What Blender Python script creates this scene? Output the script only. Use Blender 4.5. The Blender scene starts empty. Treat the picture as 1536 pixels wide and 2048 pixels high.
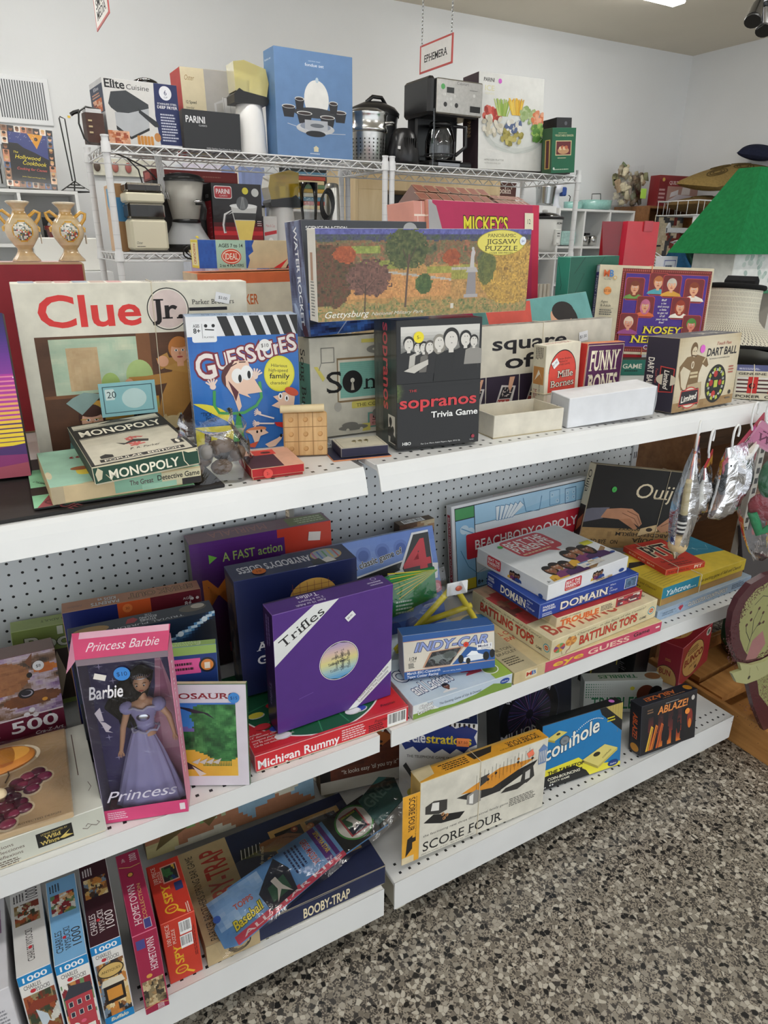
import bpy, bmesh, math, random
import numpy as np
from mathutils import Matrix, Vector
S=bpy.context.scene
COL=S.collection
PI=math.pi
# ------------------------------------------------------------ camera, light, exposure
def aim(loc,pitch,yaw,roll):
    cy,sy,cp,sp=math.cos(yaw),math.sin(yaw),math.cos(pitch),math.sin(pitch)
    f=Vector((sy*cp,cy*cp,-sp)); r=Vector((cy,-sy,0)); u=r.cross(f)
    c,s=math.cos(roll),math.sin(roll)
    r2=c*r+s*u; u2=-s*r+c*u
    m=Matrix((r2,u2,-f)).transposed().to_4x4(); m.translation=loc
    return m
cam=bpy.data.cameras.new('camera'); camo=bpy.data.objects.new('camera',cam); COL.objects.link(camo)
camo.matrix_world=aim(Vector((.04754,-1.47438,1.51347)),.379691,.519922,.00995)
cam.sensor_fit='VERTICAL'; cam.sensor_height=24; cam.lens=24*1362.58/2048; cam.clip_start=.02
S.camera=camo
w=bpy.data.worlds.new('world'); S.world=w; w.use_nodes=True
w.node_tree.nodes['Background'].inputs[0].default_value=(.93,.97,1,1)
w.node_tree.nodes['Background'].inputs[1].default_value=1.15
LAMP=24.0                                   # strength of the ceiling tubes
S.view_settings.view_transform='Standard'; S.view_settings.look='None'
S.view_settings.exposure=.3; S.view_settings.gamma=1; S.view_settings.use_curve_mapping=False
# ------------------------------------------------------------ helpers
def lin(c): return tuple((x/12.92 if x<=.04045 else ((x+.055)/1.055)**2.4) for x in c)
def hx(h):
    if not isinstance(h,str): return h
    h=h.lstrip('#')
    if len(h)==3: h=''.join(c*2 for c in h)
    return lin([int(h[i:i+2],16)/255 for i in (0,2,4)])
def rgb(h):
    h=h.lstrip('#')
    if len(h)==3: h=''.join(c*2 for c in h)
    return np.array([int(h[i:i+2],16)/255 for i in (0,2,4)])
MATS={}
def nodes(name):
    m=bpy.data.materials.new(name); m.use_nodes=True; MATS[name]=m
    nt=m.node_tree; return m,nt,nt.nodes['Principled BSDF'],nt.nodes.new,nt.links.new
def bumpy(nt,N,L,b,scale,strength,dist=.001,detail=3):
    tc=N('ShaderNodeTexCoord'); n=N('ShaderNodeTexNoise'); n.inputs['Scale'].default_value=scale; n.inputs['Detail'].default_value=detail
    L(tc.outputs['Object'],n.inputs['Vector']); bp=N('ShaderNodeBump'); bp.inputs['Strength'].default_value=strength; bp.inputs['Distance'].default_value=dist
    L(n.outputs['Fac'],bp.inputs['Height']); L(bp.outputs['Normal'],b.inputs['Normal']); return n
def attr_mat(name,rough=.5,metal=0,coat=0,bs=0,bstr=0,spec=.5,vary=0,vscale=30,trans=0,alpha=1,dist=.001):
    m,nt,b,N,L=nodes(name)
    a=N('ShaderNodeVertexColor'); a.layer_name='Col'
    src=a.outputs['Color']
    if vary:
        tc=N('ShaderNodeTexCoord'); n=N('ShaderNodeTexNoise'); n.inputs['Scale'].default_value=vscale; n.inputs['Detail'].default_value=4
        L(tc.outputs['Object'],n.inputs['Vector'])
        r=N('ShaderNodeMapRange'); r.inputs[1].default_value=.3; r.inputs[2].default_value=.7; r.inputs[3].default_value=1-vary; r.inputs[4].default_value=1+vary
        L(n.outputs['Fac'],r.inputs[0])
        mx=N('ShaderNodeVectorMath'); mx.operation='SCALE'; L(src,mx.inputs[0]); L(r.outputs[0],mx.inputs['Scale']); src=mx.outputs[0]
    L(src,b.inputs['Base Color'])
    b.inputs['Roughness'].default_value=rough; b.inputs['Metallic'].default_value=metal
    b.inputs['Coat Weight'].default_value=coat; b.inputs['Coat Roughness'].default_value=.08
    b.inputs['Specular IOR Level'].default_value=spec
    b.inputs['Transmission Weight'].default_value=trans; b.inputs['Alpha'].default_value=alpha
    if bs:
        n=bumpy(nt,N,L,b,bs,bstr,dist)
        if coat: L(b.inputs['Normal'].links[0].from_socket,b.inputs['Coat Normal'])
    return m
attr_mat('card',.55,vary=.05,vscale=22,bs=60,bstr=.15)
attr_mat('oldcard',.65,vary=.1,vscale=30,bs=45,bstr=.35)
attr_mat('gloss',.4,coat=.3,spec=.35,vary=.03,bs=14,bstr=.28,dist=.004)
attr_mat('shiny',.25,coat=.25,vary=.03)
attr_mat('paper',.7,vary=.03)
attr_mat('plastic',.3,bs=90,bstr=.03)
attr_mat('painted',.35,vary=.03,vscale=8)
attr_mat('metal',.22,metal=1,vary=.05)
attr_mat('brushed',.32,metal=1,vary=.08,vscale=60)
attr_mat('ceramic',.12,coat=.6,vary=.12,vscale=60)
attr_mat('fabric',.9,vary=.15,vscale=60,bs=250,bstr=.5,spec=.2)
attr_mat('woodish',.5,vary=.2,vscale=14,bs=40,bstr=.2)
attr_mat('clear',.03,trans=1,spec=.5)
attr_mat('smoky',.06,trans=.85)
attr_mat('tinted',.12,trans=.55)
def film(name,tint,fac,rough=.12,bs=18,bstr=.4):
    m=bpy.data.materials.new(name); m.use_nodes=True; MATS[name]=m; nt=m.node_tree; nt.nodes.clear(); N=nt.nodes.new; L=nt.links.new
    o=N('ShaderNodeOutputMaterial'); t=N('ShaderNodeBsdfTransparent'); t.inputs[0].default_value=(*tint,1)
    g=N('ShaderNodeBsdfGlossy'); g.inputs['Roughness'].default_value=rough; g.inputs[0].default_value=(.9,.9,.92,1)
    fr=N('ShaderNodeFresnel'); fr.inputs[0].default_value=1.5
    ad=N('ShaderNodeMath'); ad.operation='ADD'; ad.use_clamp=True; ad.inputs[1].default_value=fac; L(fr.outputs[0],ad.inputs[0])
    tc=N('ShaderNodeTexCoord'); n=N('ShaderNodeTexNoise'); n.inputs['Scale'].default_value=bs; n.inputs['Detail'].default_value=4; n.inputs['Distortion'].default_value=1.2
    L(tc.outputs['Object'],n.inputs[0]); b=N('ShaderNodeBump'); b.inputs['Strength'].default_value=bstr; b.inputs['Distance'].default_value=.02
    L(n.outputs['Fac'],b.inputs['Height']); L(b.outputs[0],g.inputs['Normal'])
    mx=N('ShaderNodeMixShader'); L(ad.outputs[0],mx.inputs[0]); L(t.outputs[0],mx.inputs[1]); L(g.outputs[0],mx.inputs[2]); L(mx.outputs[0],o.inputs[0])
film('film',(.97,.97,.97),.025); film('glasspane',(.96,.98,.98),.03,.02,3,.05); film('amberpane',(.86,.8,.42),.05,.08,4,.1); film('greypane',(.45,.42,.4),.06,.1,4,.1); film('frostpane',(.72,.72,.7),.16,.35,30,.2)
def m_floor():
    m,nt,b,N,L=nodes('terrazzo'); tc=N('ShaderNodeTexCoord')
    def vor(s,f='F1'):
        v=N('ShaderNodeTexVoronoi'); v.inputs['Scale'].default_value=s; v.feature=f; L(tc.outputs['Object'],v.inputs['Vector']); return v
    v=vor(96); v2=vor(96,'DISTANCE_TO_EDGE'); n=N('ShaderNodeTexNoise'); n.inputs['Scale'].default_value=9
    L(tc.outputs['Object'],n.inputs['Vector'])
    sp=N('ShaderNodeSeparateColor'); L(v.outputs['Color'],sp.inputs[0])
    cr=N('ShaderNodeValToRGB'); e=cr.color_ramp; e.interpolation='CONSTANT'
    e.elements[0].position=0; e.elements[0].color=(.012,.012,.012,1); e.elements[1].position=.17; e.elements[1].color=(.055,.05,.045,1)
    for p,c in ((.27,(.2,.175,.14)),(.42,(.4,.36,.3)),(.62,(.55,.51,.43)),(.85,(.3,.27,.22))):
        k=e.elements.new(p); k.color=(*c,1)
    L(sp.outputs[0],cr.inputs[0])
    cr2=N('ShaderNodeValToRGB'); cr2.color_ramp.elements[0].position=.02; cr2.color_ramp.elements[1].position=.07; L(v2.outputs['Distance'],cr2.inputs[0])
    v3=vor(320); sp3=N('ShaderNodeSeparateColor'); L(v3.outputs['Color'],sp3.inputs[0])
    cr3=N('ShaderNodeValToRGB'); cr3.color_ramp.interpolation='CONSTANT'; cr3.color_ramp.elements[0].color=(.08,.07,.06,1); cr3.color_ramp.elements[1].position=.5; cr3.color_ramp.elements[1].color=(.33,.29,.23,1); L(sp3.outputs[1],cr3.inputs[0])
    gt=N('ShaderNodeMath'); gt.operation='GREATER_THAN'; gt.inputs[1].default_value=.42; L(sp.outputs[1],gt.inputs[0])
    mu=N('ShaderNodeMath'); mu.operation='MULTIPLY'; L(gt.outputs[0],mu.inputs[0]); L(cr2.outputs[0],mu.inputs[1])
    mx=N('ShaderNodeMixRGB'); L(mu.outputs[0],mx.inputs[0]); L(cr3.outputs[0],mx.inputs[1]); L(cr.outputs[0],mx.inputs[2])
    L(mx.outputs[0],b.inputs['Base Color']); b.inputs['Roughness'].default_value=.3
m_floor()
def m_plain(name,c,rough,bs=40,bstr=.1,vary=.03,vs=1.5):
    m,nt,b,N,L=nodes(name); n=bumpy(nt,N,L,b,bs,bstr,.002)
    tc=N('ShaderNodeTexCoord'); n2=N('ShaderNodeTexNoise'); n2.inputs['Scale'].default_value=vs; n2.inputs['Detail'].default_value=5; L(tc.outputs['Object'],n2.inputs[0])
    mr=N('ShaderNodeMapRange'); mr.inputs[1].default_value=.3; mr.inputs[2].default_value=.7; mr.inputs[3].default_value=1-vary; mr.inputs[4].default_value=1+vary; L(n2.outputs[0],mr.inputs[0])
    mx=N('ShaderNodeVectorMath'); mx.operation='SCALE'; mx.inputs[0].default_value=hx(c); L(mr.outputs[0],mx.inputs['Scale']); L(mx.outputs[0],b.inputs['Base Color'])
    b.inputs['Roughness'].default_value=rough
m_plain('wall','e3e5e6',.85,60,.25); m_plain('ceiling','ddd6c6',.9,80,.4); m_plain('shelfwhite','e6e7e6',.38,30,.05,.04,6)
def m_peg():
    m,nt,b,N,L=nodes('pegboard'); tc=N('ShaderNodeTexCoord'); sp=N('ShaderNodeSeparateXYZ'); L(tc.outputs['Object'],sp.inputs[0])
    def frac(o,off):
        a=N('ShaderNodeMath'); a.operation='MULTIPLY_ADD'; a.inputs[1].default_value=1/.0254; a.inputs[2].default_value=off; L(o,a.inputs[0])
        f=N('ShaderNodeMath'); f.operation='FRACT'; L(a.outputs[0],f.inputs[0]); s=N('ShaderNodeMath'); s.operation='SUBTRACT'; s.inputs[1].default_value=.5; L(f.outputs[0],s.inputs[0])
        q=N('ShaderNodeMath'); q.operation='POWER'; q.inputs[1].default_value=2; L(s.outputs[0],q.inputs[0]); return q.outputs[0]
    ad=N('ShaderNodeMath'); ad.operation='ADD'; L(frac(sp.outputs[0],100.5),ad.inputs[0]); L(frac(sp.outputs[2],100.5),ad.inputs[1])
    lt=N('ShaderNodeMath'); lt.operation='LESS_THAN'; lt.inputs[1].default_value=.0135; L(ad.outputs[0],lt.inputs[0])
    mx=N('ShaderNodeMixRGB'); mx.inputs[1].default_value=(*hx('d3d8da'),1); mx.inputs[2].default_value=(.006,.006,.006,1); L(lt.outputs[0],mx.inputs[0]); L(mx.outputs[0],b.inputs['Base Color']); b.inputs['Roughness'].default_value=.5
m_peg()
def m_wood(name,c1,c2,scale=(1,12,12),rough=.4):
    m,nt,b,N,L=nodes(name); tc=N('ShaderNodeTexCoord'); mp=N('ShaderNodeMapping'); mp.inputs['Scale'].default_value=scale; L(tc.outputs['Object'],mp.inputs[0])
    n=N('ShaderNodeTexNoise'); n.inputs['Scale'].default_value=6; n.inputs['Detail'].default_value=6; n.inputs['Distortion'].default_value=.6; L(mp.outputs[0],n.inputs[0])
    cr=N('ShaderNodeValToRGB'); cr.color_ramp.elements[0].position=.3; cr.color_ramp.elements[0].color=(*hx(c1),1); cr.color_ramp.elements[1].position=.7; cr.color_ramp.elements[1].color=(*hx(c2),1)
    L(n.outputs[0],cr.inputs[0]); L(cr.outputs[0],b.inputs['Base Color']); b.inputs['Roughness'].default_value=rough
m_wood('oak','a9743c','c8955a',(12,1.5,1.5)); m_wood('oakv','b98d55','d3ab74',(14,14,1.2)); m_wood('pine','cdb488','dcc7a0',(3,3,.6)); m_wood('brownwood','7a5230','936640',(1.2,8,8)); m_wood('crate','a2703c','c08b50',(8,1,8)); m_wood('darkwood','3a2a1e','5a412c',(1,8,8))
def m_straw():
    m,nt,b,N,L=nodes('straw'); tc=N('ShaderNodeTexCoord'); sp=N('ShaderNodeSeparateXYZ'); L(tc.outputs['UV'],sp.inputs[0])
    def saw(o,k,ph=None):
        a=N('ShaderNodeMath'); a.operation='MULTIPLY'; a.inputs[1].default_value=k; L(o,a.inputs[0]); r=a.outputs[0]
        if ph is not None:
            d=N('ShaderNodeMath'); d.operation='ADD'; L(r,d.inputs[0]); L(ph,d.inputs[1]); r=d.outputs[0]
        f=N('ShaderNodeMath'); f.operation='FRACT'; L(r,f.inputs[0]); return a.outputs[0],f.outputs[0]
    av,fv=saw(sp.outputs[1],20); fl=N('ShaderNodeMath'); fl.operation='FLOOR'; L(av,fl.inputs[0]); h=N('ShaderNodeMath'); h.operation='MULTIPLY'; h.inputs[1].default_value=.5; L(fl.outputs[0],h.inputs[0])
    au,fu=saw(sp.outputs[0],110,h.outputs[0])
    g=N('ShaderNodeMath'); g.operation='GREATER_THAN'; g.inputs[1].default_value=.8; L(fu,g.inputs[0])
    g2=N('ShaderNodeMath'); g2.operation='GREATER_THAN'; g2.inputs[1].default_value=.15; L(fv,g2.inputs[0])
    mu=N('ShaderNodeMath'); mu.operation='MULTIPLY'; L(g.outputs[0],mu.inputs[0]); L(g2.outputs[0],mu.inputs[1])
    mx=N('ShaderNodeMixRGB'); mx.inputs[1].default_value=(*hx('d9d4c2'),1); mx.inputs[2].default_value=(*hx('2b2a28'),1); L(mu.outputs[0],mx.inputs[0]); L(mx.outputs[0],b.inputs['Base Color']); b.inputs['Roughness'].default_value=.7
m_straw()
def m_emit(name,c,s):
    m=bpy.data.materials.new(name); m.use_nodes=True; MATS[name]=m; nt=m.node_tree; nt.nodes.clear()
    e=nt.nodes.new('ShaderNodeEmission'); e.inputs[0].default_value=(*c,1); e.inputs[1].default_value=s
    nt.links.new(e.outputs[0],nt.nodes.new('ShaderNodeOutputMaterial').inputs[0])
m_emit('tube',(1,.98,.94),LAMP)
# ---- mesh builder: every add() keeps a flat print / paint colour per face
class MB:
    def __init__(s): s.v=[]; s.f=[]; s.c=[]; s.m=[]; s.sm=[]; s.uv=None; s.n=0
    def add(s,V,F,col,mat='card',smooth=False):
        V=np.asarray(V,float).reshape(-1,3); b=s.n; s.v.append(V); s.n+=len(V)
        multi=isinstance(col,list); cc=None if multi else hx(col)
        for i,f in enumerate(F):
            s.f.append(tuple(b+j for j in f)); s.c.append(hx(col[i]) if multi else cc); s.m.append(mat); s.sm.append(smooth)
        return s
    def box(s,a,b,col,mat='card',c=.0008,edge=None):
        """chamfered box; col one colour or dict of L R F K B T"""
        a=np.minimum(a,b)*1.0; b=np.maximum(a,b)*1.0 if False else np.asarray(b,float)
        lo=np.minimum(a,b); hi=np.maximum(a,b); c=min(c,(hi-lo).min()*.3)
        g=(lambda k: col.get(k,col.get('*','888'))) if isinstance(col,dict) else (lambda k: col)
        V=[];idx={}
        for i in (0,1):
            for j in (0,1):
                for k in (0,1):
                    P=np.array([hi[0] if i else lo[0],hi[1] if j else lo[1],hi[2] if k else lo[2]]); sg=np.array([-1 if i else 1,-1 if j else 1,-1 if k else 1])*c
                    for ax in range(3):
                        q=P+sg; q[ax]=P[ax]; idx[i,j,k,ax]=len(V); V.append(q)
        F=[];C=[]
        for ax,(n0,n1) in enumerate((('L','R'),('F','K'),('B','T'))):
            for side in (0,1):
                o=[(0,0),(1,0),(1,1),(0,1)]; q=[]
                for u,v_ in o:
                    t=[0,0,0]; t[ax]=side; t[(ax+1)%3]=u; t[(ax+2)%3]=v_; q.append(idx[t[0],t[1],t[2],ax])
                F.append(q if side else q[::-1]); C.append(g(n1 if side else n0))
        nm=(('L','R'),('F','K'),('B','T'))
        for ax in range(3):
            p,q=(ax+1)%3,(ax+2)%3
            for u in (0,1):
                for v_ in (0,1):
                    t0=[0,0,0];t0[p]=u;t0[q]=v_;t1=list(t0);t1[ax]=1
                    F.append([idx[(*t0,p)],idx[(*t0,q)],idx[(*t1,q)],idx[(*t1,p)]]); C.append(edge or g(nm[p][u] if p!=2 else nm[q][v_]))
        for i in (0,1):
            for j in (0,1):
                for k in (0,1): F.append([idx[i,j,k,0],idx[i,j,k,1],idx[i,j,k,2]]); C.append(edge or g(nm[1][j]))
        return s.add(V,F,C,mat)
    def cyl(s,p0,p1,r0,r1=None,n=16,col='888',mat='plastic',caps=True,smooth=True):
        p0=Vector(p0);p1=Vector(p1); r1=r0 if r1 is None else r1; d=(p1-p0).normalized(); a=d.orthogonal().normalized(); b=d.cross(a)
        V=[]
        for p,r in ((p0,r0),(p1,r1)):
            for i in range(n): t=2*PI*i/n; V.append(p+a*(r*math.cos(t))+b*(r*math.sin(t)))
        s.add(V,[(i,(i+1)%n,n+(i+1)%n,n+i) for i in range(n)],col,mat,smooth)
        if caps: s.add(V,[tuple(range(n))[::-1],tuple(range(n,2*n))],col,mat)
        return s
    def tube(s,P,r,n=6,col='888',mat='plastic',closed=False):
        P=[Vector(p) for p in P]; V=[];m=len(P); prev=None
        for i,p in enumerate(P):
            t=(P[(i+1)%m]-P[i-1]) if closed else (P[min(i+1,m-1)]-P[max(i-1,0)])
            t.normalize()
            a=t.orthogonal().normalized() if prev is None else (prev-t*prev.dot(t)).normalized()
            prev=a; b=t.cross(a); rr=r[i] if isinstance(r,(list,tuple)) else r
            for k in range(n): q=2*PI*k/n; V.append(p+a*(rr*math.cos(q))+b*(rr*math.sin(q)))
        F=[(i*n+k,i*n+(k+1)%n,((i+1)%m)*n+(k+1)%n,((i+1)%m)*n+k) for i in range(m if closed else m-1) for k in range(n)]
        s.add(V,F,col,mat,True)
        if not closed: s.add(V,[tuple(range(n))[::-1],tuple(range((m-1)*n,m*n))],col,mat)
        return s
    def lathe(s,prof,c=(0,0,0),n=28,col='888',mat='plastic',sx=1,sy=1,smooth=True,a0=0,a1=2*PI,cols=None):
        full=abs(a1-a0-2*PI)<1e-6; k=n if full else n+1; V=[];F=[];C=[]
        for r,z in prof:
            for i in range(k): t=a0+(a1-a0)*i/n; V.append((c[0]+sx*r*math.cos(t),c[1]+sy*r*math.sin(t),c[2]+z))
        for j in range(len(prof)-1):
            for i in range(n):
                i2=(i+1)%k; F.append((j*k+i,j*k+i2,(j+1)*k+i2,(j+1)*k+i)); C.append(cols[j] if cols else col)
        return s.add(V,F,C,mat,smooth)
    def ball(s,c,r,col,mat='plastic',n=12,m=8):
        r=(r,r,r) if np.isscalar(r) else r
        V=[(c[0]+r[0]*math.sin(PI*j/m)*math.cos(2*PI*i/n),c[1]+r[1]*math.sin(PI*j/m)*math.sin(2*PI*i/n),c[2]+r[2]*math.cos(PI*j/m)) for j in range(m+1) for i in range(n)]
        return s.add(V,[(j*n+i,(j+1)*n+i,(j+1)*n+(i+1)%n,j*n+(i+1)%n) for j in range(m) for i in range(n)],col,mat,True)
    def prism(s,pts,z0,z1,col,mat='card',axis='z',side=None):
        """polygon in the plane across axis, extruded along it"""
        n=len(pts); f={'z':lambda a,b,c:(a,b,c),'y':lambda a,b,c:(a,c,b),'x':lambda a,b,c:(c,a,b)}[axis]
        V=[f(a,b,z0) for a,b in pts]+[f(a,b,z1) for a,b in pts]
        return s.add(V,[tuple(range(n))[::-1],tuple(range(n,2*n))]+[(i,(i+1)%n,n+(i+1)%n,n+i) for i in range(n)],[col,col]+[side or col]*n,mat)
    def grid(s,fn,nu,nv,col,mat='card',smooth=True,uv=False):
        V=[fn(i/nu,j/nv) for j in range(nv+1) for i in range(nu+1)]; k=nu+1
        F=[(j*k+i,j*k+i+1,(j+1)*k+i+1,(j+1)*k+i) for j in range(nv) for i in range(nu)]
        if uv: s.uv=[(i/nu,j/nv) for j in range(nv+1) for i in range(nu+1)]
        return s.add(V,F,col,mat,smooth)
    def build(s,name,parent=None,M=None):
        me=bpy.data.meshes.new(name)
        V=np.concatenate(s.v) if s.v else np.zeros((0,3)); me.from_pydata(V.tolist(),[],s.f)
        ms=list(dict.fromkeys(s.m))
        for m in ms: me.materials.append(MATS[m])
        ix={m:i for i,m in enumerate(ms)}
        me.polygons.foreach_set('material_index',[ix[m] for m in s.m]); me.polygons.foreach_set('use_smooth',s.sm)
        a=me.color_attributes.new('Col','FLOAT_COLOR','CORNER')
        L=np.array([len(f) for f in s.f]); C=np.ones((len(s.f),4)); C[:,:3]=np.array(s.c); a.data.foreach_set('color',np.repeat(C,L,axis=0).ravel())
        if s.uv:
            u=me.uv_layers.new(name='UVMap'); vi=np.zeros(len(me.loops),int); me.loops.foreach_get('vertex_index',vi); u.data.foreach_set('uv',np.array(s.uv)[vi].ravel())
        me.update(); o=bpy.data.objects.new(name,me); COL.objects.link(o)
        if parent is not None: o.parent=parent
        if M is not None: o.matrix_world=M
        return o
def tag(o,label,cat,group=None,kind=None):
    o['label']=label; o['category']=cat
    if group: o['group']=group
    if kind: o['kind']=kind
    return o
def struct(o): o['kind']='structure'; return o
def thing(name,label,cat,loc=(0,0,0),rz=0,group=None,M=None):
    o=bpy.data.objects.new(name,None); COL.objects.link(o); o.empty_display_size=.02
    if M is not None: o.matrix_world=M
    else: o.location=loc; o.rotation_euler=(0,0,rz)
    return tag(o,label,cat,group)
def dup(root,label=None,M=None,loc=None,rz=None):
    r=root.copy(); COL.objects.link(r)
    if label: r['label']=label
    if M is not None: r.matrix_world=M
    if loc is not None: r.location=loc
    if rz is not None: r.rotation_euler=(0,0,rz)
    for ch in root.children:
        c=ch.copy(); COL.objects.link(c); c.parent=r
        for g in ch.children: d=g.copy(); COL.objects.link(d); d.parent=c
    return r
# ---- lettering: the built-in font turned to flat shapes, cached
GL={}
def glyphs(t,bold=0,serif=False,shear=0):
    bold=bold*.55 if bold>.08 else min(bold*.55,.02); k=(t,bold,serif,shear)
    if k in GL: return GL[k]
    cu=bpy.data.curves.new('t','FONT'); cu.body=t; cu.size=1; cu.offset=bold; cu.shear=shear; cu.resolution_u=3; cu.fill_mode='FRONT'
    ob=bpy.data.objects.new('t',cu); me=ob.to_mesh()
    V=np.array([(v.co.x,v.co.y) for v in me.vertices]).reshape(-1,2); F=[tuple(p.vertices) for p in me.polygons]
    if serif and len(V):
        cnt={}
        for f in F:
            for i in range(len(f)):
                e=(f[i],f[(i+1)%len(f)]); q=tuple(sorted(e)); cnt[q]=cnt.get(q,0)+1
        W=V.tolist(); b=bold
        for (i,j),n in cnt.items():
            if n!=1: continue
            p,q=V[i],V[j]; L=abs(p[0]-q[0])
            if abs(p[1]-q[1])<.012 and .03<L<.24:
                y=(p[1]+q[1])/2; x0=min(p[0],q[0]);x1=max(p[0],q[0])
                if abs(y+b)<.03: y0,y1=y,y+.055
                elif abs(y-.72-b)<.05 or abs(y-.53-b)<.04: y0,y1=y-.055,y
                else: continue
                sh=shear*(y0+y1)/2*0
                k0=len(W); W+=[[x0-.085,y0],[x1+.085,y0],[x1+.085,y1],[x0-.085,y1]]; F.append((k0,k0+1,k0+2,k0+3))
        V=np.array(W)
    ob.to_mesh_clear(); bpy.data.objects.remove(ob); bpy.data.curves.remove(cu)
    if len(V)==0: r=(np.zeros((0,2)),[],.3)
    else:
        V=V.copy(); x0=V[:,0].min(); V[:,0]-=x0; r=(V,F,V[:,0].max())
    GL[k]=r; return r
CAP=.729
STEP=2.4e-5
class Face:
    """a flat face of a box to print on; coordinates 0..1 across and up"""
    def __init__(s,mb,o,ex,ey,n,sx,sy,mat='card',k=None):
        s.mb=mb; s.o=np.array(o,float); s.ex=np.array(ex,float); s.ey=np.array(ey,float); s.n=np.array(n,float); s.sx=sx; s.sy=sy; s.mat=mat; s.k=k if k is not None else [1]; s.root=None
    def _r(s,f): f.root=s.root; return f
    def clip(s): s.root=(s.o,s.ex,s.ey,s.sx,s.sy); return s
    def cw(s): return s._r(Face(s.mb,s.o+s.ey*s.sy,-s.ey,s.ex,s.n,s.sy,s.sx,s.mat,s.k))
    def ccw(s): return s._r(Face(s.mb,s.o+s.ex*s.sx,s.ey,-s.ex,s.n,s.sy,s.sx,s.mat,s.k))
    def flip(s): return s._r(Face(s.mb,s.o+s.ex*s.sx+s.ey*s.sy,-s.ex,-s.ey,s.n,s.sx,s.sy,s.mat,s.k))
    def sub(s,x0,y0,x1,y1): return s._r(Face(s.mb,s.o+s.ex*s.sx*x0+s.ey*s.sy*y0,s.ex,s.ey,s.n,s.sx*(x1-x0),s.sy*(y1-y0),s.mat,s.k))
    def raw(s,P,F,col):
        """P in metres on the face"""
        P=np.asarray(P,float).reshape(-1,2); s.k[0]+=1
        V=s.o+P[:,:1]*s.ex+P[:,1:]*s.ey
        if s.root is not None:
            o,ex,ey,sx,sy=s.root; Q=np.stack([(V-o)@ex,(V-o)@ey],1); m=4e-4; hi=np.array([sx-m,sy-m])
            if len(Q) and ((Q<m-1e-6).any() or (Q>hi+1e-6).any()):
                R=[];G=[];C=[]
                for fi,f in enumerate(F):
                    p=[Q[i] for i in f]
                    for ax,lim,sg in ((0,m,1),(0,hi[0],-1),(1,m,1),(1,hi[1],-1)):
                        q=[]
                        for i in range(len(p)):
                            a,b=p[i-1],p[i]; da,db=sg*(a[ax]-lim),sg*(b[ax]-lim)
                            if (da<0)!=(db<0): q.append(a+(b-a)*(da/(da-db)))
                            if db>=0: q.append(b)
                        p=q
                        if not p: break
                    if len(p)>2: G.append(tuple(range(len(R),len(R)+len(p)))); R+=p; C.append(col[fi] if isinstance(col,list) else col)
                if not R: return s
                R=np.array(R); V=o+R[:,:1]*ex+R[:,1:]*ey; F=G; col=C
        s.mb.add(V+s.n*(s.k[0]*STEP),F,col,s.mat); return s
    def poly(s,pts,col):
        P=np.array(pts,float)*[s.sx,s.sy]; return s.raw(P,[tuple(range(len(P)))],col)
    def rect(s,x0,y0,x1,y1,col): return s.poly([(x0,y0),(x1,y0),(x1,y1),(x0,y1)],col)
    def rrect(s,x0,y0,x1,y1,r,col):
        """rounded; r in metres"""
        a,b,c,d=x0*s.sx,y0*s.sy,x1*s.sx,y1*s.sy; P=[]
        for cx,cy,t0 in ((c-r,d-r,0),(a+r,d-r,90),(a+r,b+r,180),(c-r,b+r,270)):
            for q in range(0,91,18): t=math.radians(t0+q); P.append((cx+r*math.cos(t),cy+r*math.sin(t)))
        return s.raw(P,[tuple(range(len(P)))],col)
    def frame(s,x0,y0,x1,y1,wd,col):
        """outline, wd in metres"""
        a,b=wd/s.sx,wd/s.sy
        s.rect(x0,y0,x1,y0+b,col); s.k[0]-=1; s.rect(x0,y1-b,x1,y1,col); s.k[0]-=1; s.rect(x0,y0,x0+a,y1,col); s.k[0]-=1; return s.rect(x1-a,y0,x1,y1,col)
    def ell(s,cx,cy,rx,ry,col,n=26,rot=0,a0=0,a1=360):
        """rx,ry in fraction of width / height; circle() keeps round"""
        c,q=math.cos(math.radians(rot)),math.sin(math.radians(rot)); P=[]
        for i in range(n+(0 if a1-a0==360 else 1)):
            t=math.radians(a0+(a1-a0)*i/n); x,y=rx*s.sx*math.cos(t),ry*s.sy*math.sin(t); P.append((cx*s.sx+c*x-q*y,cy*s.sy+q*x+c*y))
        return s.raw(P,[tuple(range(len(P)))],col)
    def disc(s,cx,cy,r,col,n=28):
        """r as fraction of the height"""
        return s.ell(cx,cy,r*s.sy/s.sx,r,col,n)
    def line(s,pts,wd,col):
        """wd in metres"""
        P=np.array(pts,float)*[s.sx,s.sy]; V=[];F=[]
        for i in range(len(P)):
            t=P[min(i+1,len(P)-1)]-P[max(i-1,0)]; t=t/(np.hypot(*t)+1e-9); n=np.array([-t[1],t[0]])*wd/2
            V+=[P[i]+n,P[i]-n]
        return s.raw(V,[(2*i,2*i+1,2*i+3,2*i+2) for i in range(len(P)-1)],col)
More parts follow.
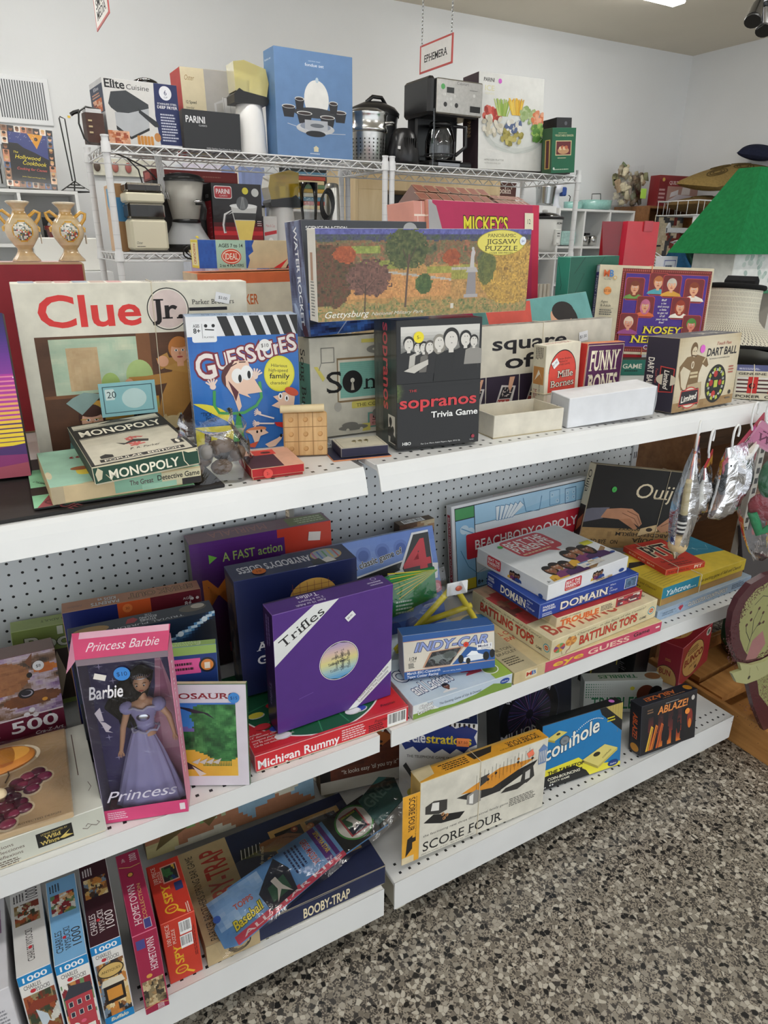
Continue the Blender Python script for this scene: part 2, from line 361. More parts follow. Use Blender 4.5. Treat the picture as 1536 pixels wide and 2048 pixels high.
    def text(s,t,x,y,h,w=None,col='111',bold=0,serif=False,shear=0,rot=0,align='l',out=None,ow=.03,bend=None,maxw=None):
        """cap height h as fraction of face height, width w as fraction of face width; (x,y) baseline start / centre / end"""
        V,F,tw=glyphs(t,bold,serif,shear)
        if len(V)==0: return s
        sy=h*s.sy/CAP; sx=(w*s.sx/tw) if w else sy
        def lay(V):
            P=V*[sx,sy]
            if bend:  # arc of radius bend (metres), positive = arched up
                W=tw*sx; a=(P[:,0]-W/2)/bend; r=bend+P[:,1] if bend>0 else bend-P[:,1]*-1
                P=np.stack([np.sin(a)*(bend+P[:,1]),np.cos(a)*(bend+P[:,1])-bend],1)+[W/2,0]
            if align=='c': P=P-[tw*sx/2,0]
            elif align=='r': P=P-[tw*sx,0]
            c,q=math.cos(math.radians(rot)),math.sin(math.radians(rot))
            return np.stack([c*P[:,0]-q*P[:,1],q*P[:,0]+c*P[:,1]],1)+[x*s.sx,y*s.sy]
        if out:
            V2,F2,tw2=glyphs(t,max(.081,bold+ow*1.3),serif,shear); V2=V2-[(tw2-tw)/2,0]; s.raw(lay(V2),F2,out)
        return s.raw(lay(V),F,col)
    def lines(s,ts,x,y,h,lead,**k):
        for i,t in enumerate(ts): s.text(t,x,y-i*lead,h,**k)
        return s
    def small(s,x0,y0,x1,y1,n,col,seed=0,wd=.5):
        """lines of unreadably small print"""
        rnd=random.Random(seed); dy=(y1-y0)/n; V=[];F=[]
        for i in range(n):
            x=x0; end=x1-(rnd.random()*.25*(x1-x0)); yy=y1-(i+.5)*dy
            while x<end:
                l=min((x1-x0)*rnd.uniform(.04,.14),end-x); b=len(V); hh=dy*wd/2
                V+=[(x*s.sx,(yy-hh)*s.sy),((x+l)*s.sx,(yy-hh)*s.sy),((x+l)*s.sx,(yy+hh)*s.sy),(x*s.sx,(yy+hh)*s.sy)]; F.append((b,b+1,b+2,b+3)); x+=l+(x1-x0)*.02
        return s.raw(V,F,col)
    def bars(s,x0,y0,x1,y1,seed=0):
        s.rect(x0,y0,x1,y1,'f2f2f0'); rnd=random.Random(seed); x=x0+.06*(x1-x0); V=[];F=[]
        while x<x1-.08*(x1-x0):
            l=(x1-x0)*rnd.choice((.012,.02,.035)); b=len(V); V+=[(x*s.sx,(y0+.2*(y1-y0))*s.sy),((x+l)*s.sx,(y0+.2*(y1-y0))*s.sy),((x+l)*s.sx,(y1-.08*(y1-y0))*s.sy),(x*s.sx,(y1-.08*(y1-y0))*s.sy)]; F.append((b,b+1,b+2,b+3)); x+=l+(x1-x0)*rnd.choice((.015,.025,.04))
        return s.raw(V,F,'222')
    def pic(s,x0,y0,x1,y1,nx,ny,fn):
        """printed picture: fn(U,V) -> colours, one flat colour per small cell"""
        u=(np.arange(nx)+.5)/nx; v=(np.arange(ny)+.5)/ny; U,V=np.meshgrid(u,v); C=np.clip(np.asarray(fn(U,V)),0,1); C=np.where(C<=.04045,C/12.92,((C+.055)/1.055)**2.4).reshape(-1,3)
        gx=np.linspace(x0*s.sx,x1*s.sx,nx+1); gy=np.linspace(y0*s.sy,y1*s.sy,ny+1); P=np.stack(np.meshgrid(gx,gy),-1).reshape(-1,2); k=nx+1
        return s.raw(P,[(j*k+i,j*k+i+1,(j+1)*k+i+1,(j+1)*k+i) for j in range(ny) for i in range(nx)],[tuple(c) for c in C])
def vnoise(U,V,sc,seed=0):
    def h(i,j): return np.modf(np.abs(np.sin(i*127.1+j*311.7+seed*74.7)*43758.5453))[0]
    x,y=U*sc,V*sc; i,j=np.floor(x),np.floor(y); f,g=x-i,y-j; f=f*f*(3-2*f); g=g*g*(3-2*g)
    return (h(i,j)*(1-f)+h(i+1,j)*f)*(1-g)+(h(i,j+1)*(1-f)+h(i+1,j+1)*f)*g
def fbm(U,V,sc,seed=0,o=4): return sum(vnoise(U,V,sc*2**k,seed+k)*.5**k for k in range(o))/(2-.5**(o-1))
def ramp(t,*cs):
    """t 0..1 through evenly spaced hex colours"""
    A=np.array([rgb(c) for c in cs]); t=np.clip(t,0,1)*(len(cs)-1); i=np.minimum(t.astype(int),len(cs)-2); f=(t-i)[...,None]; return A[i]*(1-f)+A[i+1]*f
def mosaic(cols,n=30,seed=0,jit=.12,asp=1):
    """patchwork of picture-like blotches"""
    r=np.random.RandomState(seed); pts=r.rand(n,2); pal=np.array([rgb(c) for c in cols])[r.randint(0,len(cols),n)]
    def fn(U,V):
        D=((U[...,None]+.12*(fbm(U,V,9,seed)[...,None]-.5)-pts[:,0])*asp)**2+(V[...,None]+.12*(fbm(U,V,9,seed+9)[...,None]-.5)-pts[:,1])**2
        C=pal[D.argmin(-1)]; return C*(1-jit+2*jit*fbm(U,V,22,seed+3)[...,None])
    return fn
def mix(a,b,m): return a*(1-m[...,None])+b*m[...,None]
# ---- cartons: pose table = front bottom-left corner, turn, lean, roll, width, height, depth (measured in metres / radians)
POSE=dict(
 sopranos=(0.7079,-0.3702,1.13,-0.1597,0.038,0.0107,0.1788,0.2459,0.1229),
 guess=(0.3628,-0.1935,1.125,-0.1645,-0.0135,-0.0018,0.2058,0.2565,0.05),
 songburst=(0.5965,-0.2152,1.129,-0.004,0.0388,-0.0074,0.27,0.2031,0.0606),
 cluejr=(0.094,-0.1119,1.14,-0.0168,-0.0352,-0.0071,0.4081,0.2995,0.045),
 darkball=(1.453,-0.4119,1.13,0.0531,0.0499,-0.0022,0.2485,0.1767,0.0892),
 tray=(0.9386,-0.378,1.125,-0.0535,0,0,0.1851,0.05,0.1045),
 whitebox=(1.14,-0.3861,1.125,-0.1416,-0.0523,0.0525,0.2395,0.0683,0.0715),
 redsmall=(0.4011,-0.3984,1.125,-0.0982,0,-0,0.0944,0.0213,0.1117),
 tictac=(0.4999,-0.302,1.129,-0.2966,0.1188,-0.017,0.0825,0.0827,0.02),
 carddeck=(0.5907,-0.3604,1.129,-0.1788,0,-0,0.0949,0.018,0.0699),
 blackboard=(-0.1492,-0.4118,1.125,0.0107,0,0,0.5,0.0057,0.3),
 mintclue=(0.0891,-0.3982,1.137,0.0141,0,-0.0001,0.2266,0.0277,0.2043),
 monopoly=(0.15,-0.4213,1.165,0.0167,-0.0036,0.0582,0.1605,0.0299,0.2644),
 squareoff=(0.964,-0.1955,1.127,0.0004,0.0535,0.0051,0.497,0.2034,0.04),
 mille=(1.163,-0.28,1.126,0.059,0.0189,0.0319,0.1142,0.1649,0.0412),
 funny=(1.279,-0.2848,1.128,0.0335,0.0134,-0.023,0.1302,0.1619,0.0232),
 pano=(0.5508,-0.3583,1.379,-0.0393,-0.0028,0.0114,0.4499,0.1513,0.0368),
 rocket=(0.5931,-0.2287,1.337,0.2121,0.0851,0.0109,0.328,0.2105,0.0532),
 asgame=(1.565,0.119,1.125,-0.45,0,0,0.45,0.048,0.05),
 nosey=(1.692,0.0995,1.188,-0.4602,0.0979,-0.0279,0.3599,0.2638,0.0284),
 poker=(1.765,-0.358,1.125,-0.9824,0.0001,0.0504,0.13,0.0745,0.1129),
 purple=(-0.197,-0.2007,1.136,-0.0956,0.136,0.0007,0.27,0.2655,0.035),
 redback=(-0.2048,0.12,1.126,0,-0,-0.0032,0.45,0.3408,0.094),
 mickey=(1.145,0.16,1.129,0.2788,0.0804,0.0106,0.5372,0.4871,0.0504),
 girl=(1.209,-0.0902,1.146,0.0641,0.4348,0.0587,0.3996,0.2346,0.05),
 tree=(1.623,0.15,1.125,-0.0279,0,0.0192,0.2,0.3456,0.0579),
 redbag=(1.919,0.22,1.128,-0.0069,0.0263,0.0176,0.1557,0.4503,0.1034),
 chinese=(0.4617,0.05,1.125,0.0003,-0.0001,0.0131,0.3,0.3178,0.1215),
 ideal=(0.471,0.075,1.452,0.0002,-0,-0.0034,0.3,0.0586,0.0581),
 michigan=(0.3471,-0.4698,0.565,-0.0359,0,-0,0.3329,0.0412,0.27),
 trifles=(0.4071,-0.4373,0.6101,0.0152,0.0001,-0.0072,0.2576,0.267,0.0538),
 anybody=(0.3872,-0.2961,0.6121,-0.0714,0.0342,0.0066,0.2652,0.2701,0.0844),
 strategy=(0.3551,-0.0881,0.5672,-0.0754,0.0338,0.0112,0.3347,0.3178,0.0645),
 connect4=(0.553,-0.2188,0.5816,-0.0316,0.3523,-0,0.4,0.2699,0.03),
 speakout=(0.0756,-0.1819,0.5691,-0.0884,0.0344,-0.0082,0.2637,0.27,0.045),
 rolling=(0.0774,-0.2906,0.5673,-0.0674,0.0331,-0.0002,0.2631,0.27,0.05),
 geosafari=(0.1092,-0.359,0.5762,-0.2737,0.1079,-0.0256,0.2,0.25,0.022),
 bookology=(-0.0264,-0.0872,0.5848,-0.0084,0.0916,-0.0532,0.28,0.1847,0.0546),
 deer=(-0.2016,-0.2103,0.5829,0.0367,0.1307,-0.0413,0.25,0.2,0.0589),
 reflections=(-0.2819,-0.4741,0.565,-0.0042,-0,0,0.36,0.0563,0.2419),
 fruit=(-0.2663,-0.4626,0.6213,-0.0523,-0,-0.0001,0.3,0.0079,0.2332),
 barbie=(0.0781,-0.4584,0.5658,-0.3101,0.0216,0.0066,0.1398,0.3315,0.0361),
 dino=(0.1423,-0.3949,0.567,-0.4947,0.1696,0.0006,0.21,0.2044,0.012),
 chutes=(0.6917,-0.4812,0.565,-0.0376,-0,0.0001,0.26,0.0366,0.27),
 indy=(0.7164,-0.4042,0.6107,-0.308,0.1801,0.0221,0.2118,0.1027,0.0508),
 eyeguess=(0.9597,-0.488,0.565,-0.0113,0,0,0.4889,0.032,0.27),
 battling=(1.064,-0.4912,0.5975,0.0503,0.0001,0,0.3813,0.0551,0.2898),
 trouble=(1.111,-0.4519,0.6522,0.0052,0,0,0.2951,0.0274,0.24),
 domain=(1.067,-0.4366,0.6796,0.0129,0.0001,-0,0.3383,0.0407,0.1978),
 beat=(1.091,-0.4325,0.7204,0.077,0.0002,-0,0.2934,0.043,0.2508),
 beach=(1.077,-0.0883,0.5711,-0.0188,0.1256,0.0204,0.5,0.2661,0.03),
 ouija=(1.508,-0.118,0.6475,-0.1781,0.0747,-0.1769,0.4285,0.2582,0.034),
 glouc=(1.48,-0.4534,0.565,0.0271,0,0,0.4213,0.0309,0.27),
 yahtzee=(1.505,-0.4388,0.5959,0.0176,0,-0,0.3673,0.0568,0.2045),
 pit=(1.572,-0.3909,0.6527,-0.1152,0,0,0.1452,0.018,0.1725),
 scorefour=(0.7098,-0.4952,0.1732,-0.0267,0.0734,-0.0398,0.3724,0.2075,0.0467),
 coinhole=(1.114,-0.4663,0.1601,-0.1112,0.1385,-0.003,0.2635,0.1932,0.0314),
 ablaze=(1.44,-0.5076,0.1665,-0.0805,0.1664,-0.02,0.2132,0.1546,0.0442),
 booby=(0.211,-0.497,0.155,-0.0184,-0,0.0003,0.405,0.0571,0.2456),
 wyswhite=(-0.098,-0.5202,0.1553,0.0114,-0.001,-0.0061,0.0516,0.22,0.1812),
 wysblue=(-0.0419,-0.53,0.1554,-0.0095,0,-0.0078,0.0513,0.22,0.1824),
 wysmaroon=(0.0154,-0.5146,0.1551,-0.023,-0.0005,-0.001,0.0507,0.2082,0.1858),
 hometown=(0.084,-0.5309,0.155,-0.023,-0,0.0034,0.0429,0.2105,0.1926),
 ispy=(0.1373,-0.4959,0.1555,-0.0235,0.0034,0.0122,0.0638,0.1658,0.1431),
 easy=(0.5935,-0.2048,0.167,-0.1846,0.1356,-0.0221,0.2387,0.3,0.05),
 sponge=(0.157,-0.1992,0.1779,-0.0092,0.1821,-0.0247,0.42,0.3,0.07),
 telest=(0.7542,-0.3318,0.1581,-0.6126,0.0363,0.0158,0.19,0.271,0.06),
 million=(1.099,-0.3105,0.163,0.0008,0.1334,0.0009,0.27,0.3,0.06),
 tribbles=(1.448,-0.2801,0.1575,-0.5376,0.0541,0.0519,0.2356,0.1125,0.0461),
 bunco=(1.814,-0.3379,0.158,0.2439,0.0394,0.0093,0.2272,0.1494,0.0755),
 elite=(0.5969,1.673,1.851,0.096,0.0052,0.0111,0.2926,0.2273,0.1833),
 parini=(0.8895,1.674,1.854,-0.0856,-0.0015,-0.0173,0.2352,0.1449,0.12),
 blenderbox=(0.9557,1.873,1.85,0.0158,0.0001,0.0187,0.2836,0.3344,0.1575),
 fondue=(1.271,1.613,1.85,0.0174,-0.0046,-0,0.3656,0.397,0.1135),
 ice=(2.383,1.673,1.857,0.0089,0.0493,0.0203,0.4249,0.4307,0.1323),
 baker=(2.797,1.583,1.85,-0.0003,0.0055,0.0738,0.1643,0.2119,0.0763),
 blackfry=(2.925,1.69,1.858,-0.0316,0.0382,0.0598,0.1048,0.2756,0.2),
)
class Box:
    def __init__(s,key,name,label,cols,mat='card',cat='board game',edge=None,split=None,chamfer=.001,group=None,pose=None,parts=True,inset=.0018,traycol='d8cdb4',whole='carton'):
        """split=('D',f): lid is the front share f of the depth; ('H',f): lid is the upper share of the height"""
        p=pose or POSE[key]; O=np.array(p[:3]); psi,th,ro,W,H,D=p[3:]
        u=np.array([math.cos(psi),math.sin(psi),0]); n=np.array([math.sin(psi),-math.cos(psi),0]); z=np.array([0,0,1.])
        v=z*math.cos(th)-n*math.sin(th); wv=n*math.cos(th)+z*math.sin(th); c,q=math.cos(ro),math.sin(ro); u,v=c*u+q*v,-q*u+c*v
        s.W,s.H,s.D=W,H,D; org=O+u*W/2-wv*D/2+z*.0006
        M=Matrix(((u[0],-wv[0],v[0],org[0]),(u[1],-wv[1],v[1],org[1]),(u[2],-wv[2],v[2],org[2]),(0,0,0,1)))
        s.M=M; s.name=name; s.label=label; s.cat=cat; s.group=group; s.mat=mat; s.extra=[]; s.whole=whole
        s.mb=MB(); s.lo=np.array([-W/2,-D/2,0]); s.hi=np.array([W/2,D/2,H])
        cols=cols if isinstance(cols,dict) else {'*':cols}; s.cols=cols; s.tray=None
        lo,hi=s.lo.copy(),s.hi.copy()
        if split:
            t=MB(); a,b=lo.copy()+inset,hi.copy()-inset
            if split[0]=='D': hi[1]=lo[1]+D*split[1]; a[1]=hi[1]-.004; b[1]=s.hi[1]
            else: lo[2]=H*(1-split[1]); b[2]=lo[2]+.004; a[2]=0
            t.box(a,b,traycol,mat,chamfer,edge); s.tray=t
        s.mb.box(lo,hi,cols,mat,chamfer,edge); s.split=split; s.llo,s.lhi=lo,hi
    def face(s,k,mb=None,mat=None):
        W,H,D=s.W,s.H,s.D; mb=mb or s.mb; mat=mat or s.mat; a,b=s.lo,s.hi
        X,Y,Z=np.eye(3)
        return s._f(k,mb,mat,W,H,D,a,b,X,Y,Z).clip()
    def _f(s,k,mb,mat,W,H,D,a,b,X,Y,Z):
        if k=='F': return Face(mb,a,X,Z,-Y,W,H,mat)
        if k=='T': return Face(mb,(a[0],a[1],b[2]),X,Y,Z,W,D,mat)
        if k=='L': return Face(mb,(a[0],b[1],a[2]),-Y,Z,-X,D,H,mat)
        if k=='R': return Face(mb,(b[0],a[1],a[2]),Y,Z,X,D,H,mat)
        if k=='K': return Face(mb,(b[0],b[1],a[2]),-X,Z,Y,W,H,mat)
    def sticker(s,k,x,y,r,col,txt='',shape='disc',rot=0,w=None,tc='333',name='price_sticker',off=70):
        mb=MB(); f=s.face(k,mb,'paper'); f.k[0]=off
        if shape=='disc': f.disc(x,y,r,col,24)
        else:
            c,q=math.cos(math.radians(rot)),math.sin(math.radians(rot)); hw,hh=(w or 2*r)*f.sx/2,r*f.sy; P=[(x*f.sx+c*i*hw-q*j*hh,y*f.sy+q*i*hw+c*j*hh) for i,j in ((-1,-1),(1,-1),(1,1),(-1,1))]; f.raw(P,[(0,1,2,3)],col)
        if txt: f.text(txt,x-.0,y-.3*r,r*.62,col=tc,align='c',rot=rot)
        s.extra.append((name,mb)); return s
    def band(s,path,r=.0009,col='e8ddc0',name='rubber_band'):
        mb=MB(); mb.tube(path,r,5,col,'plastic',closed=True); s.extra.append((name,mb)); return s
    def loop(s,x=None,y=None,z=None,**k):
        a,b=s.lo-.0012,s.hi+.0012; d=(b-a)
        if x is not None: q=a[0]+d[0]*x; P=[(q,a[1],a[2]),(q,b[1],a[2]),(q,b[1],b[2]),(q,a[1],b[2])]
        else: q=a[2]+d[2]*z; P=[(a[0],a[1],q),(b[0],a[1],q),(b[0],b[1],q),(a[0],b[1],q)]
        R=[]
        for i in range(4):
            A,B=np.array(P[i]),np.array(P[(i+1)%4]); R+=[A+(B-A)*t for t in (.01,.3,.5,.7,.99)]
        return s.band(R,**k)
    def done(s):
        if not s.tray and not s.extra:
            o=s.mb.build(s.name,M=s.M); return tag(o,s.label,s.cat,s.group)
        r=thing(s.name,s.label,s.cat,group=s.group,M=s.M)
        s.part=s.mb.build('lid' if s.tray else s.whole,r)
        if s.tray: s.tray.build('tray',r)
        for n,m in s.extra: m.build(n,r)
        s.root=r; return r
def at(loc,rz=0): return Matrix.Translation(loc)@Matrix.Rotation(rz,4,'Z')
# ------------------------------------------------------------ the room
def plane(name,P,mat):
    mb=MB(); mb.add(P,[(0,1,2,3)],'ccc',mat); return struct(mb.build(name))
WX,CH=6.1,3.1
def wy(x): return 3.59-(x-2.97)*.0265
plane('floor',[(-2.6,-3.6,0),(WX,-3.6,0),(WX,3.8,0),(-2.6,3.8,0)],'terrazzo')
plane('ceiling',[(-2.6,3.8,CH),(WX,3.8,CH),(WX,-3.6,CH),(-2.6,-3.6,CH)],'ceiling')
plane('wall_back',[(-2.6,wy(-2.6),0),(-2.6,wy(-2.6),CH),(WX,wy(WX),CH),(WX,wy(WX),0)],'wall')
plane('wall_right',[(WX,3.8,0),(WX,3.8,CH),(WX,-3.6,CH),(WX,-3.6,0)],'wall')
plane('wall_left',[(-2.6,-3.6,0),(-2.6,-3.6,CH),(-2.6,3.8,CH),(-2.6,3.8,0)],'wall')
def tube_light(x,y,label,L=1.25,rz=0):
    t=thing('fluorescent_light',label,'ceiling light',(x,y,CH),rz,'fluorescent ceiling lights')
    a=MB(); a.box((-L/2,-.07,-.05),(L/2,.07,-.001),'e8e8e6','painted'); a.build('housing',t)
    b=MB(); b.box((-L/2+.02,-.055,-.075),(L/2-.02,.055,-.05),'fff','tube',.01); b.build('diffuser',t)
for i,(x,y) in enumerate(((3.96,2.42),(.6,2.42),(-1.6,2.42),(3.6,1.1),(.9,1.1),(-1.6,1.1),(3.4,-1.3),(.7,-1.3),(-1.7,-1.3))):
    tube_light(x,y,'lit white tube light on the ceiling near the back right corner' if i==0 else 'lit white tube light on the ceiling outside the photo')
# ------------------------------------------------------------ gondola shelving
ZB,ZM,ZT=.155,.565,1.125
def gondola(name,label,x0,x1,lo_lip=True,right_end=False):
    t=thing(name,label,'shelving unit',(0,0,0),group='white store shelving units')
    W=x1-x0
    b=MB(); b.box((x0+.012,0,ZB-.03),(x1-.012,.012,ZT-.03),'ccc','pegboard',.0005); p=b.build('back_panel',t)
    for xx in (x0+.013,x1-.013):
        u=MB(); u.box((xx-.012,-.006,0),(xx+.012,.03,ZT-.02),'d5d9dc','painted',.002)
        for k in range(18): zz=.2+k*.05; u.box((xx-.006,-.0068,zz),(xx-.003,-.005,zz+.022),'222','painted',.0002); u.box((xx+.003,-.0068,zz),(xx+.006,-.005,zz+.022),'222','painted',.0002)
        u.build('upright',t)
    def deck(nm,z,yf,lip,ang,yb=-.002):
        d=MB(); d.box((x0+.004,yf,z-.012),(x1-.004,yb,z),'e9eaea','shelfwhite',.0015)
        V=[];F=[]
        for r in range(2):
            for i in range(int(W/.0254)-1):
                xx=x0+.03+i*.0254; yy=yf+.018+r*.0254; k=len(V); s=.0032
                V+=[(xx-s,yy-s,z+2e-4),(xx+s,yy-s,z+2e-4),(xx+s,yy+s,z+2e-4),(xx-s,yy+s,z+2e-4)]; F.append((k,k+1,k+2,k+3))
        d.add(V,F,'26282a','painted'); s=d.build(nm,t)
        l=MB()
        if ang: pts=[(yf+.004,z-.001),(yf+.003,z+.0008),(yf-.001,z+.0008),(yf-.006,z-.006),(yf-.012,z-.02),(yf-.02,z-.047),(yf-.0175,z-.048),(yf-.009,z-.02),(yf+.001,z-.009)]
        else: pts=[(yf+.003,z-.001),(yf-.002,z+.0012),(yf-.002,z-lip),(yf+.001,z-lip),(yf+.003,z-.006)]
        l.prism([(a,c) for a,c in pts],x0+.004,x1-.004,'eceded','shelfwhite','x'); l.build('front_lip',s)
    deck('base_deck',ZB,-.513,.082,False); deck('shelf',ZM,-.487,.042,False)
    deck('top_shelf',ZT,-.418,.05,True,.405)
    for xx in (x0+.05,x1-.05):
        f=MB(); f.box((xx-.014,-.47,0),(xx+.014,.0,ZB-.03),'cfcab9','painted',.002); f.build('foot',t)
    for zz,yy in ((ZM,-.45),(ZT,-.36)):
        for xx in (x0+.006,x1-.006):
            k=MB(); k.prism([(-.004,zz-.016),(-.004,zz-.09),(yy,zz-.03),(yy,zz-.016)],xx-.002,xx+.002,'d9dcdd','painted','x'); k.build('bracket',t)
    return t
gondola('store_shelving','white shelving unit on the left, under the cream box with large red title',-.608,.611)
gondola('store_shelving','wide white shelving unit on the right, under the black box with red lettering',.631,1.857)
# wooden shelf unit that continues past the end of the gondola
t=thing('wooden_shelf','brown wooden shelf unit beyond the right end of the white shelving','shelf',(.07,0,0))
m=MB(); m.box((1.9,.33,.0),(3.2,.345,.998),'888','darkwood'); m.build('back_panel',t)
for z in (.32,.68,1.02): m=MB(); m.box((1.88,-.14,z-.022),(3.2,.345,z),'888','brownwood'); m.build('shelf',t)
for x in (1.88,3.18): m=MB(); m.box((x,-.14,0),(x+.02,.345,.997),'888','brownwood'); m.build('side_panel',t)
m=MB(); m.box((2.2,-.165,.3),(2.235,-.141,1.02),'b9b6ac','painted',.001)
for k in range(18): m.box((2.21,-.167,.33+k*.037),(2.225,-.164,.35+k*.037),'222','painted',.0003)
m.build('slotted_upright',t)
# ------------------------------------------------------------ small picture helpers
def person(f,x,y,s,skin='e8b48c',hair='3a2418',top='375a8c',hh=1.0,long=False,face=True,body=2.6,detail=True):
    """head centre (x,y), head half-height s (of the face height)"""
    k=f.sy/f.sx
    f.poly([(x-2.0*s*k,y-body*s*1.3),(x-1.7*s*k,y-1.5*s),(x-.5*s*k,y-1.05*s),(x+.5*s*k,y-1.05*s),(x+1.7*s*k,y-1.5*s),(x+2.0*s*k,y-body*s*1.3)],top)
    if long: f.ell(x,y-.25*s,1.0*s*k,1.35*s,hair)
    f.rect(x-.28*s*k,y-1.3*s,x+.28*s*k,y-.6*s,skin)
    f.ell(x,y+.22*s,.92*s*k,1.0*s,hair); f.ell(x,y-.08*s,.74*s*k,.92*s,skin)
    if detail:
        f.ell(x,y+.62*s,.78*s*k,.36*s*hh,hair,16)
        for d in (-.28,.28): f.ell(x+d*s*k,y+.06*s,.14*s*k,.1*s,'fff',10); f.ell(x+d*s*k,y+.06*s,.07*s*k,.09*s,'222',8)
        f.ell(x,y-.2*s,.1*s*k,.16*s,'c98a66',8); f.ell(x,y-.5*s,.26*s*k,.08*s,'a8423c',10)
def arm(f,pts,wd,col): f.line(pts,wd,col)
def hand(f,x,y,s,rot,col,n=4,spread=22):
    """open cartoon hand: palm and fingers"""
    k=f.sy/f.sx; f.ell(x,y,.5*s*k,.5*s,col,12)
    for i in range(n+1):
        a=math.radians(rot+(i-n/2)*spread); f.ell(x+.95*s*k*math.cos(a),y+.95*s*math.sin(a),.62*s,.17*s/1,col,12,rot=math.degrees(a)) if False else f.line([(x+.3*s*k*math.cos(a),y+.3*s*math.sin(a)),(x+1.35*s*k*math.cos(a),y+1.35*s*math.sin(a))],.26*s*f.sy,col)
def foliage(*cols,sc=14,seed=1): return lambda U,V: ramp(fbm(U,V,sc,seed)*1.5-.25,*cols)*(.75+.5*fbm(U,V,sc*2.4,seed+4)[...,None])
def burst(f,x,y,r1,r2,n,col,sq=1):
    k=f.sy/f.sx; f.poly([(x+k*(r1 if i%2 else r2)*math.cos(PI*i/n),y+sq*(r1 if i%2 else r2)*math.sin(PI*i/n)) for i in range(2*n)],col)
# ------------------------------------------------------------ TOP SHELF
# folded black board and green board under the stack on the left
b=Box('blackboard','folded_board','black folded game board lying on the top shelf edge under the mint green box',{'*':'1d1b1b','T':'2b2727'},'oldcard',cat='game board',edge='141414'); b.done()
mb=MB(); mb.box((0,0,0),(.24,.2,.003),{'*':'1a1a1a','T':'8fcfa6'},'oldcard',.0006); f=Face(mb,(0,0,.003),(1,0,0),(0,1,0),(0,0,1),.24,.2,'oldcard')
f.rect(0,.3,.5,.5,'2a211f'); f.poly([(.02,.0),(.26,.02),(.1,.27)],'a04a52'); f.text('CLUE',.05,.12,.1,col='6b2430',rot=-52,bold=.02); f.text('DETECTIVE GAME',.02,.66,.035,col='23312a',rot=-52); f.line([(.05,.62),(.25,.4)],.003,'2c5f48'); f.line([(.1,.66),(.3,.44)],.0015,'2c5f48'); f.rect(.14,.56,.5,.62,'d9cf5a')
tag(mb.build('game_board',M=at((.063,-.396,1.1335),-.02)),'mint green game board with brown lettering sticking out left under the mint green box','game board')
b=Box('mintclue','board_game','worn mint green flat game box under the worn black and cream box',{'*':'c9b48c','T':'9fcbb4','B':'b49c70'},'oldcard',edge='cdbd92')
f=b.face('T'); f.rect(.0,.0,1,.985,'9fcbb4'); f.text('“C',.2,.6,.16,col='8c2c2c',bold=.03,serif=True); f.rrect(.2,.22,1,.4,.012,'e4cf4a'); f.ell(.24,.4,.07,.05,'9c5c34'); f.poly([(.42,.26),(.5,.36),(.6,.34),(.7,.3),(.8,.36),(.98,.3),(.98,.26)],'3a2b20'); f.text('Clue',.5,.12,.06,col='2d3a33',shear=.3); f.ell(.02,.3,.02,.1,'d8cfae'); f.ell(.5,.01,.3,.02,'cbbd98')
f=b.face('F'); f.rect(.0,.0,.08,1,'b3a486'); f.rect(.4,.12,.72,.95,'87b39a'); f.rect(.72,.1,1,.9,'d2caa8'); f.text('The Great',.5,.45,.3,w=.16,col='50343c',bold=.02); f.text('Detective Game',.69,.5,.32,w=.3,col='262626',bold=.03); f.rect(.86,.02,1,.4,'2a2626'); f.rect(.58,.05,.82,.38,'9fc9b0')
b.done()
b=Box('monopoly','board_game','battered flat game box with green sides and black bands, lying on the mint green box',{'*':'1f4636','T':'cbc6b4','B':'c8bda0','L':'2a3a32'},'oldcard',edge='d9d0b4',split=('H',.93))
f=b.face('T'); f.frame(.0,.0,1,1,.006,'232320'); f.rect(.02,.62,.98,.86,'23201e'); f.text('MONOPOLY',.07,.67,.14,w=.86,col='f0ead8',bold=.05); f.rect(.02,.6,.98,.61,'23201e'); f.rect(.02,.875,.98,.885,'23201e'); f.poly([(.3,.92),(.5,.99),(.72,.92),(.6,.9)],'4a4640'); f.line([(.42,.34),(.52,.36),(.46,.46),(.56,.47),(.62,.44)],.006,'c9605a'); f.line([(.45,.28),(.6,.3)],.006,'c9605a'); f.text('$',.45,.3,.2,w=.12,col='c9605a',bold=.02); f.poly([(.34,.4),(.42,.36),(.52,.42),(.66,.37),(.64,.32),(.5,.36),(.4,.33)],'2a2624'); f.text('P. R. Parker',.42,.2,.04,w=.3,col='3a3733',shear=.4); f.poly([(.12,.12),(.24,.12),(.24,.17),(.18,.2),(.12,.17)],'23201e'); f.rect(.84,.16,.94,.26,'23201e'); f.ell(.89,.21,.02,.04,'efe9d8'); f.rect(.1,.05,.9,.1,'23201e'); f.text('POPULAR  EDITION',.14,.056,.035,w=.72,col='efe9d8',bold=.04)
f=b.face('F'); f.text('MONOPOLY',.14,.2,.5,w=.66,col='f2ecd6',bold=.05); f.poly([(.03,.2),(.07,.3),(.09,.7),(.05,.9),(.02,.6)],'cfc6a8'); f.poly([(.86,.9),(.97,.96),(.99,.8),(.9,.8)],'e2d8b8'); f.line([(.0,.98),(.3,.94),(.6,.98),(1,.94)],.0025,'d8ceae'); f.line([(.11,.5),(.16,.1)],.001,'cbbf9e'); f.line([(.845,.95),(.85,.4),(.89,.05)],.0014,'e0d6b8')
b.done()
